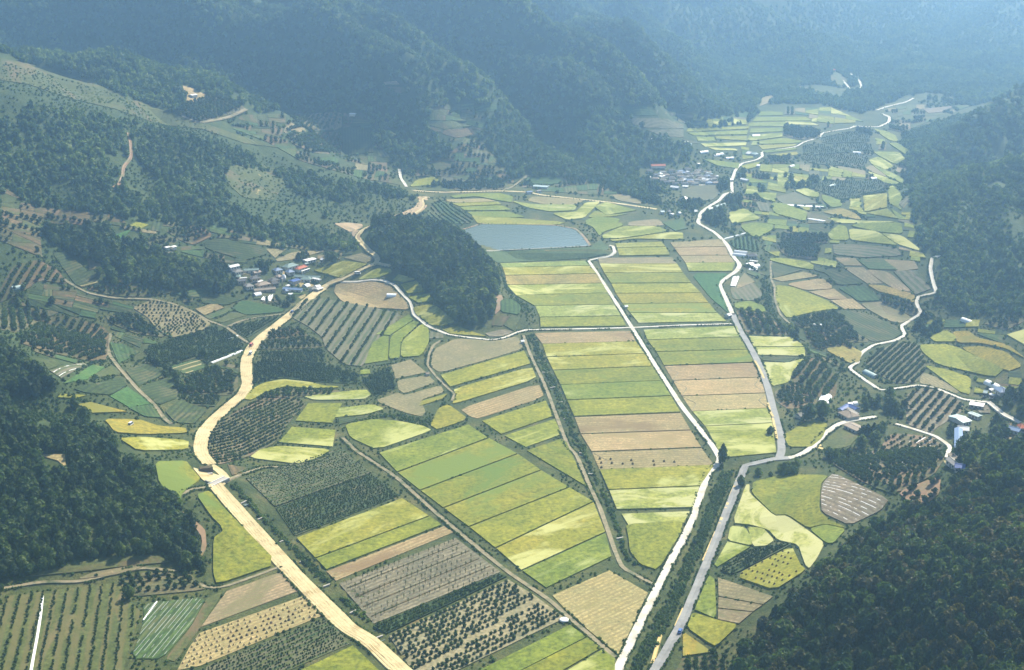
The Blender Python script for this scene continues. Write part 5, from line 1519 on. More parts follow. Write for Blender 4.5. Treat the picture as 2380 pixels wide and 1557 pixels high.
THICKETS = [[(2392, 735), (2900, 735), (2900, 1020), (2392, 1010)], [(2386, 1280), (2700, 1000), (2900, 1300), (2800, 1700), (2386, 1700)], crop('C', [(430, 1330), (452, 1230), (600, 1205), (1000, 1215), (1010, 1270), (800, 1302), (600, 1330)]), crop('C', [(1180, 680), (1330, 640), (1400, 700), (1370, 760), (1200, 760)]),
            crop('C', [(232, 1260), (290, 1235), (345, 1270), (330, 1330), (260, 1335)]), crop('C', [(300, 1370), (380, 1360), (440, 1420), (420, 1465), (330, 1470)]), crop('C', [(0, 1360), (110, 1370), (150, 1440), (80, 1470), (0, 1430)]),
            crop('C', [(150, 1470), (260, 1440), (320, 1540), (150, 1560)]), crop('C', [(0, 880), (100, 800), (230, 735), (500, 745), (530, 780), (450, 850), (200, 880)]), crop('C', [(370, 1180), (500, 1180), (560, 1210), (450, 1220), (400, 1240)]),
            crop('C', [(1200, 900), (1300, 890), (1320, 940), (1210, 960)]), crop('C', [(1520, 1200), (1600, 1100), (1640, 1060), (1700, 1150), (1600, 1280), (1540, 1270)]), crop('B', [(2060, 1340), (2230, 1380), (2230, 1440), (2120, 1430)]), crop('B', [(2130, 1240), (2240, 1330), (2100, 1330)]),
            crop('F', [(1380, 1170), (1440, 1180), (1500, 1240), (1590, 1240), (1560, 1360), (1480, 1340), (1400, 1280)]), crop('F', [(1270, 1200), (1380, 1190), (1400, 1250), (1340, 1300), (1260, 1270)]), crop('F', [(1230, 1440), (1370, 1400), (1440, 1440), (1330, 1557), (1200, 1557)]),
            crop('I', [(990, 70), (1040, 20), (1170, 20), (1165, 80), (1060, 105)]), crop('I', [(480, 160), (700, 105), (900, 120), (880, 165), (700, 175), (520, 205)]), crop('F', [(1790, 1450), (1900, 1400), (2000, 1500), (2070, 1480), (2200, 1557), (1950, 1557)]),
            crop('F', [(2240, 1120), (2400, 1090), (2400, 1330), (2280, 1290), (2190, 1250)]), crop('F', [(2150, 1330), (2250, 1380), (2280, 1490), (2180, 1470)]), crop('I', [(1880, 0), (2050, -40), (2400, -60), (2400, 60), (2050, 260), (1830, 250), (1900, 140)]),
            crop('F', [(745, 720), (800, 720), (830, 790), (790, 810)]), crop('F', [(1600, 640), (1700, 620), (1820, 720), (1780, 790), (1600, 730)]),
            crop('D', [(1560, 285), (1620, 330), (1640, 440), (1540, 470), (1400, 470), (1350, 380), (1380, 250), (1500, 240)]), crop('D', [(2040, 210), (2140, 200), (2130, 250), (2030, 260)]), crop('D', [(2230, 230), (2330, 195), (2380, 210), (2330, 270)]), crop('D', [(1800, 270), (1900, 240), (1920, 290), (1850, 350)]), crop('D', [(1940, 540), (2080, 500), (2050, 570), (1960, 585)]),
            crop('E', [(950, 620), (1050, 520), (1080, 600), (1050, 680), (990, 700)]), crop('B', [(580, 1290), (700, 1250), (780, 1150), (1000, 1120), (1100, 1190), (1180, 1250), (900, 1300)]),
            crop('D', [(100, 470), (300, 460), (420, 520), (330, 600), (100, 560)]), crop('D', [(700, 660), (790, 700), (850, 780), (790, 770)]), crop('D', [(980, 880), (1040, 890), (1240, 1050), (1290, 1150), (1230, 1150), (1060, 990)])]
def jitter_grid(x0, x1, y0, y1, s):
    gx, gy = np.meshgrid(np.arange(x0, x1, s), np.arange(y0, y1, s))
    gx = gx.ravel() + rng.uniform(-.45, .45, gx.size) * s
    gy = gy.ravel() + rng.uniform(-.45, .45, gy.size) * s
    return gx, gy


def wood_points(poly, s, yr, lift=3.0, keep_clear=True, thin=None, xr=None):
    """tree places whose foot, seen from the aircraft, lies inside the outline"""
    y0, y1 = yr
    half = (1190 + 420) / FOC
    xl = xr or (-half * y1 * 1.15, half * y1 * 1.15)
    gx, gy = jitter_grid(xl[0], xl[1], y0, y1, s)
    gz = H(gx, gy)
    px, py = to_px(gx, gy, gz + lift)
    xs, ys = [q[0] for q in poly], [q[1] for q in poly]
    k = (px > min(xs)) & (px < max(xs)) & (py > min(ys)) & (py < max(ys))
    gx, gy, gz, px, py = (a[k] for a in (gx, gy, gz, px, py))
    k = in_poly(px, py, poly)
    if keep_clear:
        bx, by = to_px(gx, gy, gz)
        k &= ~blocked(bx, by)
    if thin is not None:
        k &= thin(gx, gy)
    return np.stack([gx, gy, gz], -1)[k]


def sizes(n, lo=0.7, hi=1.3):
    return np.clip(rng.normal((lo + hi) / 2, (hi - lo) / 4, n), lo * .8, hi * 1.1)


sparse = lambda lim, wl=60: (lambda x, y: fbm(x, y, wl, 3) > lim)
WOODS = {}
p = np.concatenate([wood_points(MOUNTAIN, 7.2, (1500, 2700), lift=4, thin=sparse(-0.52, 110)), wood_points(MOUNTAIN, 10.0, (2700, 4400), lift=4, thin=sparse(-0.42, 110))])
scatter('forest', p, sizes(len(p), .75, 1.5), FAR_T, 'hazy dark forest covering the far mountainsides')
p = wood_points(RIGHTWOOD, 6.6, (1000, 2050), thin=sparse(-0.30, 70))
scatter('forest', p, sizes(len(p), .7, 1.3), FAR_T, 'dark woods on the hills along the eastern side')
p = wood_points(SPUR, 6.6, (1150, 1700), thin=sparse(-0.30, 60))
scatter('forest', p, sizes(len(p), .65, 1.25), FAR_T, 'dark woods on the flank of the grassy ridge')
# sparse scrub on open hillsides
scrub_poly = [(-200, 150), (240, 215), (480, 300), (720, 400), (980, 470), (940, 510), (840, 575), (640, 575), (280, 500), (-200, 580)]
p = wood_points(scrub_poly, 5.0, (1100, 1750), thin=sparse(-0.18, 40))
scrub_top = wood_points([(-200, 20), (0, 135), (240, 205), (480, 290), (720, 395), (640, 350), (480, 330), (240, 262), (0, 200), (-200, 170)], 4.6, (1350, 1750), keep_clear=False, thin=sparse(-0.22, 50))
p = np.concatenate([p, scrub_top])
scatter('scrub', p, sizes(len(p), .4, 1.3), BUSH_T, 'scattered scrub on the open parts of the ridge')
p = wood_points(LONGWOOD, 5.2, (1050, 1420))
scatter('wood', p, sizes(len(p), .85, 1.5), MID_T, 'long dark wood on the rise behind the near village')
p = wood_points(KNOLL, 5.0, (1000, 1420), lift=4, keep_clear=True)
scatter('wood', p, sizes(len(p), .8, 1.5), MID_T, 'dense dark wood covering the knoll beside the reservoir')
p = wood_points(EDGEWOOD, 5.0, (800, 1100))
scatter('wood', p, sizes(len(p), .8, 1.4), MID_T, 'dark wood on the slope left of the terraces')
tp = []
for t_ in THICKETS:
    q = wood_points(t_, 6.0, (600, 2400), lift=3, keep_clear=True)
    tp.append(q)
p = np.concatenate(tp)
scatter('thicket', p, sizes(len(p), .5, 1.15), MID_T, 'thickets and garden trees round villages and road bends')

# woods near the aircraft: the nearest trees stand singly
low = wood_points(LOWWOOD, 4.2, (560, 1000), lift=4.5)
dark = wood_points(DARKWOOD, 4.3, (380, 800), lift=3.0, xr=(60, 460))


def vis(p):
    px, py = to_px(p[:, 0], p[:, 1], p[:, 2] + 4)
    return (px > -8) & (px < 2388) & (py > 0) & (py < 1570)


def trunk_mesh(seed, h):
    r = random.Random(seed)
    b = MB()
    lean = (r.uniform(-.3, .3), r.uniform(-.3, .3))
    b.tube((0, 0, -0.6), (lean[0] * .5, lean[1] * .5, h * .45), .22, .16)
    b.tube((lean[0] * .5, lean[1] * .5, h * .45), (lean[0], lean[1], h * .85), .16, .05)
    for k in range(4):
        a = k * 1.6 + r.uniform(-.4, .4)
        z = h * r.uniform(.3, .6)
        b.tube((lean[0] * .4, lean[1] * .4, z), (math.cos(a) * 1.5, math.sin(a) * 1.5, z + 1.2), .08, .03, 5)
    o = b.build('trunk', 'bark', linkit=False)
    return o.data


TRUNKS = [trunk_mesh(k, 7.0) for k in range(3)]
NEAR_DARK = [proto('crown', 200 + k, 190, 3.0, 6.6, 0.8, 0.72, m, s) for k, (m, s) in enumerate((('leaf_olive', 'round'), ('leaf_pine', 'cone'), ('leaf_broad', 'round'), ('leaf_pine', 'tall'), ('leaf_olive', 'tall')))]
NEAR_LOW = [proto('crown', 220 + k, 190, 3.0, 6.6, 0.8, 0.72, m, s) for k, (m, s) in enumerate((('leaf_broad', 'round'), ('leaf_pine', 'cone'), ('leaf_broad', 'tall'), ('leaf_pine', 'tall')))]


def forest_tree(p, crowns, label, group, s):
    k = random.randrange(len(crowns))
    t = empty('forest_tree', (p[0], p[1], p[2]), random.uniform(0, 6.28))
    t.scale = (s, s, s * random.uniform(.9, 1.15))
    tag(t, label, 'tree', group)
    link(bpy.data.objects.new('crown', crowns[k]), t)
    link(bpy.data.objects.new('trunk', TRUNKS[k % 3]), t)


for arr, n_one, crowns, protos, lab, grp, sname, slab in (
        (dark, 190, NEAR_DARK, DARK_T, 'dark olive tree standing in the near wood of the right hand hill', 'trees of the dark wood on the right hand hill', 'wood', 'rest of the dark wood on the right hand hill'),
        (low, 105, NEAR_LOW, MID_T, 'deep green tree standing in the low wood left of the dirt road', 'trees of the low wood left of the dirt road', 'wood', 'rest of the low wood left of the dirt road')):
    v = vis(arr)
    d = np.linalg.norm(arr - np.array([0, 0, CAM_H]), axis=1) + np.where(v, 0, 1e5)
    order = np.argsort(d)
    near, rest = arr[order[:n_one]], arr[order[n_one:]]
    for q in near:
        forest_tree(q, crowns, lab, grp, random.uniform(.6, 1.4) * (.8 if crowns is NEAR_LOW else .86))
    scatter(sname, rest, sizes(len(rest), .55, 1.5) * (.8 if crowns is NEAR_LOW else .86), protos, slab)

# orchards: the trees of the low orchard stand singly, the other orchards are joined
ORCH_ME = [proto('fruit_tree', 300 + k, 70, 1.0, 1.75, 0.3, 0.34, 'leaf_orchard', 'round') for k in range(4)]


def orchard_spots(wp, ang, gap, tree, fill=0.93, margin=1.2):
    lines, back = row_lines(wp, ang, gap, 0.1, margin)
    out = []
    for x, y0, y1 in lines:
        for y in np.arange(y0, y1, tree):
            if random.random() < fill:
                out.append(back(x + random.gauss(0, .25), y + random.gauss(0, .35)))
    return np.array(out).reshape(-1, 2)


wp = project(subdiv(ORCHARD_LOW, 16))
ang = row_angle_of([ORCHARD_LOW[0], ORCHARD_LOW[1]])
sp_ = orchard_spots(wp, ang, 3.5, 3.0, .94, 1.5)
pz = H(sp_[:, 0], sp_[:, 1])
px, py = to_px(sp_[:, 0], sp_[:, 1], pz)
lane = np.abs((px - 1010) * (1370 - 1545) / (1290 - 1010) + 1545 - py) > 6      # bare lane through the orchard
order = np.argsort(-py + np.where(lane, 0, 1e5))
n_in = int(lane.sum())
for i in order[:min(300, n_in)]:
    o = link(bpy.data.objects.new('fruit_tree', random.choice(ORCH_ME)))
    s = random.uniform(.72, 1.1)
    o.location = (sp_[i, 0], sp_[i, 1], pz[i] + .3)
    o.scale = (s, s, s * random.uniform(.85, 1.15))
    o.rotation_euler = (0, 0, random.uniform(0, 6.28))
    tag(o, 'small round dark fruit tree in the orchard between diagonal track and dirt road', 'fruit tree', 'round fruit trees of the low orchard')
rest = order[300:n_in]
if len(rest):
    scatter('orchard_trees', np.c_[sp_[rest], pz[rest] + .3], sizes(len(rest), .72, 1.1), ORCH_T, 'upper rows of the low orchard')
op, os_ = [], []
for wp, ang, gap, tree, r, fill in D_ORCH:
    q = orchard_spots(wp, ang, gap, tree, fill)
    if len(q):
        op.append(np.c_[q, H(q[:, 0], q[:, 1]) + .25])
        os_.append(sizes(len(q), r * .75, r * 1.25))
wp = project(subdiv(P(BIG_ROWS), 16))
ang = row_angle_of(crop('G', [(640, 1040), (560, 1557)]))
q = orchard_spots(wp, ang, 5.6, 2.8, .9)
op.append(np.c_[q, H(q[:, 0], q[:, 1]) + .25])
os_.append(sizes(len(q), .5, .9))
wp = project(subdiv(P(ORCHARD_G3), 16))
q = orchard_spots(wp, row_angle_of(crop('G', [(860, 990), (1380, 940)])), 5.5, 4.5, .9)
op.append(np.c_[q, H(q[:, 0], q[:, 1]) + .25])
os_.append(sizes(len(q), 1.2, 1.8))
scatter('orchard_trees', np.concatenate(op), np.concatenate(os_), ORCH_T, 'small orchard trees in rows all over the valley sides')
op, os_ = [], []
for wp, ang, gap, base, w_, h_ in TUFT_ROWS:
    far = wp[:, 1].mean() > 1000
    q = orchard_spots(wp, ang, gap, (1.7 if far else 1.2) * max(1, gap / 5), .88, .8)
    if len(q):
        op.append(np.c_[q, H(q[:, 0], q[:, 1]) + base - .15])
        os_.append(sizes(len(q), w_ * .38, w_ * .72))
scatter('crop_rows', np.concatenate(op), np.concatenate(os_), ORCH_T, 'leafy crop plants in rows on the vegetable fields')

# saplings, stooks, sheaves
b = MB().tube((0, 0, -.3), (0, 0, 2.3), .11, .05, 5)
for k in range(5):
    a = k * 1.3
    b.tube((0, 0, 1.0 + k * .25), (math.cos(a) * .5, math.sin(a) * .5, 1.6 + k * .25), .05, .02, 4)
SAPL = b.build('sapling', 'bark', linkit=False).data
V, F = leaf_cloud(401, 22, .42, 1.4, 1.1, .2, 'round', False)
SAPL_LEAF = mesh_obj('sapling_crown', V, F, 'leaf_orchard', linkit=False).data
wp = project(subdiv(SAPLING, 16))
q = orchard_spots(wp, row_angle_of([SAPLING[0], SAPLING[1]]), 5.2, 3.4, .9, 2.5)
for x, y in q[:300]:
    o = link(bpy.data.objects.new('sapling', SAPL))
    s = random.uniform(.8, 1.25)
    o.location = (x, y, hz(x, y) + .3)
    o.scale = (s, s, s)
    o.rotation_euler = (0, 0, random.uniform(0, 6.28))
    tag(o, 'thin young sapling in a row on the grey bare field', 'sapling', 'saplings on the grey bare field')
    c = link(bpy.data.objects.new('crown', SAPL_LEAF), o)


def furrows(poly, dirpx, gap):
    wp = project(subdiv(poly, 16))
    lines, back = row_lines(wp, row_angle_of(dirpx), gap, 0.1, 1.5)
    V, F = [], []
    for x, y0, y1 in lines:
        n = int((y1 - y0) / 4) + 1
        for k in range(n + 1):
            y = y0 + (y1 - y0) * k / n
            b = len(V)
            for dx, dz in ((-.45, .2), (0, .75), (.45, .2)):
                gx_, gy_ = back(x + dx, y)
                V.append((gx_, gy_, hz(gx_, gy_) + dz))
            if k:
                F += [(b - 3 + i, b - 2 + i, b + 1 + i, b + i) for i in range(2)]
    return V, F


V, F = furrows(SAPLING, [SAPLING[0], SAPLING[1]], 10.4)
tag(mesh_obj('furrow_ridges', V, F, 'soil_brown'), 'dark raised ridges between the rows of saplings', kind='stuff')


def cone_mesh(name, r, h, mat):
    b = MB().tube((0, 0, -.1), (0, 0, h * .6), r, r * .6, 7)
    b.tube((0, 0, h * .6), (0, 0, h), r * .55, r * .12, 7)
    return b.build(name, mat, linkit=False).data


STOOK = cone_mesh('straw_stook', .75, 1.2, 'straw')
STOOKD = cone_mesh('straw_stook', .8, 1.1, 'straw_dark')
wp = project(subdiv(DOTTED, 16))
q = orchard_spots(wp, row_angle_of(crop('G', [(1395, 1302), (2150, 1032)])), 3.6, 2.9, .85, 1.5)
px, py = to_px(q[:, 0], q[:, 1], 0 * q[:, 0])
mid = in_poly(px, py, crop('G', [(1560, 1320), (2050, 1130), (2100, 1200), (1560, 1400)]))
order = np.argsort(-py)
for j, i in enumerate(order[:300]):
    x, y = q[i]
    dk = bool(mid[i])
    o = link(bpy.data.objects.new('straw_stook', STOOKD if dk else STOOK))
    s = random.uniform(.7, 1.15)
    o.location = (x, y, hz(x, y) + .3)
    o.scale = (s, s, s)
    tag(o, 'dark weathered straw stook in the middle of the tan stook field' if dk else 'pale straw stook on the tan stook field left of the dirt road', 'stook',
        'dark stooks on the tan field' if dk else 'pale stooks on the tan field')
if len(order) > 300:
    V, F = [], []
    for i in order[300:]:
        b = len(V)
        x, y = q[i]
        z = hz(x, y) + .3
        V += [(x - .6, y - .6, z), (x + .6, y - .6, z), (x + .6, y + .6, z), (x - .6, y + .6, z), (x, y, z + 1.1)]
        F += [(b, b + 1, b + 4), (b + 1, b + 2, b + 4), (b + 2, b + 3, b + 4), (b + 3, b, b + 4)]
    tag(mesh_obj('straw_stooks', V, F, 'straw'), 'remaining pale stooks on the tan stook field', kind='stuff')
# dark sheaves: on the tan strip by the white road, and on the gold field
p = crop('H', [(1790, 70), (2350, 95), (2340, 140), (1800, 150)])
wp = project(p)
q = orchard_spots(wp, row_angle_of([p[0], p[1]]), 6.5, 6.5, .7)
for x, y in q:
    o = link(bpy.data.objects.new('sheaf', STOOKD))
    o.location = (x, y, hz(x, y) + .3)
    o.scale = (1.2, 1.2, 1.2)
    tag(o, 'dark sheaf on the tan strip beside the bend of the white road', 'sheaf', 'dark sheaves on the tan strip')
p = P(DOT_GOLD)
q = orchard_spots(project(p), row_angle_of([p[0], p[1]]), 4.2, 4.4, .75, 3)
for x, y in q:
    o = link(bpy.data.objects.new('sheaf', STOOKD))
    o.location = (x, y, hz(x, y) + .8)
    o.scale = (.9, .9, .9)
    tag(o, 'dark sheaf standing in the gold field below the dark wood', 'sheaf', 'dark sheaves in the gold field')

# weeds and bushes along stream, drains, roads
bp, bs_ = [], []


def bushes(poly, s, yr, lo, hi, lift=0.5, clear=True, thin=None):
    q = wood_points(poly, s, yr, lift, clear, thin)
    bp.append(q)
    bs_.append(sizes(len(q), lo, hi))


bushes([(1678, 1095), (1715, 1090), (1700, 1140), (1650, 1250), (1590, 1390), (1525, 1570), (1452, 1570), (1500, 1480), (1560, 1370), (1620, 1240), (1640, 1180)], 1.9, (540, 860), .5, 1.25)
bushes(crop('E', [(1290, 760), (1330, 760), (1400, 900), (1470, 1060), (1570, 1290), (1660, 1500), (1630, 1557), (1590, 1480), (1500, 1270), (1420, 1090), (1350, 930)]), 2.6, (780, 1180), .6, 1.4)
bushes(crop('H', [(1630, -20), (1690, -20), (1800, 260), (1900, 450), (1960, 650), (2010, 770), (2100, 880), (2200, 910), (2180, 950), (2050, 890), (1960, 800), (1900, 620), (1820, 420), (1740, 250)]), 2.2, (640, 900), .6, 1.5)
bushes(crop('G', [(1545, 270), (1640, 240), (1830, 470), (2060, 690), (2310, 930), (2230, 970), (1970, 720), (1720, 500)]), 1.6, (560, 860), .5, 1.2)
bushes(crop('D', [(150, 1200), (480, 1180), (620, 1215), (600, 1330), (520, 1390), (200, 1400)]), 2.6, (700, 1100), .4, 1.3, clear=False, thin=sparse(-.1, 20))
bushes(crop('H', [(-20, 1040), (40, 1060), (280, 1300), (500, 1557), (430, 1557), (230, 1340)]), 2.0, (520, 720), .6, 1.3)
bushes(crop('F', [(600, 330), (640, 470), (660, 620), (740, 720), (830, 830), (960, 920), (1150, 1010), (1130, 1030), (940, 940), (790, 830), (690, 720), (610, 640), (560, 560), (540, 400)]), 3.0, (850, 1400), .7, 1.5)
bushes(crop('E', [(1090, 260), (1150, 400), (1230, 530), (1330, 590), (1370, 680), (1370, 735), (1290, 730), (1270, 640), (1210, 560), (1140, 440)]), 3.0, (1100, 1380), .7, 1.4)
bushes([(930, 960), (985, 975), (1010, 965), (1030, 930), (1060, 910), (1050, 940), (1020, 985), (990, 992), (900, 968), (800, 985), (800, 975), (870, 965)], 2.4, (780, 1000), .6, 1.2)
bushes([(-100, 560), (640, 590), (850, 600), (650, 760), (560, 900), (450, 1010), (280, 1010), (100, 900), (-100, 760)], 6.5, (800, 1400), .7, 1.8, thin=sparse(0.08, 40))
bushes([(1700, 560), (2160, 560), (2240, 740), (2380, 760), (2380, 900), (2250, 960), (1850, 1060), (1820, 960), (1730, 760)], 6.5, (760, 1500), .6, 1.7, thin=sparse(0.10, 40))
bushes([(1480, 300), (2120, 300), (2150, 560), (1650, 560), (1500, 480), (1380, 440)], 9, (1350, 2200), .9, 2.2, thin=sparse(0.05, 60))
bushes([(860, 260), (1500, 240), (1600, 480), (1000, 440), (850, 330)], 8, (1400, 2100), .9, 2.4, thin=sparse(0.0, 60))
bushes([(400, 230), (900, 230), (940, 420), (760, 400), (480, 300)], 8, (1500, 2200), .9, 2.2, thin=sparse(0.0, 60))
bushes([(0, 1300), (500, 1300), (520, 1400), (450, 1560), (0, 1560)], 3.5, (480, 700), .5, 1.1, thin=sparse(0.15, 30))
bushes(RIGHTWOOD, 7.0, (1000, 2050), .9, 2.4, thin=sparse(-.1, 50))
bushes([(2050, 235), (2280, 235), (2120, 300), (2060, 300)], 9, (1700, 2500), 1.2, 3.0, thin=sparse(-.1, 50))
bushes([(2140, 430), (2500, 400), (2500, 740), (2240, 730), (2180, 600)], 5.5, (1050, 1700), .8, 2.2, thin=sparse(-.15, 50))
bushes([(2600, 1000), (1690, 1560), (2600, 1700)], 4.2, (380, 800), .8, 1.7, clear=True)
bushes([(-100, 560), (700, 590), (900, 560), (1500, 560), (2100, 560), (2500, 700), (2500, 1000), (1700, 1600), (-100, 1600)], 3.6, (480, 1150), .3, .95, thin=sparse(-0.1, 25))
bushes([(-100, 380), (2500, 380), (2500, 760), (1500, 600), (-100, 640)], 6.0, (1100, 1800), .5, 1.5, thin=sparse(-0.02, 30))
# weeds creeping in along every road
for line, w in ROAD_PX:
    wl = project(subdiv(line, 4, closed=False))
    d = np.r_[0, np.cumsum(np.hypot(*np.diff(wl, axis=0).T))]
    step_ = 1.5 if wl[:, 1].mean() < 1100 else 3.5
    s_ = np.arange(0, d[-1], step_)
    if len(s_) < 3:
        continue
    x, y = np.interp(s_, d, wl[:, 0]), np.interp(s_, d, wl[:, 1])
    tx, ty = np.gradient(x), np.gradient(y)
    l = np.hypot(tx, ty) + 1e-9
    for sg in (-1, 1):
        o_ = sg * (w / 2 + .35 + np.abs(rng.normal(0, .6, len(s_))))
        bx_, by_ = x - ty / l * o_, y + tx / l * o_
        k_ = fbm(bx_, by_, 14, 2) > -.08
        bp.append(np.stack([bx_, by_, H(bx_, by_) + .1], -1)[k_])
        bs_.append(sizes(int(k_.sum()), .35, .85))
scatter('undergrowth', np.concatenate(bp), np.concatenate(bs_), BUSH_T, 'weeds and bushes along stream, drains, lanes and hillsides')


def lone_tree(px, py, s, label, crown=None, tall=1.0, group=None):
    w = project([(px, py)])[0]
    t = empty('tree', (w[0], w[1], hz(*w)))
    t.scale = (s, s, s * tall)
    t.rotation_euler = (0, 0, random.uniform(0, 6))
    tag(t, label, 'tree', group)
    link(bpy.data.objects.new('crown', crown or random.choice((NEAR_LOW[0], NEAR_LOW[2], NEAR_DARK[2]))), t)
    link(bpy.data.objects.new('trunk', TRUNKS[0]), t)


Z2 = zoom(3000, 1500, 4.718)
lone_tree(*Z2(905, 770), 1.65, 'round dark tree right of the small grey roofed hut', NEAR_LOW[0])
lone_tree(*Z2(1160, 715), 1.65, 'round dark tree in the meadow left of the blue roofed farm', NEAR_DARK[2])
lone_tree(1679, 1078, .95, 'slim tall poplar at the bend of the white road', NEAR_LOW[3], 1.9)
for i, (x, y, s, lab) in enumerate(((300, 1392, 1.0, 'lone round tree in the low corner orchard'), (174, 950, 1.1, 'dark tree at the end of the golden terrace'), (198, 985, 1.5, 'large dark tree at the corner of the low wood'),
                                     (475, 830, 1.0, 'small dark tree among the green vegetable plots'), (1722, 1128, .9, 'bushy tree where the paved road meets the stream'), (1790, 1010, .8, 'small tree on the verge of the grey paved road'))):
    lone_tree(x, y, s, lab)

# ------------------------------------------------------------------ buildings
def axis_of(x0, y0, x1, y1, off):
    w = project([(x0, y0), (x1, y1)], off)
    d = w[1] - w[0]
    return w.mean(0), float(np.hypot(*d)), math.atan2(d[1], d[0])


def building(spec, W, kind, roof, label, cat='house', wall='wall_pale', h=2.7, group=None, detail=True):
    c, L, rz = axis_of(*spec, h * .9)
    L = max(3.0, min(L, 60))
    names = {'gable': 'house', 'hip': 'house', 'flat': 'shed', 'arch': 'greenhouse'}
    t = empty(names[kind] if cat == 'house' else cat.replace(' ', '_'), (c[0], c[1], hz(*c) - .2), rz)
    tag(t, label, cat if kind != 'arch' or cat != 'house' else 'greenhouse', group)
    x, y = L / 2, W / 2
    if kind == 'arch':
        n = 8
        prof = [(y * math.cos(math.pi * k / n), max(0, h * math.sin(math.pi * k / n)) ** 1.0) for k in range(n + 1)]
        MB().prism(prof, -x, x).build('cover', roof, t)
        for s in (-1, 1):
            pr = [(a * 1.01, b_ * 1.01) for a, b_ in prof]
            MB().prism(pr, s * x - .06, s * x + .06).build('end_hoop', 'concrete', t)
        if detail:
            MB().box(x + .07, -.6, 0, x + .12, .6, min(1.9, h * .8)).build('door', 'wood_dark', t)
        return t
    MB().box(-x + .4, -y + .4, -.3, x - .4, y - .4, h).build('wall', wall, t)
    rise = W * (.24 if kind != 'flat' else .08)
    if kind == 'hip':
        i = min(x * .8, y)
        v = [(-x, -y, h), (x, -y, h), (x, y, h), (-x, y, h), (-x + i, 0, h + rise), (x - i, 0, h + rise), (-x, -y, h - .18), (x, -y, h - .18), (x, y, h - .18), (-x, y, h - .18)]
        f = [(0, 1, 5, 4), (1, 2, 5), (2, 3, 4, 5), (3, 0, 4), (0, 6, 7, 1), (1, 7, 8, 2), (2, 8, 9, 3), (3, 9, 6, 0), (9, 8, 7, 6)]
        r = mesh_obj('roof', v, f, roof, t)
    else:
        MB().prism([(-y, h - .12), (y, h - .12), (y, h + .03), (0, h + rise), (-y, h + .03)], -x, x).build('roof', roof, t)
    MB().box(-x * .9, -.18, h + rise - .05, x * .9, .18, h + rise + .14).build('ridge_cap', 'concrete' if roof in ('roof_grey', 'roof_dark', 'roof_brown') else roof, t)
    if detail:
        yy = -y + .4
        d = MB().box(-.5, yy - .08, 0, .5, yy - .002, 1.95).build('door', 'wood_dark', t)
        for sx in (-x * .55, x * .55):
            w = MB().box(sx - .6, yy - .06, .9, sx + .6, yy - .002, 1.9).build('window', 'glass_dark', t)
            MB().box(sx - .7, yy - .09, .8, sx + .7, yy - .003, .9).build('sill', 'concrete', w)
    return t


Z3 = zoom(860, 960, 4.718)


def zs(z, a):
    return (*z(a[0], a[1]), *z(a[2], a[3]))


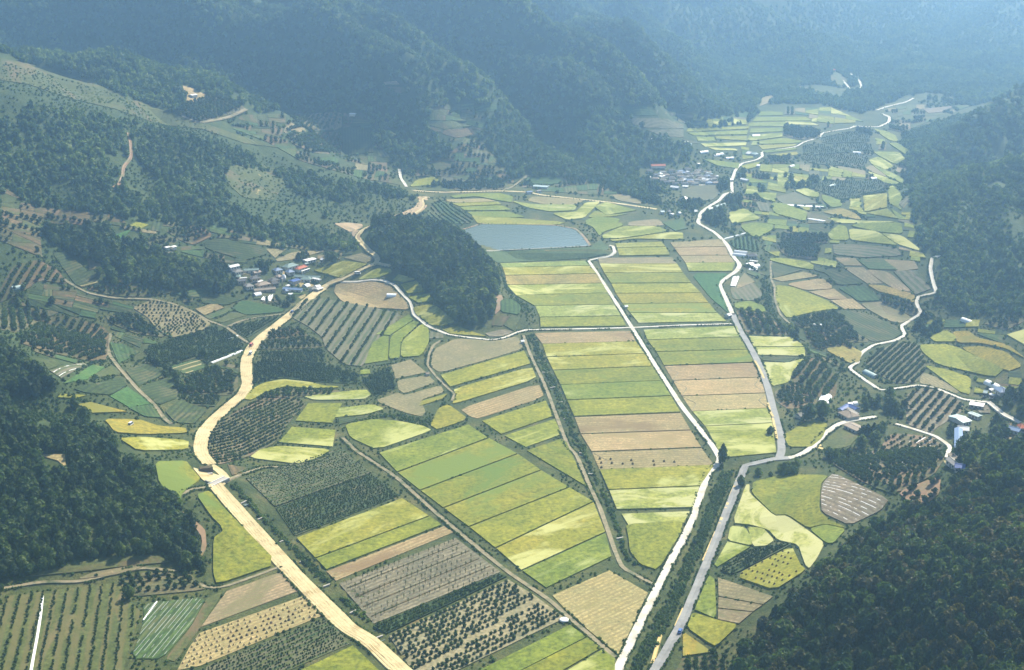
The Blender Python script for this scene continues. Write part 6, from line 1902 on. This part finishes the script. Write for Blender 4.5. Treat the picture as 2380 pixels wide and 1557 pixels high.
for a, W, kd, rf, lab, cat in (
        ((205, 455, 385, 405), 5, 'gable', 'paint_white', 'long white roofed shed at the leftmost edge of the near village', 'shed'),
        ((130, 405, 215, 415), 3, 'flat', 'roof_teal', 'small pale shed at the wood edge beside the long white shed', 'shed'),
        ((295, 535, 455, 510), 7, 'hip', 'roof_grey', 'grey hip roofed house below the long white shed', 'house'),
        ((480, 470, 770, 525), 5, 'gable', 'roof_green', 'long grey green roofed house against the village trees', 'house'),
        ((660, 550, 790, 530), 5, 'gable', 'roof_brown', 'beige roofed hut in front of the long grey green house', 'house'),
        ((350, 600, 420, 625), 6, 'hip', 'roof_green', 'small teal grey house on the left of the near village', 'house'),
        ((420, 640, 545, 645), 2.5, 'flat', 'paint_white', 'low white walled yard building beside the teal house', 'shed'),
        ((600, 655, 770, 640), 7, 'hip', 'roof_dark', 'dark grey house in the middle of the left cluster', 'house'),
        ((350, 700, 520, 692), 5, 'gable', 'roof_dark', 'dark long house at the left edge under the trees', 'house'),
        ((500, 795, 650, 785), 8, 'hip', 'roof_grey', 'grey house with brown yard at the lower left of the village', 'house'),
        ((745, 722, 830, 690), 3, 'flat', 'paint_white', 'small white shed between two grey houses', 'shed'),
        ((720, 775, 960, 745), 8, 'hip', 'roof_brown', 'broad brown grey house behind the long beige roof', 'house'),
        ((670, 848, 1080, 868), 5, 'gable', 'roof_brown', 'very long beige grey roof above the plastic tunnels', 'barn'),
        ((672, 932, 795, 912), 6, 'arch', 'plastic_white', 'white arched greenhouse below the long beige roof', 'greenhouse'),
        ((1045, 500, 1185, 488), 7, 'hip', 'roof_slate', 'slate blue hip roofed house left of the blue cluster', 'house'),
        ((1285, 535, 1400, 520), 7, 'hip', 'roof_slate', 'slate blue house beside the long green roof', 'house'),
        ((1245, 445, 1450, 395), 9, 'hip', 'roof_green', 'large grey green house behind the orange roof', 'house'),
        ((1460, 485, 1640, 425), 6, 'hip', 'roof_red', 'house with the bright orange red roof', 'house'),
        ((1615, 318, 1800, 290), 7, 'flat', 'paint_white', 'white flat roofed barn at the top of the near village', 'barn'),
        ((1555, 525, 1710, 462), 2, 'flat', 'paint_white', 'narrow white wall roof below the orange roof', 'shed'),
        ((1420, 548, 1905, 592), 5, 'gable', 'roof_green', 'very long green roof beside the yellow paddy', 'barn'),
        ((1560, 640, 1750, 658), 8, 'hip', 'roof_green', 'grey green house under the long green roof', 'house'),
        ((1360, 710, 1500, 672), 7, 'flat', 'roof_blue', 'house with the bright deep blue roof edged in white', 'house'),
        ((1770, 655, 1915, 662), 3, 'flat', 'paint_white', 'small white roof right of the grey green house', 'shed'),
        ((1612, 775, 1688, 748), 6, 'arch', 'plastic_white', 'white domed greenhouse right of the deep blue roof', 'greenhouse'),
        ((1812, 792, 1905, 770), 6, 'arch', 'plastic_white', 'pale domed greenhouse beside the dirt road', 'greenhouse'),
        ((1720, 852, 1840, 830), 6, 'hip', 'roof_grey', 'grey house closest to the dirt road', 'house'),
        ((1845, 862, 1945, 822), 3.5, 'flat', 'paint_white', 'small white roof on the verge of the dirt road', 'shed'),
        ((1222, 832, 1575, 866), 5, 'gable', 'roof_skyblue', 'long sky blue roof at the front of the near village', 'barn'),
        ((1312, 935, 1400, 930), 5, 'arch', 'plastic_white', 'small white greenhouse below the long sky blue roof', 'greenhouse'),
        ((1285, 800, 1325, 775), 3, 'flat', 'paint_white', 'tiny white hut above the long sky blue roof', 'shed'),
        ((1090, 625, 1180, 605), 6, 'hip', 'roof_brown', 'brown roofed house behind the white tank', 'house'),
        ((965, 690, 1125, 675), 8, 'hip', 'roof_dark', 'dark roofed house left of the white tank', 'house'),
        ((1000, 745, 1120, 740), 5, 'gable', 'roof_dark', 'low dark roof left of the white post', 'house'),
        ((1230, 885, 1290, 870), 6, 'hip', 'roof_slate', 'slate roofed house tucked under the long sky blue roof', 'house'),
        ((1620, 378, 1680, 372), 3, 'flat', 'roof_teal', 'small pale blue shed above the orange roof', 'shed'),
        ((1925, 305, 1975, 298), 4, 'gable', 'paint_white', 'lone white hut right of the white barn', 'shed')):
    building(zs(Z3, a), W, kd, rf, lab, cat, 'wall_earth' if rf in ('roof_brown', 'roof_dark') else 'wall_pale')


def tunnel(spec, W, label, group=None, h=1.3, mat='plastic_white'):
    building(spec, W, 'arch', mat, label, 'plastic tunnel', h=h, group=group, detail=False)


for k, a in enumerate(((815, 1055, 885, 925), (850, 1058, 920, 928), (910, 1065, 985, 930), (950, 1065, 1030, 930))):
    tunnel(zs(Z3, a), 2.6, ['leftmost white plastic tunnel below the near village', 'second white plastic tunnel below the near village', 'third white plastic tunnel below the near village', 'rightmost white plastic tunnel below the near village'][k], 'plastic tunnels below the near village')
w = project([Z3(1232, 690)])[0]
t = tag(empty('water_tank', (w[0], w[1], hz(*w))), 'white domed tank standing in the near village', 'tank')
MB().tube((0, 0, -.3), (0, 0, 4.0), 2.0, 2.0, 16).build('tank_body', 'paint_white', t, True)
MB().tube((0, 0, 4.0), (0, 0, 4.8), 2.0, 1.4, 16).tube((0, 0, 4.8), (0, 0, 5.2), 1.4, .2, 16).build('dome', 'plastic_white', t, True)
w = project([Z3(1203, 795)])[0]
t = tag(empty('chimney_post', (w[0], w[1], hz(*w))), 'tall pale post beside the white tank', 'post')
MB().tube((0, 0, -.3), (0, 0, 6.5), .55, .4, 10).build('shaft', 'concrete', t, True)
MB().tube((0, 0, 6.5), (0, 0, 6.9), .6, .6, 10).build('cap', 'paint_white', t, True)
field('stubble_pale', [Z3(1510, 1005), Z3(1600, 955), Z3(1685, 968), Z3(1560, 1038)], smooth=0, off=.1, label='pale threshing yard beside the dirt road')
field('stubble_pale', [Z3(1150, 540), Z3(1260, 530), Z3(1240, 580), Z3(1170, 585)], off=.1, keep=False)
field('stubble_pale', [Z3(1420, 440), Z3(1480, 400), Z3(1450, 500), Z3(1380, 480)], off=.1, keep=False)
field('stubble_pale', [Z3(440, 530), Z3(620, 545), Z3(600, 610), Z3(450, 560)], off=.1, keep=False)
field('stubble_pale', [Z3(960, 780), Z3(1110, 775), Z3(1060, 850), Z3(950, 840)], off=.1, keep=False)
field('stubble_pale', [Z3(1440, 790), Z3(1530, 720), Z3(1800, 790), Z3(1720, 830), Z3(1500, 815)], off=.1, keep=False)

Z4 = zoom(3600, 1480, 3.707)
for a, W, kd, rf, lab, cat in (
        ((1095, 118, 1320, 118), 6, 'arch', 'plastic_white', 'long white greenhouse above the right hand village', 'greenhouse'),
        ((850, 412, 1065, 440), 7, 'flat', 'paint_white', 'long white flat roofed barn under the village lane', 'barn'),
        ((850, 548, 1010, 608), 4.5, 'flat', 'roof_teal', 'narrow pale green roof behind the big pale shed', 'shed'),
        ((640, 655, 775, 625), 14, 'flat', 'roof_teal', 'big pale blue green corrugated shed', 'barn'),
        ((648, 778, 845, 798), 6.5, 'gable', 'paint_white', 'white roofed house with the orange wing', 'house'),
        ((700, 815, 715, 880), 6, 'flat', 'roof_red', 'orange red wing of the white roofed house', 'shed'),
        ((900, 950, 990, 900), 5, 'gable', 'roof_skyblue', 'pale blue roofed house in the trees', 'house'),
        ((900, 1000, 960, 985), 4, 'gable', 'roof_teal', 'small pale roof below the pale blue house', 'shed'),
        ((650, 1030, 730, 1068), 5, 'gable', 'roof_skyblue', 'small pale gabled house right of the white lane', 'house'),
        ((755, 1072, 825, 1095), 5, 'gable', 'roof_grey', 'small grey gabled house with tan wall', 'house'),
        ((580, 1190, 700, 1240), 5, 'gable', 'roof_brown', 'brown roofed shed behind the long grey roof', 'shed'),
        ((550, 1255, 690, 1312), 5, 'gable', 'roof_grey', 'long grey roof at the end of the white lane', 'house'),
        ((625, 1358, 790, 1325), 6, 'gable', 'roof_blue', 'deep blue roof at the lowest edge of the right hand village', 'house'),
        ((1400, 770, 1600, 820), 6, 'gable', 'roof_skyblue', 'long light blue roof at the right end of the village', 'house'),
        ((1560, 770, 1660, 745), 7, 'hip', 'roof_red', 'orange roof beside the long light blue roof', 'house'),
        ((1240, 795, 1310, 825), 5, 'flat', 'paint_white', 'pale shed left of the long light blue roof', 'shed'),
        ((1265, 205, 1380, 235), 8, 'hip', 'roof_slate', 'grey blue house under the long white greenhouse', 'house'),
        ((1050, 260, 1120, 240), 5, 'gable', 'roof_teal', 'small pale house left of the brown yard', 'house'),
        ((1145, 292, 1220, 282), 3, 'flat', 'paint_white', 'narrow white shed in the brown yard', 'shed'),
        ((1160, 210, 1200, 220), 3.5, 'flat', 'paint_white', 'tiny white hut at the top of the brown yard', 'shed')):
    building(zs(Z4, a), W, kd, rf, lab, cat, 'wall_earth' if 'tan wall' in lab else 'wall_pale')
field('stubble_pale', [Z4(465, 1265), Z4(520, 1270), Z4(610, 1340), Z4(590, 1360), Z4(510, 1330)], off=.15, keep=False)
field('stubble_pale', [Z4(1420, 640), Z4(1460, 650), Z4(1600, 740), Z4(1540, 760), Z4(1440, 740)], off=.15, keep=False)
field('soil_brown', [Z4(1150, 240), Z4(1240, 250), Z4(1250, 300), Z4(1150, 300)], off=.15, keep=False)
field('soil_grey', [Z4(900, 480), Z4(1150, 440), Z4(1140, 560), Z4(1010, 560)], off=.15, keep=False)
field('red_earth', [Z4(1340, 850), Z4(1590, 860), Z4(1520, 1020), Z4(1440, 1030)], off=.15, keep=False)
for a, W, kd, rf, lab, cat in (
        ((1178, 372, 1252, 252), 8, 'arch', 'plastic_white', 'broad white arched greenhouse in the dark orchard', 'greenhouse'),
        ((1640, 432, 1725, 418), 4.5, 'arch', 'plastic_white', 'left white plastic dome behind the blue roofed farm', 'greenhouse'),
        ((1735, 412, 1812, 400), 4.5, 'arch', 'plastic_white', 'right white plastic dome behind the blue roofed farm', 'greenhouse'),
        ((1490, 560, 1660, 462), 4, 'gable', 'roof_blue', 'deep blue left wing of the walled farm', 'barn'),
        ((1660, 470, 1830, 545), 5, 'gable', 'roof_blue', 'deep blue rear wing of the walled farm', 'barn'),
        ((1560, 580, 1760, 690), 10, 'hip', 'roof_brown', 'broad brown grey roof inside the blue farm', 'barn'),
        ((1625, 512, 1835, 635), 2, 'flat', 'concrete', 'long pale beam roof in the yard of the blue farm', 'shed'),
        ((1650, 815, 1900, 930), 9, 'flat', 'roof_brown', 'low brown grey barn below the farm road', 'barn'),
        ((705, 665, 815, 640), 6, 'gable', 'roof_grey', 'small grey roofed hut beside two round trees', 'house')):
    building(zs(Z2, a), W, kd, rf, lab, cat)
building(zs(Z2, (1215, 430, 1250, 422)), 3, 'flat', 'paint_white', 'tiny white hut below the broad greenhouse', 'shed', detail=False)
Z6 = zoom(2800, 930, 4.718)
for a, W, kd, rf, lab, cat in (
        ((475, 268, 715, 298), 4.5, 'arch', 'plastic_white', 'upper long white greenhouse beside the paved road', 'greenhouse'),
        ((445, 322, 695, 352), 4.5, 'arch', 'plastic_white', 'lower long white greenhouse beside the paved road', 'greenhouse'),
        ((720, 365, 900, 370), 8, 'hip', 'roof_dark', 'dark roofed farmhouse in the roadside trees', 'house'),
        ((760, 458, 910, 480), 3, 'flat', 'paint_white', 'narrow white roof in front of the dark farmhouse', 'shed'),
        ((690, 525, 810, 495), 6, 'arch', 'plastic_white', 'left arched greenhouse below the dark farmhouse', 'greenhouse'),
        ((785, 558, 925, 528), 6, 'arch', 'plastic_white', 'right arched greenhouse below the dark farmhouse', 'greenhouse'),
        ((330, 1485, 395, 1465), 4.5, 'gable', 'paint_white', 'white roofed hut at the corner of the crossroads lane', 'house')):
    building(zs(Z6, a), W, kd, rf, lab, cat)
for k, x in enumerate((758, 790, 822, 856, 888)):
    tunnel(zs(Z6, (x, 640, x + 4, 582)), 2.2, f'{["first", "second", "third", "fourth", "fifth"][k]} from the left of five short plastic tunnels below the dark farmhouse', 'short plastic tunnels by the paved road')
tunnel(zs(Z6, (415, 935, 465, 755)), 2.6, 'left of three white plastic tunnels at the road bend', 'plastic tunnels at the road bend')
tunnel(zs(Z6, (440, 935, 492, 750)), 2.6, 'middle of three white plastic tunnels at the road bend', 'plastic tunnels at the road bend')
tunnel(zs(Z6, (468, 935, 542, 745)), 2.6, 'right of three white plastic tunnels at the road bend', 'plastic tunnels at the road bend')


def fr(letter, a):
    q = crop(letter, [(a[0], a[1]), (a[2], a[3])])
    return (*q[0], *q[1])


for L_, a, W, kd, rf, lab, cat in (
        ('F', (1950, 664, 2027, 664), 5, 'arch', 'plastic_white', 'lone white greenhouse at the foot of the eastern hill', 'greenhouse'),
        ('F', (922, 708, 980, 695), 6, 'flat', 'paint_white', 'white shed in the fields right of the paved road', 'shed'),
        ('F', (1272, 1018, 1350, 1056), 5, 'arch', 'roof_teal', 'pale blue greenhouse in the bend of the village lane', 'greenhouse'),
        ('D', (82, 440, 165, 427), 6, 'arch', 'roof_teal', 'pale greenhouse at the western edge of the orchards', 'greenhouse'),
        ('D', (1148, 168, 1178, 162), 5, 'flat', 'paint_white', 'left white hut on the hillside terraces', 'shed'),
        ('D', (1195, 165, 1222, 158), 5, 'flat', 'paint_white', 'right white hut on the hillside terraces', 'shed'),
        ('D', (1155, 205, 1200, 203), 4, 'flat', 'roof_brown', 'brown roofed hut below the white hillside huts', 'shed'),
        ('E', (318, 496, 385, 483), 6, 'arch', 'plastic_white', 'white greenhouse beside the farm pond', 'greenhouse'),
        ('B', (1342, 1293, 1445, 1300), 9, 'flat', 'roof_teal', 'long pale teal hall behind the reservoir fields', 'barn'),
        ('B', (1290, 1338, 1330, 1332), 5, 'flat', 'roof_slate', 'small blue shed below the long teal hall', 'shed'),
        ('B', (1360, 1330, 1390, 1325), 5, 'flat', 'roof_grey', 'small grey shed beside the long teal hall', 'shed'),
        ('A', (1325, 663, 1365, 658), 7, 'flat', 'paint_white', 'white hut in the mountainside clearing', 'shed'),
        ('B', (60, 795, 100, 790), 7, 'flat', 'paint_white', 'white hut among the upper hillside orchards', 'shed'),
        ('C', (482, 940, 535, 936), 7, 'arch', 'plastic_white', 'white greenhouse in the middle of the far terraces', 'greenhouse'),
        ('C', (1187, 1055, 1243, 1058), 7, 'arch', 'plastic_white', 'white greenhouse beside the far green strip paddies', 'greenhouse'),
        ('C', (1310, 1236, 1348, 1234), 7, 'arch', 'plastic_white', 'white greenhouse above the far yellow paddy', 'greenhouse'),
        ('C', (1020, 1292, 1060, 1280), 5, 'arch', 'roof_teal', 'pale tunnel in the far green gardens', 'greenhouse'),
        ('C', (745, 1156, 775, 1146), 4, 'arch', 'plastic_white', 'short white tunnel below the far orchard', 'greenhouse'),
        ('C', (1035, 485, 1058, 485), 8, 'gable', 'roof_red', 'tiny red roofed house on the farthest slope', 'house'),
        ('B', (2145, 965, 2170, 972), 6, 'flat', 'paint_white', 'tiny white hut on the hill above the far village', 'shed')):
    building(fr(L_, a), W, kd, rf, lab, cat, detail=False)

# far village
Z5 = zoom(2500, 540, 4.718)
for a, W, kd, rf, lab, cat in (
        ((330, 528, 600, 548), 7, 'gable', 'roof_red', 'long bright red roof at the top of the far village', 'barn'),
        ((898, 92, 1002, 94), 6, 'arch', 'plastic_white', 'white greenhouse beneath the striped terraces above the far village', 'greenhouse'),
        ((940, 140, 995, 128), 6, 'flat', 'roof_teal', 'left pale shed under the upper white greenhouse', 'shed'),
        ((1015, 142, 1065, 128), 6, 'flat', 'roof_teal', 'right pale shed under the upper white greenhouse', 'shed'),
        ((1240, 264, 1388, 264), 5.5, 'arch', 'plastic_white', 'white greenhouse left of the row above the far village paddies', 'greenhouse'),
        ((1490, 318, 1665, 310), 5.5, 'arch', 'plastic_white', 'longest white greenhouse above the far village paddies', 'greenhouse'),
        ((1725, 370, 1868, 380), 5.5, 'arch', 'plastic_white', 'white greenhouse right of the row above the far village paddies', 'greenhouse'),
        ((2135, 300, 2215, 315), 9, 'gable', 'paint_white', 'big white building at the far road bend', 'house'),
        ((2240, 312, 2310, 325), 8, 'hip', 'roof_teal', 'pale building right of the big white one at the far road bend', 'house'),
        ((2305, 525, 2365, 528), 9, 'flat', 'paint_white', 'square white building at the edge of the far mound', 'house'),
        ((480, 735, 565, 718), 7, 'flat', 'paint_white', 'brightest white roof in the left part of the far village', 'house'),
        ((470, 695, 535, 685), 7, 'hip', 'roof_teal', 'pale hip roof behind the brightest white roof', 'house'),
        ((240, 750, 330, 748), 5, 'flat', 'paint_white', 'narrow white roof at the left end of the far village', 'house'),
        ((910, 788, 1000, 802), 7, 'gable', 'paint_white', 'white double roof in the centre of the far village', 'house'),
        ((1300, 785, 1430, 808), 7, 'gable', 'paint_white', 'long white roof right of the far village centre', 'house'),
        ((705, 928, 860, 948), 6, 'gable', 'paint_white', 'long white roof along the lower edge of the far village', 'house'),
        ((920, 915, 1030, 918), 6, 'flat', 'paint_white', 'white roof at the start of the lane under the far village', 'house'),
        ((985, 638, 1045, 655), 5, 'flat', 'paint_white', 'small white roof in the upper far village', 'house'),
        ((1385, 665, 1480, 692), 4, 'flat', 'roof_teal', 'pale slanting roof near the far village pond', 'house'),
        ((1490, 728, 1590, 725), 4, 'flat', 'paint_white', 'white wall roof at the right of the far village', 'house'),
        ((1195, 492, 1245, 502), 6, 'flat', 'paint_white', 'lone white roof above the far village', 'house'),
        ((1770, 798, 1850, 790), 7, 'hip', 'roof_teal', 'pale house left of the white road at the far village', 'house'),
        ((2015, 780, 2150, 812), 5, 'gable', 'paint_white', 'long white roof right of the white road at the far village', 'house'),
        ((905, 1165, 970, 1140), 8, 'gable', 'paint_white', 'white house alone in the trees below the far village', 'house'),
        ((1140, 1384, 1200, 1386), 6, 'gable', 'paint_white', 'white roof left of the paved road entering the far village', 'house'),
        ((1390, 1348, 1480, 1332), 5, 'gable', 'roof_teal', 'pale roofs right of the paved road entering the far village', 'house'),
        ((1535, 1290, 1710, 1230), 3.5, 'arch', 'roof_teal', 'long pale tunnel beside the far village road', 'greenhouse'),
        ((505, 1396, 580, 1392), 5, 'gable', 'roof_teal', 'pale roof at the end of the dirt road by the trees', 'house'),
        ((640, 1386, 700, 1382), 6, 'hip', 'roof_grey', 'grey roof at the end of the dirt road by the trees', 'house'),
        ((705, 1438, 740, 1432), 5, 'flat', 'paint_white', 'white hut at the end of the dirt road by the trees', 'shed'),
        ((835, 1420, 880, 1414), 5, 'gable', 'roof_teal', 'pale hut right of the grey roof by the trees', 'shed')):
    building(zs(Z5, a), W, kd, rf, lab, cat, detail=False)
vp = [Z5(x, y) for x, y in [(210, 600), (700, 560), (1150, 570), (1480, 640), (1620, 850), (1400, 870), (1000, 890), (640, 880), (400, 830), (220, 760)]]
gx, gy = jitter_grid(80, 460, 1450, 2000, 10.5)
px, py = to_px(gx, gy, H(gx, gy) + 2)
k = in_poly(px, py, vp)
for i, (x, y) in enumerate(zip(gx[k], gy[k])):
    rf = random.choice(['roof_grey', 'roof_grey', 'roof_dark', 'roof_dark', 'roof_brown', 'roof_slate'])
    c1 = to_px(np.array([x - 4.0]), np.array([y - random.uniform(-2, 2)]), H(np.array([x]), np.array([y])) + 2)
    c2 = to_px(np.array([x + 4.0]), np.array([y + random.uniform(-2, 2)]), H(np.array([x]), np.array([y])) + 2)
    nm = {'roof_grey': 'grey', 'roof_dark': 'dark', 'roof_brown': 'brown', 'roof_slate': 'slate blue'}[rf]
    building((float(c1[0][0]), float(c1[1][0]), float(c2[0][0]), float(c2[1][0])), random.uniform(5, 6.5), 'hip', rf,
             f'small {nm} roofed house in the crowded middle of the far village', 'house', detail=False, group=f'{nm} roofed houses crowding the far village')

# ------------------------------------------------------------------ weirs, culvert, strips, mats, heap
def weir(px, py, dx, dy, label, L=3.6):
    c, l, rz = axis_of(px - dx, py - dy, px + dx, py + dy, 0.5)
    z = hz(*c)
    t = tag(empty('weir', (c[0], c[1], z), rz), label, 'weir')
    l = min(max(l, L), 4.2)
    MB().box(-l / 2, -.3, -1.5, l / 2, .3, .9).build('weir_wall', 'concrete', t)
    MB().box(-l / 2 - .3, -.42, .9, l / 2 + .3, .42, 1.1).build('deck', 'concrete', t)
    MB().box(-l / 2 + .3, -2.6, -1.2, l / 2 - .3, -.35, -.1).build('pool', 'water', t)


ordn = ['first', 'second', 'third', 'fourth', 'fifth', 'sixth', 'seventh', 'eighth']
for k, (x, y) in enumerate(crop('G', [(1700, 388), (1818, 502), (1972, 658), (2112, 798), (2278, 970)]) + crop('H', [(82, 1152), (265, 1328)])):
    weir(x, y, 6, -2.5, f'{ordn[k]} concrete weir down the ditch beside the straight dirt road')
for k, (x, y) in enumerate(crop('E', [(1422, 1040), (1474, 1146), (1524, 1250), (1572, 1364)]) + crop('H', [(1680, 50), (1745, 190), (1942, 640)])):
    weir(x, y, 5, 0, f'{ordn[k]} concrete weir down the vegetated drain south of the crossroads')
Z7 = zoom(700, 1780, 4.718)
c, l, rz = axis_of(*Z7(420, 420), *Z7(660, 445), 0)
t = tag(empty('culvert', (c[0], c[1], hz(*c)), rz), 'concrete box culvert under construction beside the dirt road', 'culvert')
MB().box(-l / 2, -1.2, -.4, l / 2, .6, .35).build('footing', 'concrete', t)
MB().box(-l / 2 + .8, 2.2, -.4, l / 2 + .8, 5.6, 2.6).build('box_wall', 'wood_dark', t)
MB().box(-l / 2 + .8, 2.0, 2.6, l / 2 + .8, 5.8, 2.85).build('deck', 'soil_brown', t)
c, l, rz = axis_of(*Z7(520, 545), *Z7(585, 590), 0.5)
t = tag(empty('concrete_beam', (c[0], c[1], hz(*c) + .3), rz), 'pale concrete beam lying below the culvert works', 'beam')
MB().box(-l / 2, -.4, 0, l / 2, .4, .7).build('beam_body', 'concrete', t)
c, l, rz = axis_of(*Z7(560, 640), *Z7(930, 560), 0.5)
t = tag(empty('small_bridge', (c[0], c[1], hz(*c) + .5), rz), 'small concrete bridge where the detour rejoins the straight dirt road', 'bridge')
MB().box(-l / 2, -2.2, -1.2, l / 2, 2.2, .55).build('deck', 'concrete', t)
for s in (-1, 1):
    MB().box(-l / 2, s * 2.0 - .15, .55, l / 2, s * 2.0 + .15, 1.0).build('kerb', 'paint_white', t)


def strip(spec, W, mat, name, label, cat, off=.35, group=None, thick=.25):
    o = ribbon(name, spec, W, mat, label, off=off, smooth=1, kind='thing', cat=cat, group=group)
    ROAD_PX.pop()
    return o


strip(crop('G', [(298, 1045), (285, 1170), (262, 1320), (232, 1480), (215, 1580)]), 1.15, 'plastic_white', 'plastic_sheet', 'long white plastic sheet laid between the corner orchard rows', 'plastic sheet', .55)
strip(crop('D', [(1475, 975), (1690, 890)]), 1.8, 'plastic_white', 'plastic_sheet', 'white plastic sheet left of the dirt road by the orchard', 'plastic sheet', .75)
strip(crop('D', [(1585, 812), (1660, 786)]), 1.3, 'plastic_white', 'plastic_sheet', 'short white plastic sheet near the end of the earth lane', 'plastic sheet', .75)
strip(crop('D', [(555, 440), (680, 412)]), 4.5, 'stubble_pale', 'threshing_mat', 'pale straw mat at the foot of the green strip field', 'mat', .65)
strip(crop('C', [(875, 1528), (990, 1546)]), 3, 'plastic_white', 'plastic_sheet', 'white plastic sheet beside the far orange paddy', 'plastic sheet', .75)
strip(crop('C', [(720, 1432), (980, 1446)]), 6, 'plastic_white', 'plastic_sheet', 'broad pale plastic sheet across the far grey garden', 'plastic sheet', .75)
strip(crop('F', [(285, 112), (440, 70)]), 1.6, 'plastic_white', 'plastic_sheet', 'white plastic sheet at the top of the green rows by the paved road', 'plastic sheet', .75)
strip(crop('G', [(1000, 1215), (1095, 1085)]), .5, 'plastic_white', 'plastic_sheet', 'thin white plastic sheet left of the mulched rows', 'plastic sheet', .75)
# grain drying along one edge of the paved road
mats = [('F', [(515, 962), (545, 1010), (580, 1085)], 'beside the tan stubble strips'), ('F', [(608, 1255), (625, 1320), (645, 1352)], 'just north of the dark side ditch'), ('F', [(642, 1362), (660, 1440), (672, 1510)], 'just before the road junction'),
        ('I', [(392, 245), (368, 300), (345, 355)], 'next to the overgrown stream head'), ('I', [(336, 385), (300, 470), (262, 570)], 'opposite the small green paddies'), ('I', [(248, 600), (200, 710), (158, 808)], 'opposite the dark row plot'), ('I', [(25, 1135), (-30, 1260)], 'nearest the blue car')]
for L_, pts, lab in mats:
    ribbon('grain_mat', crop(L_, pts), 1.5, 'grain', f'yellow grain spread to dry on the paved road {lab}', off=.63, smooth=0, kind='thing', cat='drying grain', group='grain drying on the paved road', shift=-1.35)
    ROAD_PX.pop()
ribbon('grain_mat', [(1541, 1478), (1533, 1505), (1522, 1545)], 1.5, 'grain', 'yellow grain spread to dry at the bottom of the paved road', off=.66, smooth=0, kind='thing', cat='drying grain', group='grain drying on the paved road', shift=-1.3)
for k, a in enumerate(((1050, 1235, 1195, 1215), (1040, 1250, 1185, 1290))):
    q = zs(Z2, a)
    strip([(q[0], q[1]), (q[2], q[3])], 2.4, 'grain', 'grain_mat', ['upper yellow grain mat beside the curved farm road', 'lower yellow grain mat beside the curved farm road'][k], 'drying grain', .3)
# white covered heap by the diagonal track
w = project([crop('H', [(1550, 1215)])[0]])[0]
t = tag(empty('straw_heap', (w[0], w[1], hz(*w))), 'white tarpaulin covered heap at the corner of the round tree orchard', 'heap')
V, F = leaf_cloud(900, 0, 3.6, 2.2, -.4, .1, 'round', True)
mesh_obj('tarpaulin', V, F, 'plastic_white', t, True)


def vehicle(p0, p1, L, W, col, label, cat='car', van=False):
    c, _, rz = axis_of(*p0, *p1, 0.8)
    t = tag(empty('car' if cat == 'car' else cat, (c[0], c[1], hz(*c) + .62), rz), label, cat)
    prof = [(-L / 2, .35), (L / 2, .35), (L / 2, .85), (L * .46, .95), (-L * .48, .98), (-L / 2, .85)]
    b = MB()
    b.v += [(x, -W / 2, z) for x, z in prof] + [(x, W / 2, z) for x, z in prof]
    n = len(prof)
    b.f += [(i, (i + 1) % n, n + (i + 1) % n, n + i) for i in range(n)] + [tuple(range(n))[::-1], tuple(range(n, 2 * n))]
    b.build('body', col, t)
    top = 1.5 if not van else 2.1
    a0, a1 = (-L * .36, L * .2) if not van else (-L * .48, L * .34)
    cb = MB()
    cb.v += [(a0, -W * .46, .96), (a1 + .5, -W * .46, .96), (a1 + .5, W * .46, .96), (a0, W * .46, .96), (a0 + .25, -W * .4, top), (a1, -W * .4, top), (a1, W * .4, top), (a0 + .25, W * .4, top)]
    cb.f += [(0, 1, 5, 4), (1, 2, 6, 5), (2, 3, 7, 6), (3, 0, 4, 7)]
    cb.build('windows', 'glass_dark', t)
    MB().box(a0 + .2, -W * .41, top, a1 + .05, W * .41, top + .07).build('cabin_roof', col, t)
    for sx in (-L * .31, L * .31):
        for sy in (-1, 1):
            MB().tube((sx, sy * W * .42, .32), (sx, sy * W * .52, .32), .32, .32, 10).build('wheel', 'rubber', t)


vehicle((1578, 1474), (1583, 1462), 4.4, 1.8, 'car_blue', 'small blue car driving on the grey paved road')
vehicle(Z3(1365, 1300), Z3(1410, 1268), 4.4, 1.8, 'car_blue', 'dark blue car on the dirt road below the near village')
vehicle(crop('D', [(1742, 862)])[0], crop('D', [(1764, 842)])[0], 5.0, 2.0, 'car_red', 'red vehicle on the dirt road at the end of the earth lane', 'van', True)
vehicle(crop('D', [(1742, 918)])[0], crop('D', [(1754, 902)])[0], 4.6, 1.9, 'car_white', 'pale vehicle on the dirt road beside the dark green rows', 'van', True)
vehicle(crop('E', [(85, 358)])[0], crop('E', [(140, 345)])[0], 5.5, 2.2, 'car_white', 'white truck parked on the dirt road under the knoll', 'truck', True)
vehicle(crop('D', [(900, 1408)])[0], crop('D', [(925, 1402)])[0], 4.2, 1.8, 'car_white', 'white vehicle parked on the golden terrace', 'van', True)
# pump hut on the white road corner and crossing slabs
for (x, y), lab in ((crop('E', [(600, 1045)])[0], 'tiny straw roofed hut at the edge of the tan terraces'), (crop('E', [(1262, 820)])[0], 'tiny pump hut beside the drain just below the lane'), (crop('E', [(1985, 577)])[0], 'tiny pump hut left of the yellow paddies by the white road')):
    building((x - 4, y + .5, x + 4, y - .5), 3, 'gable', 'roof_brown' if 'straw' in lab else 'paint_white', lab, 'hut', detail=False, h=2.2)
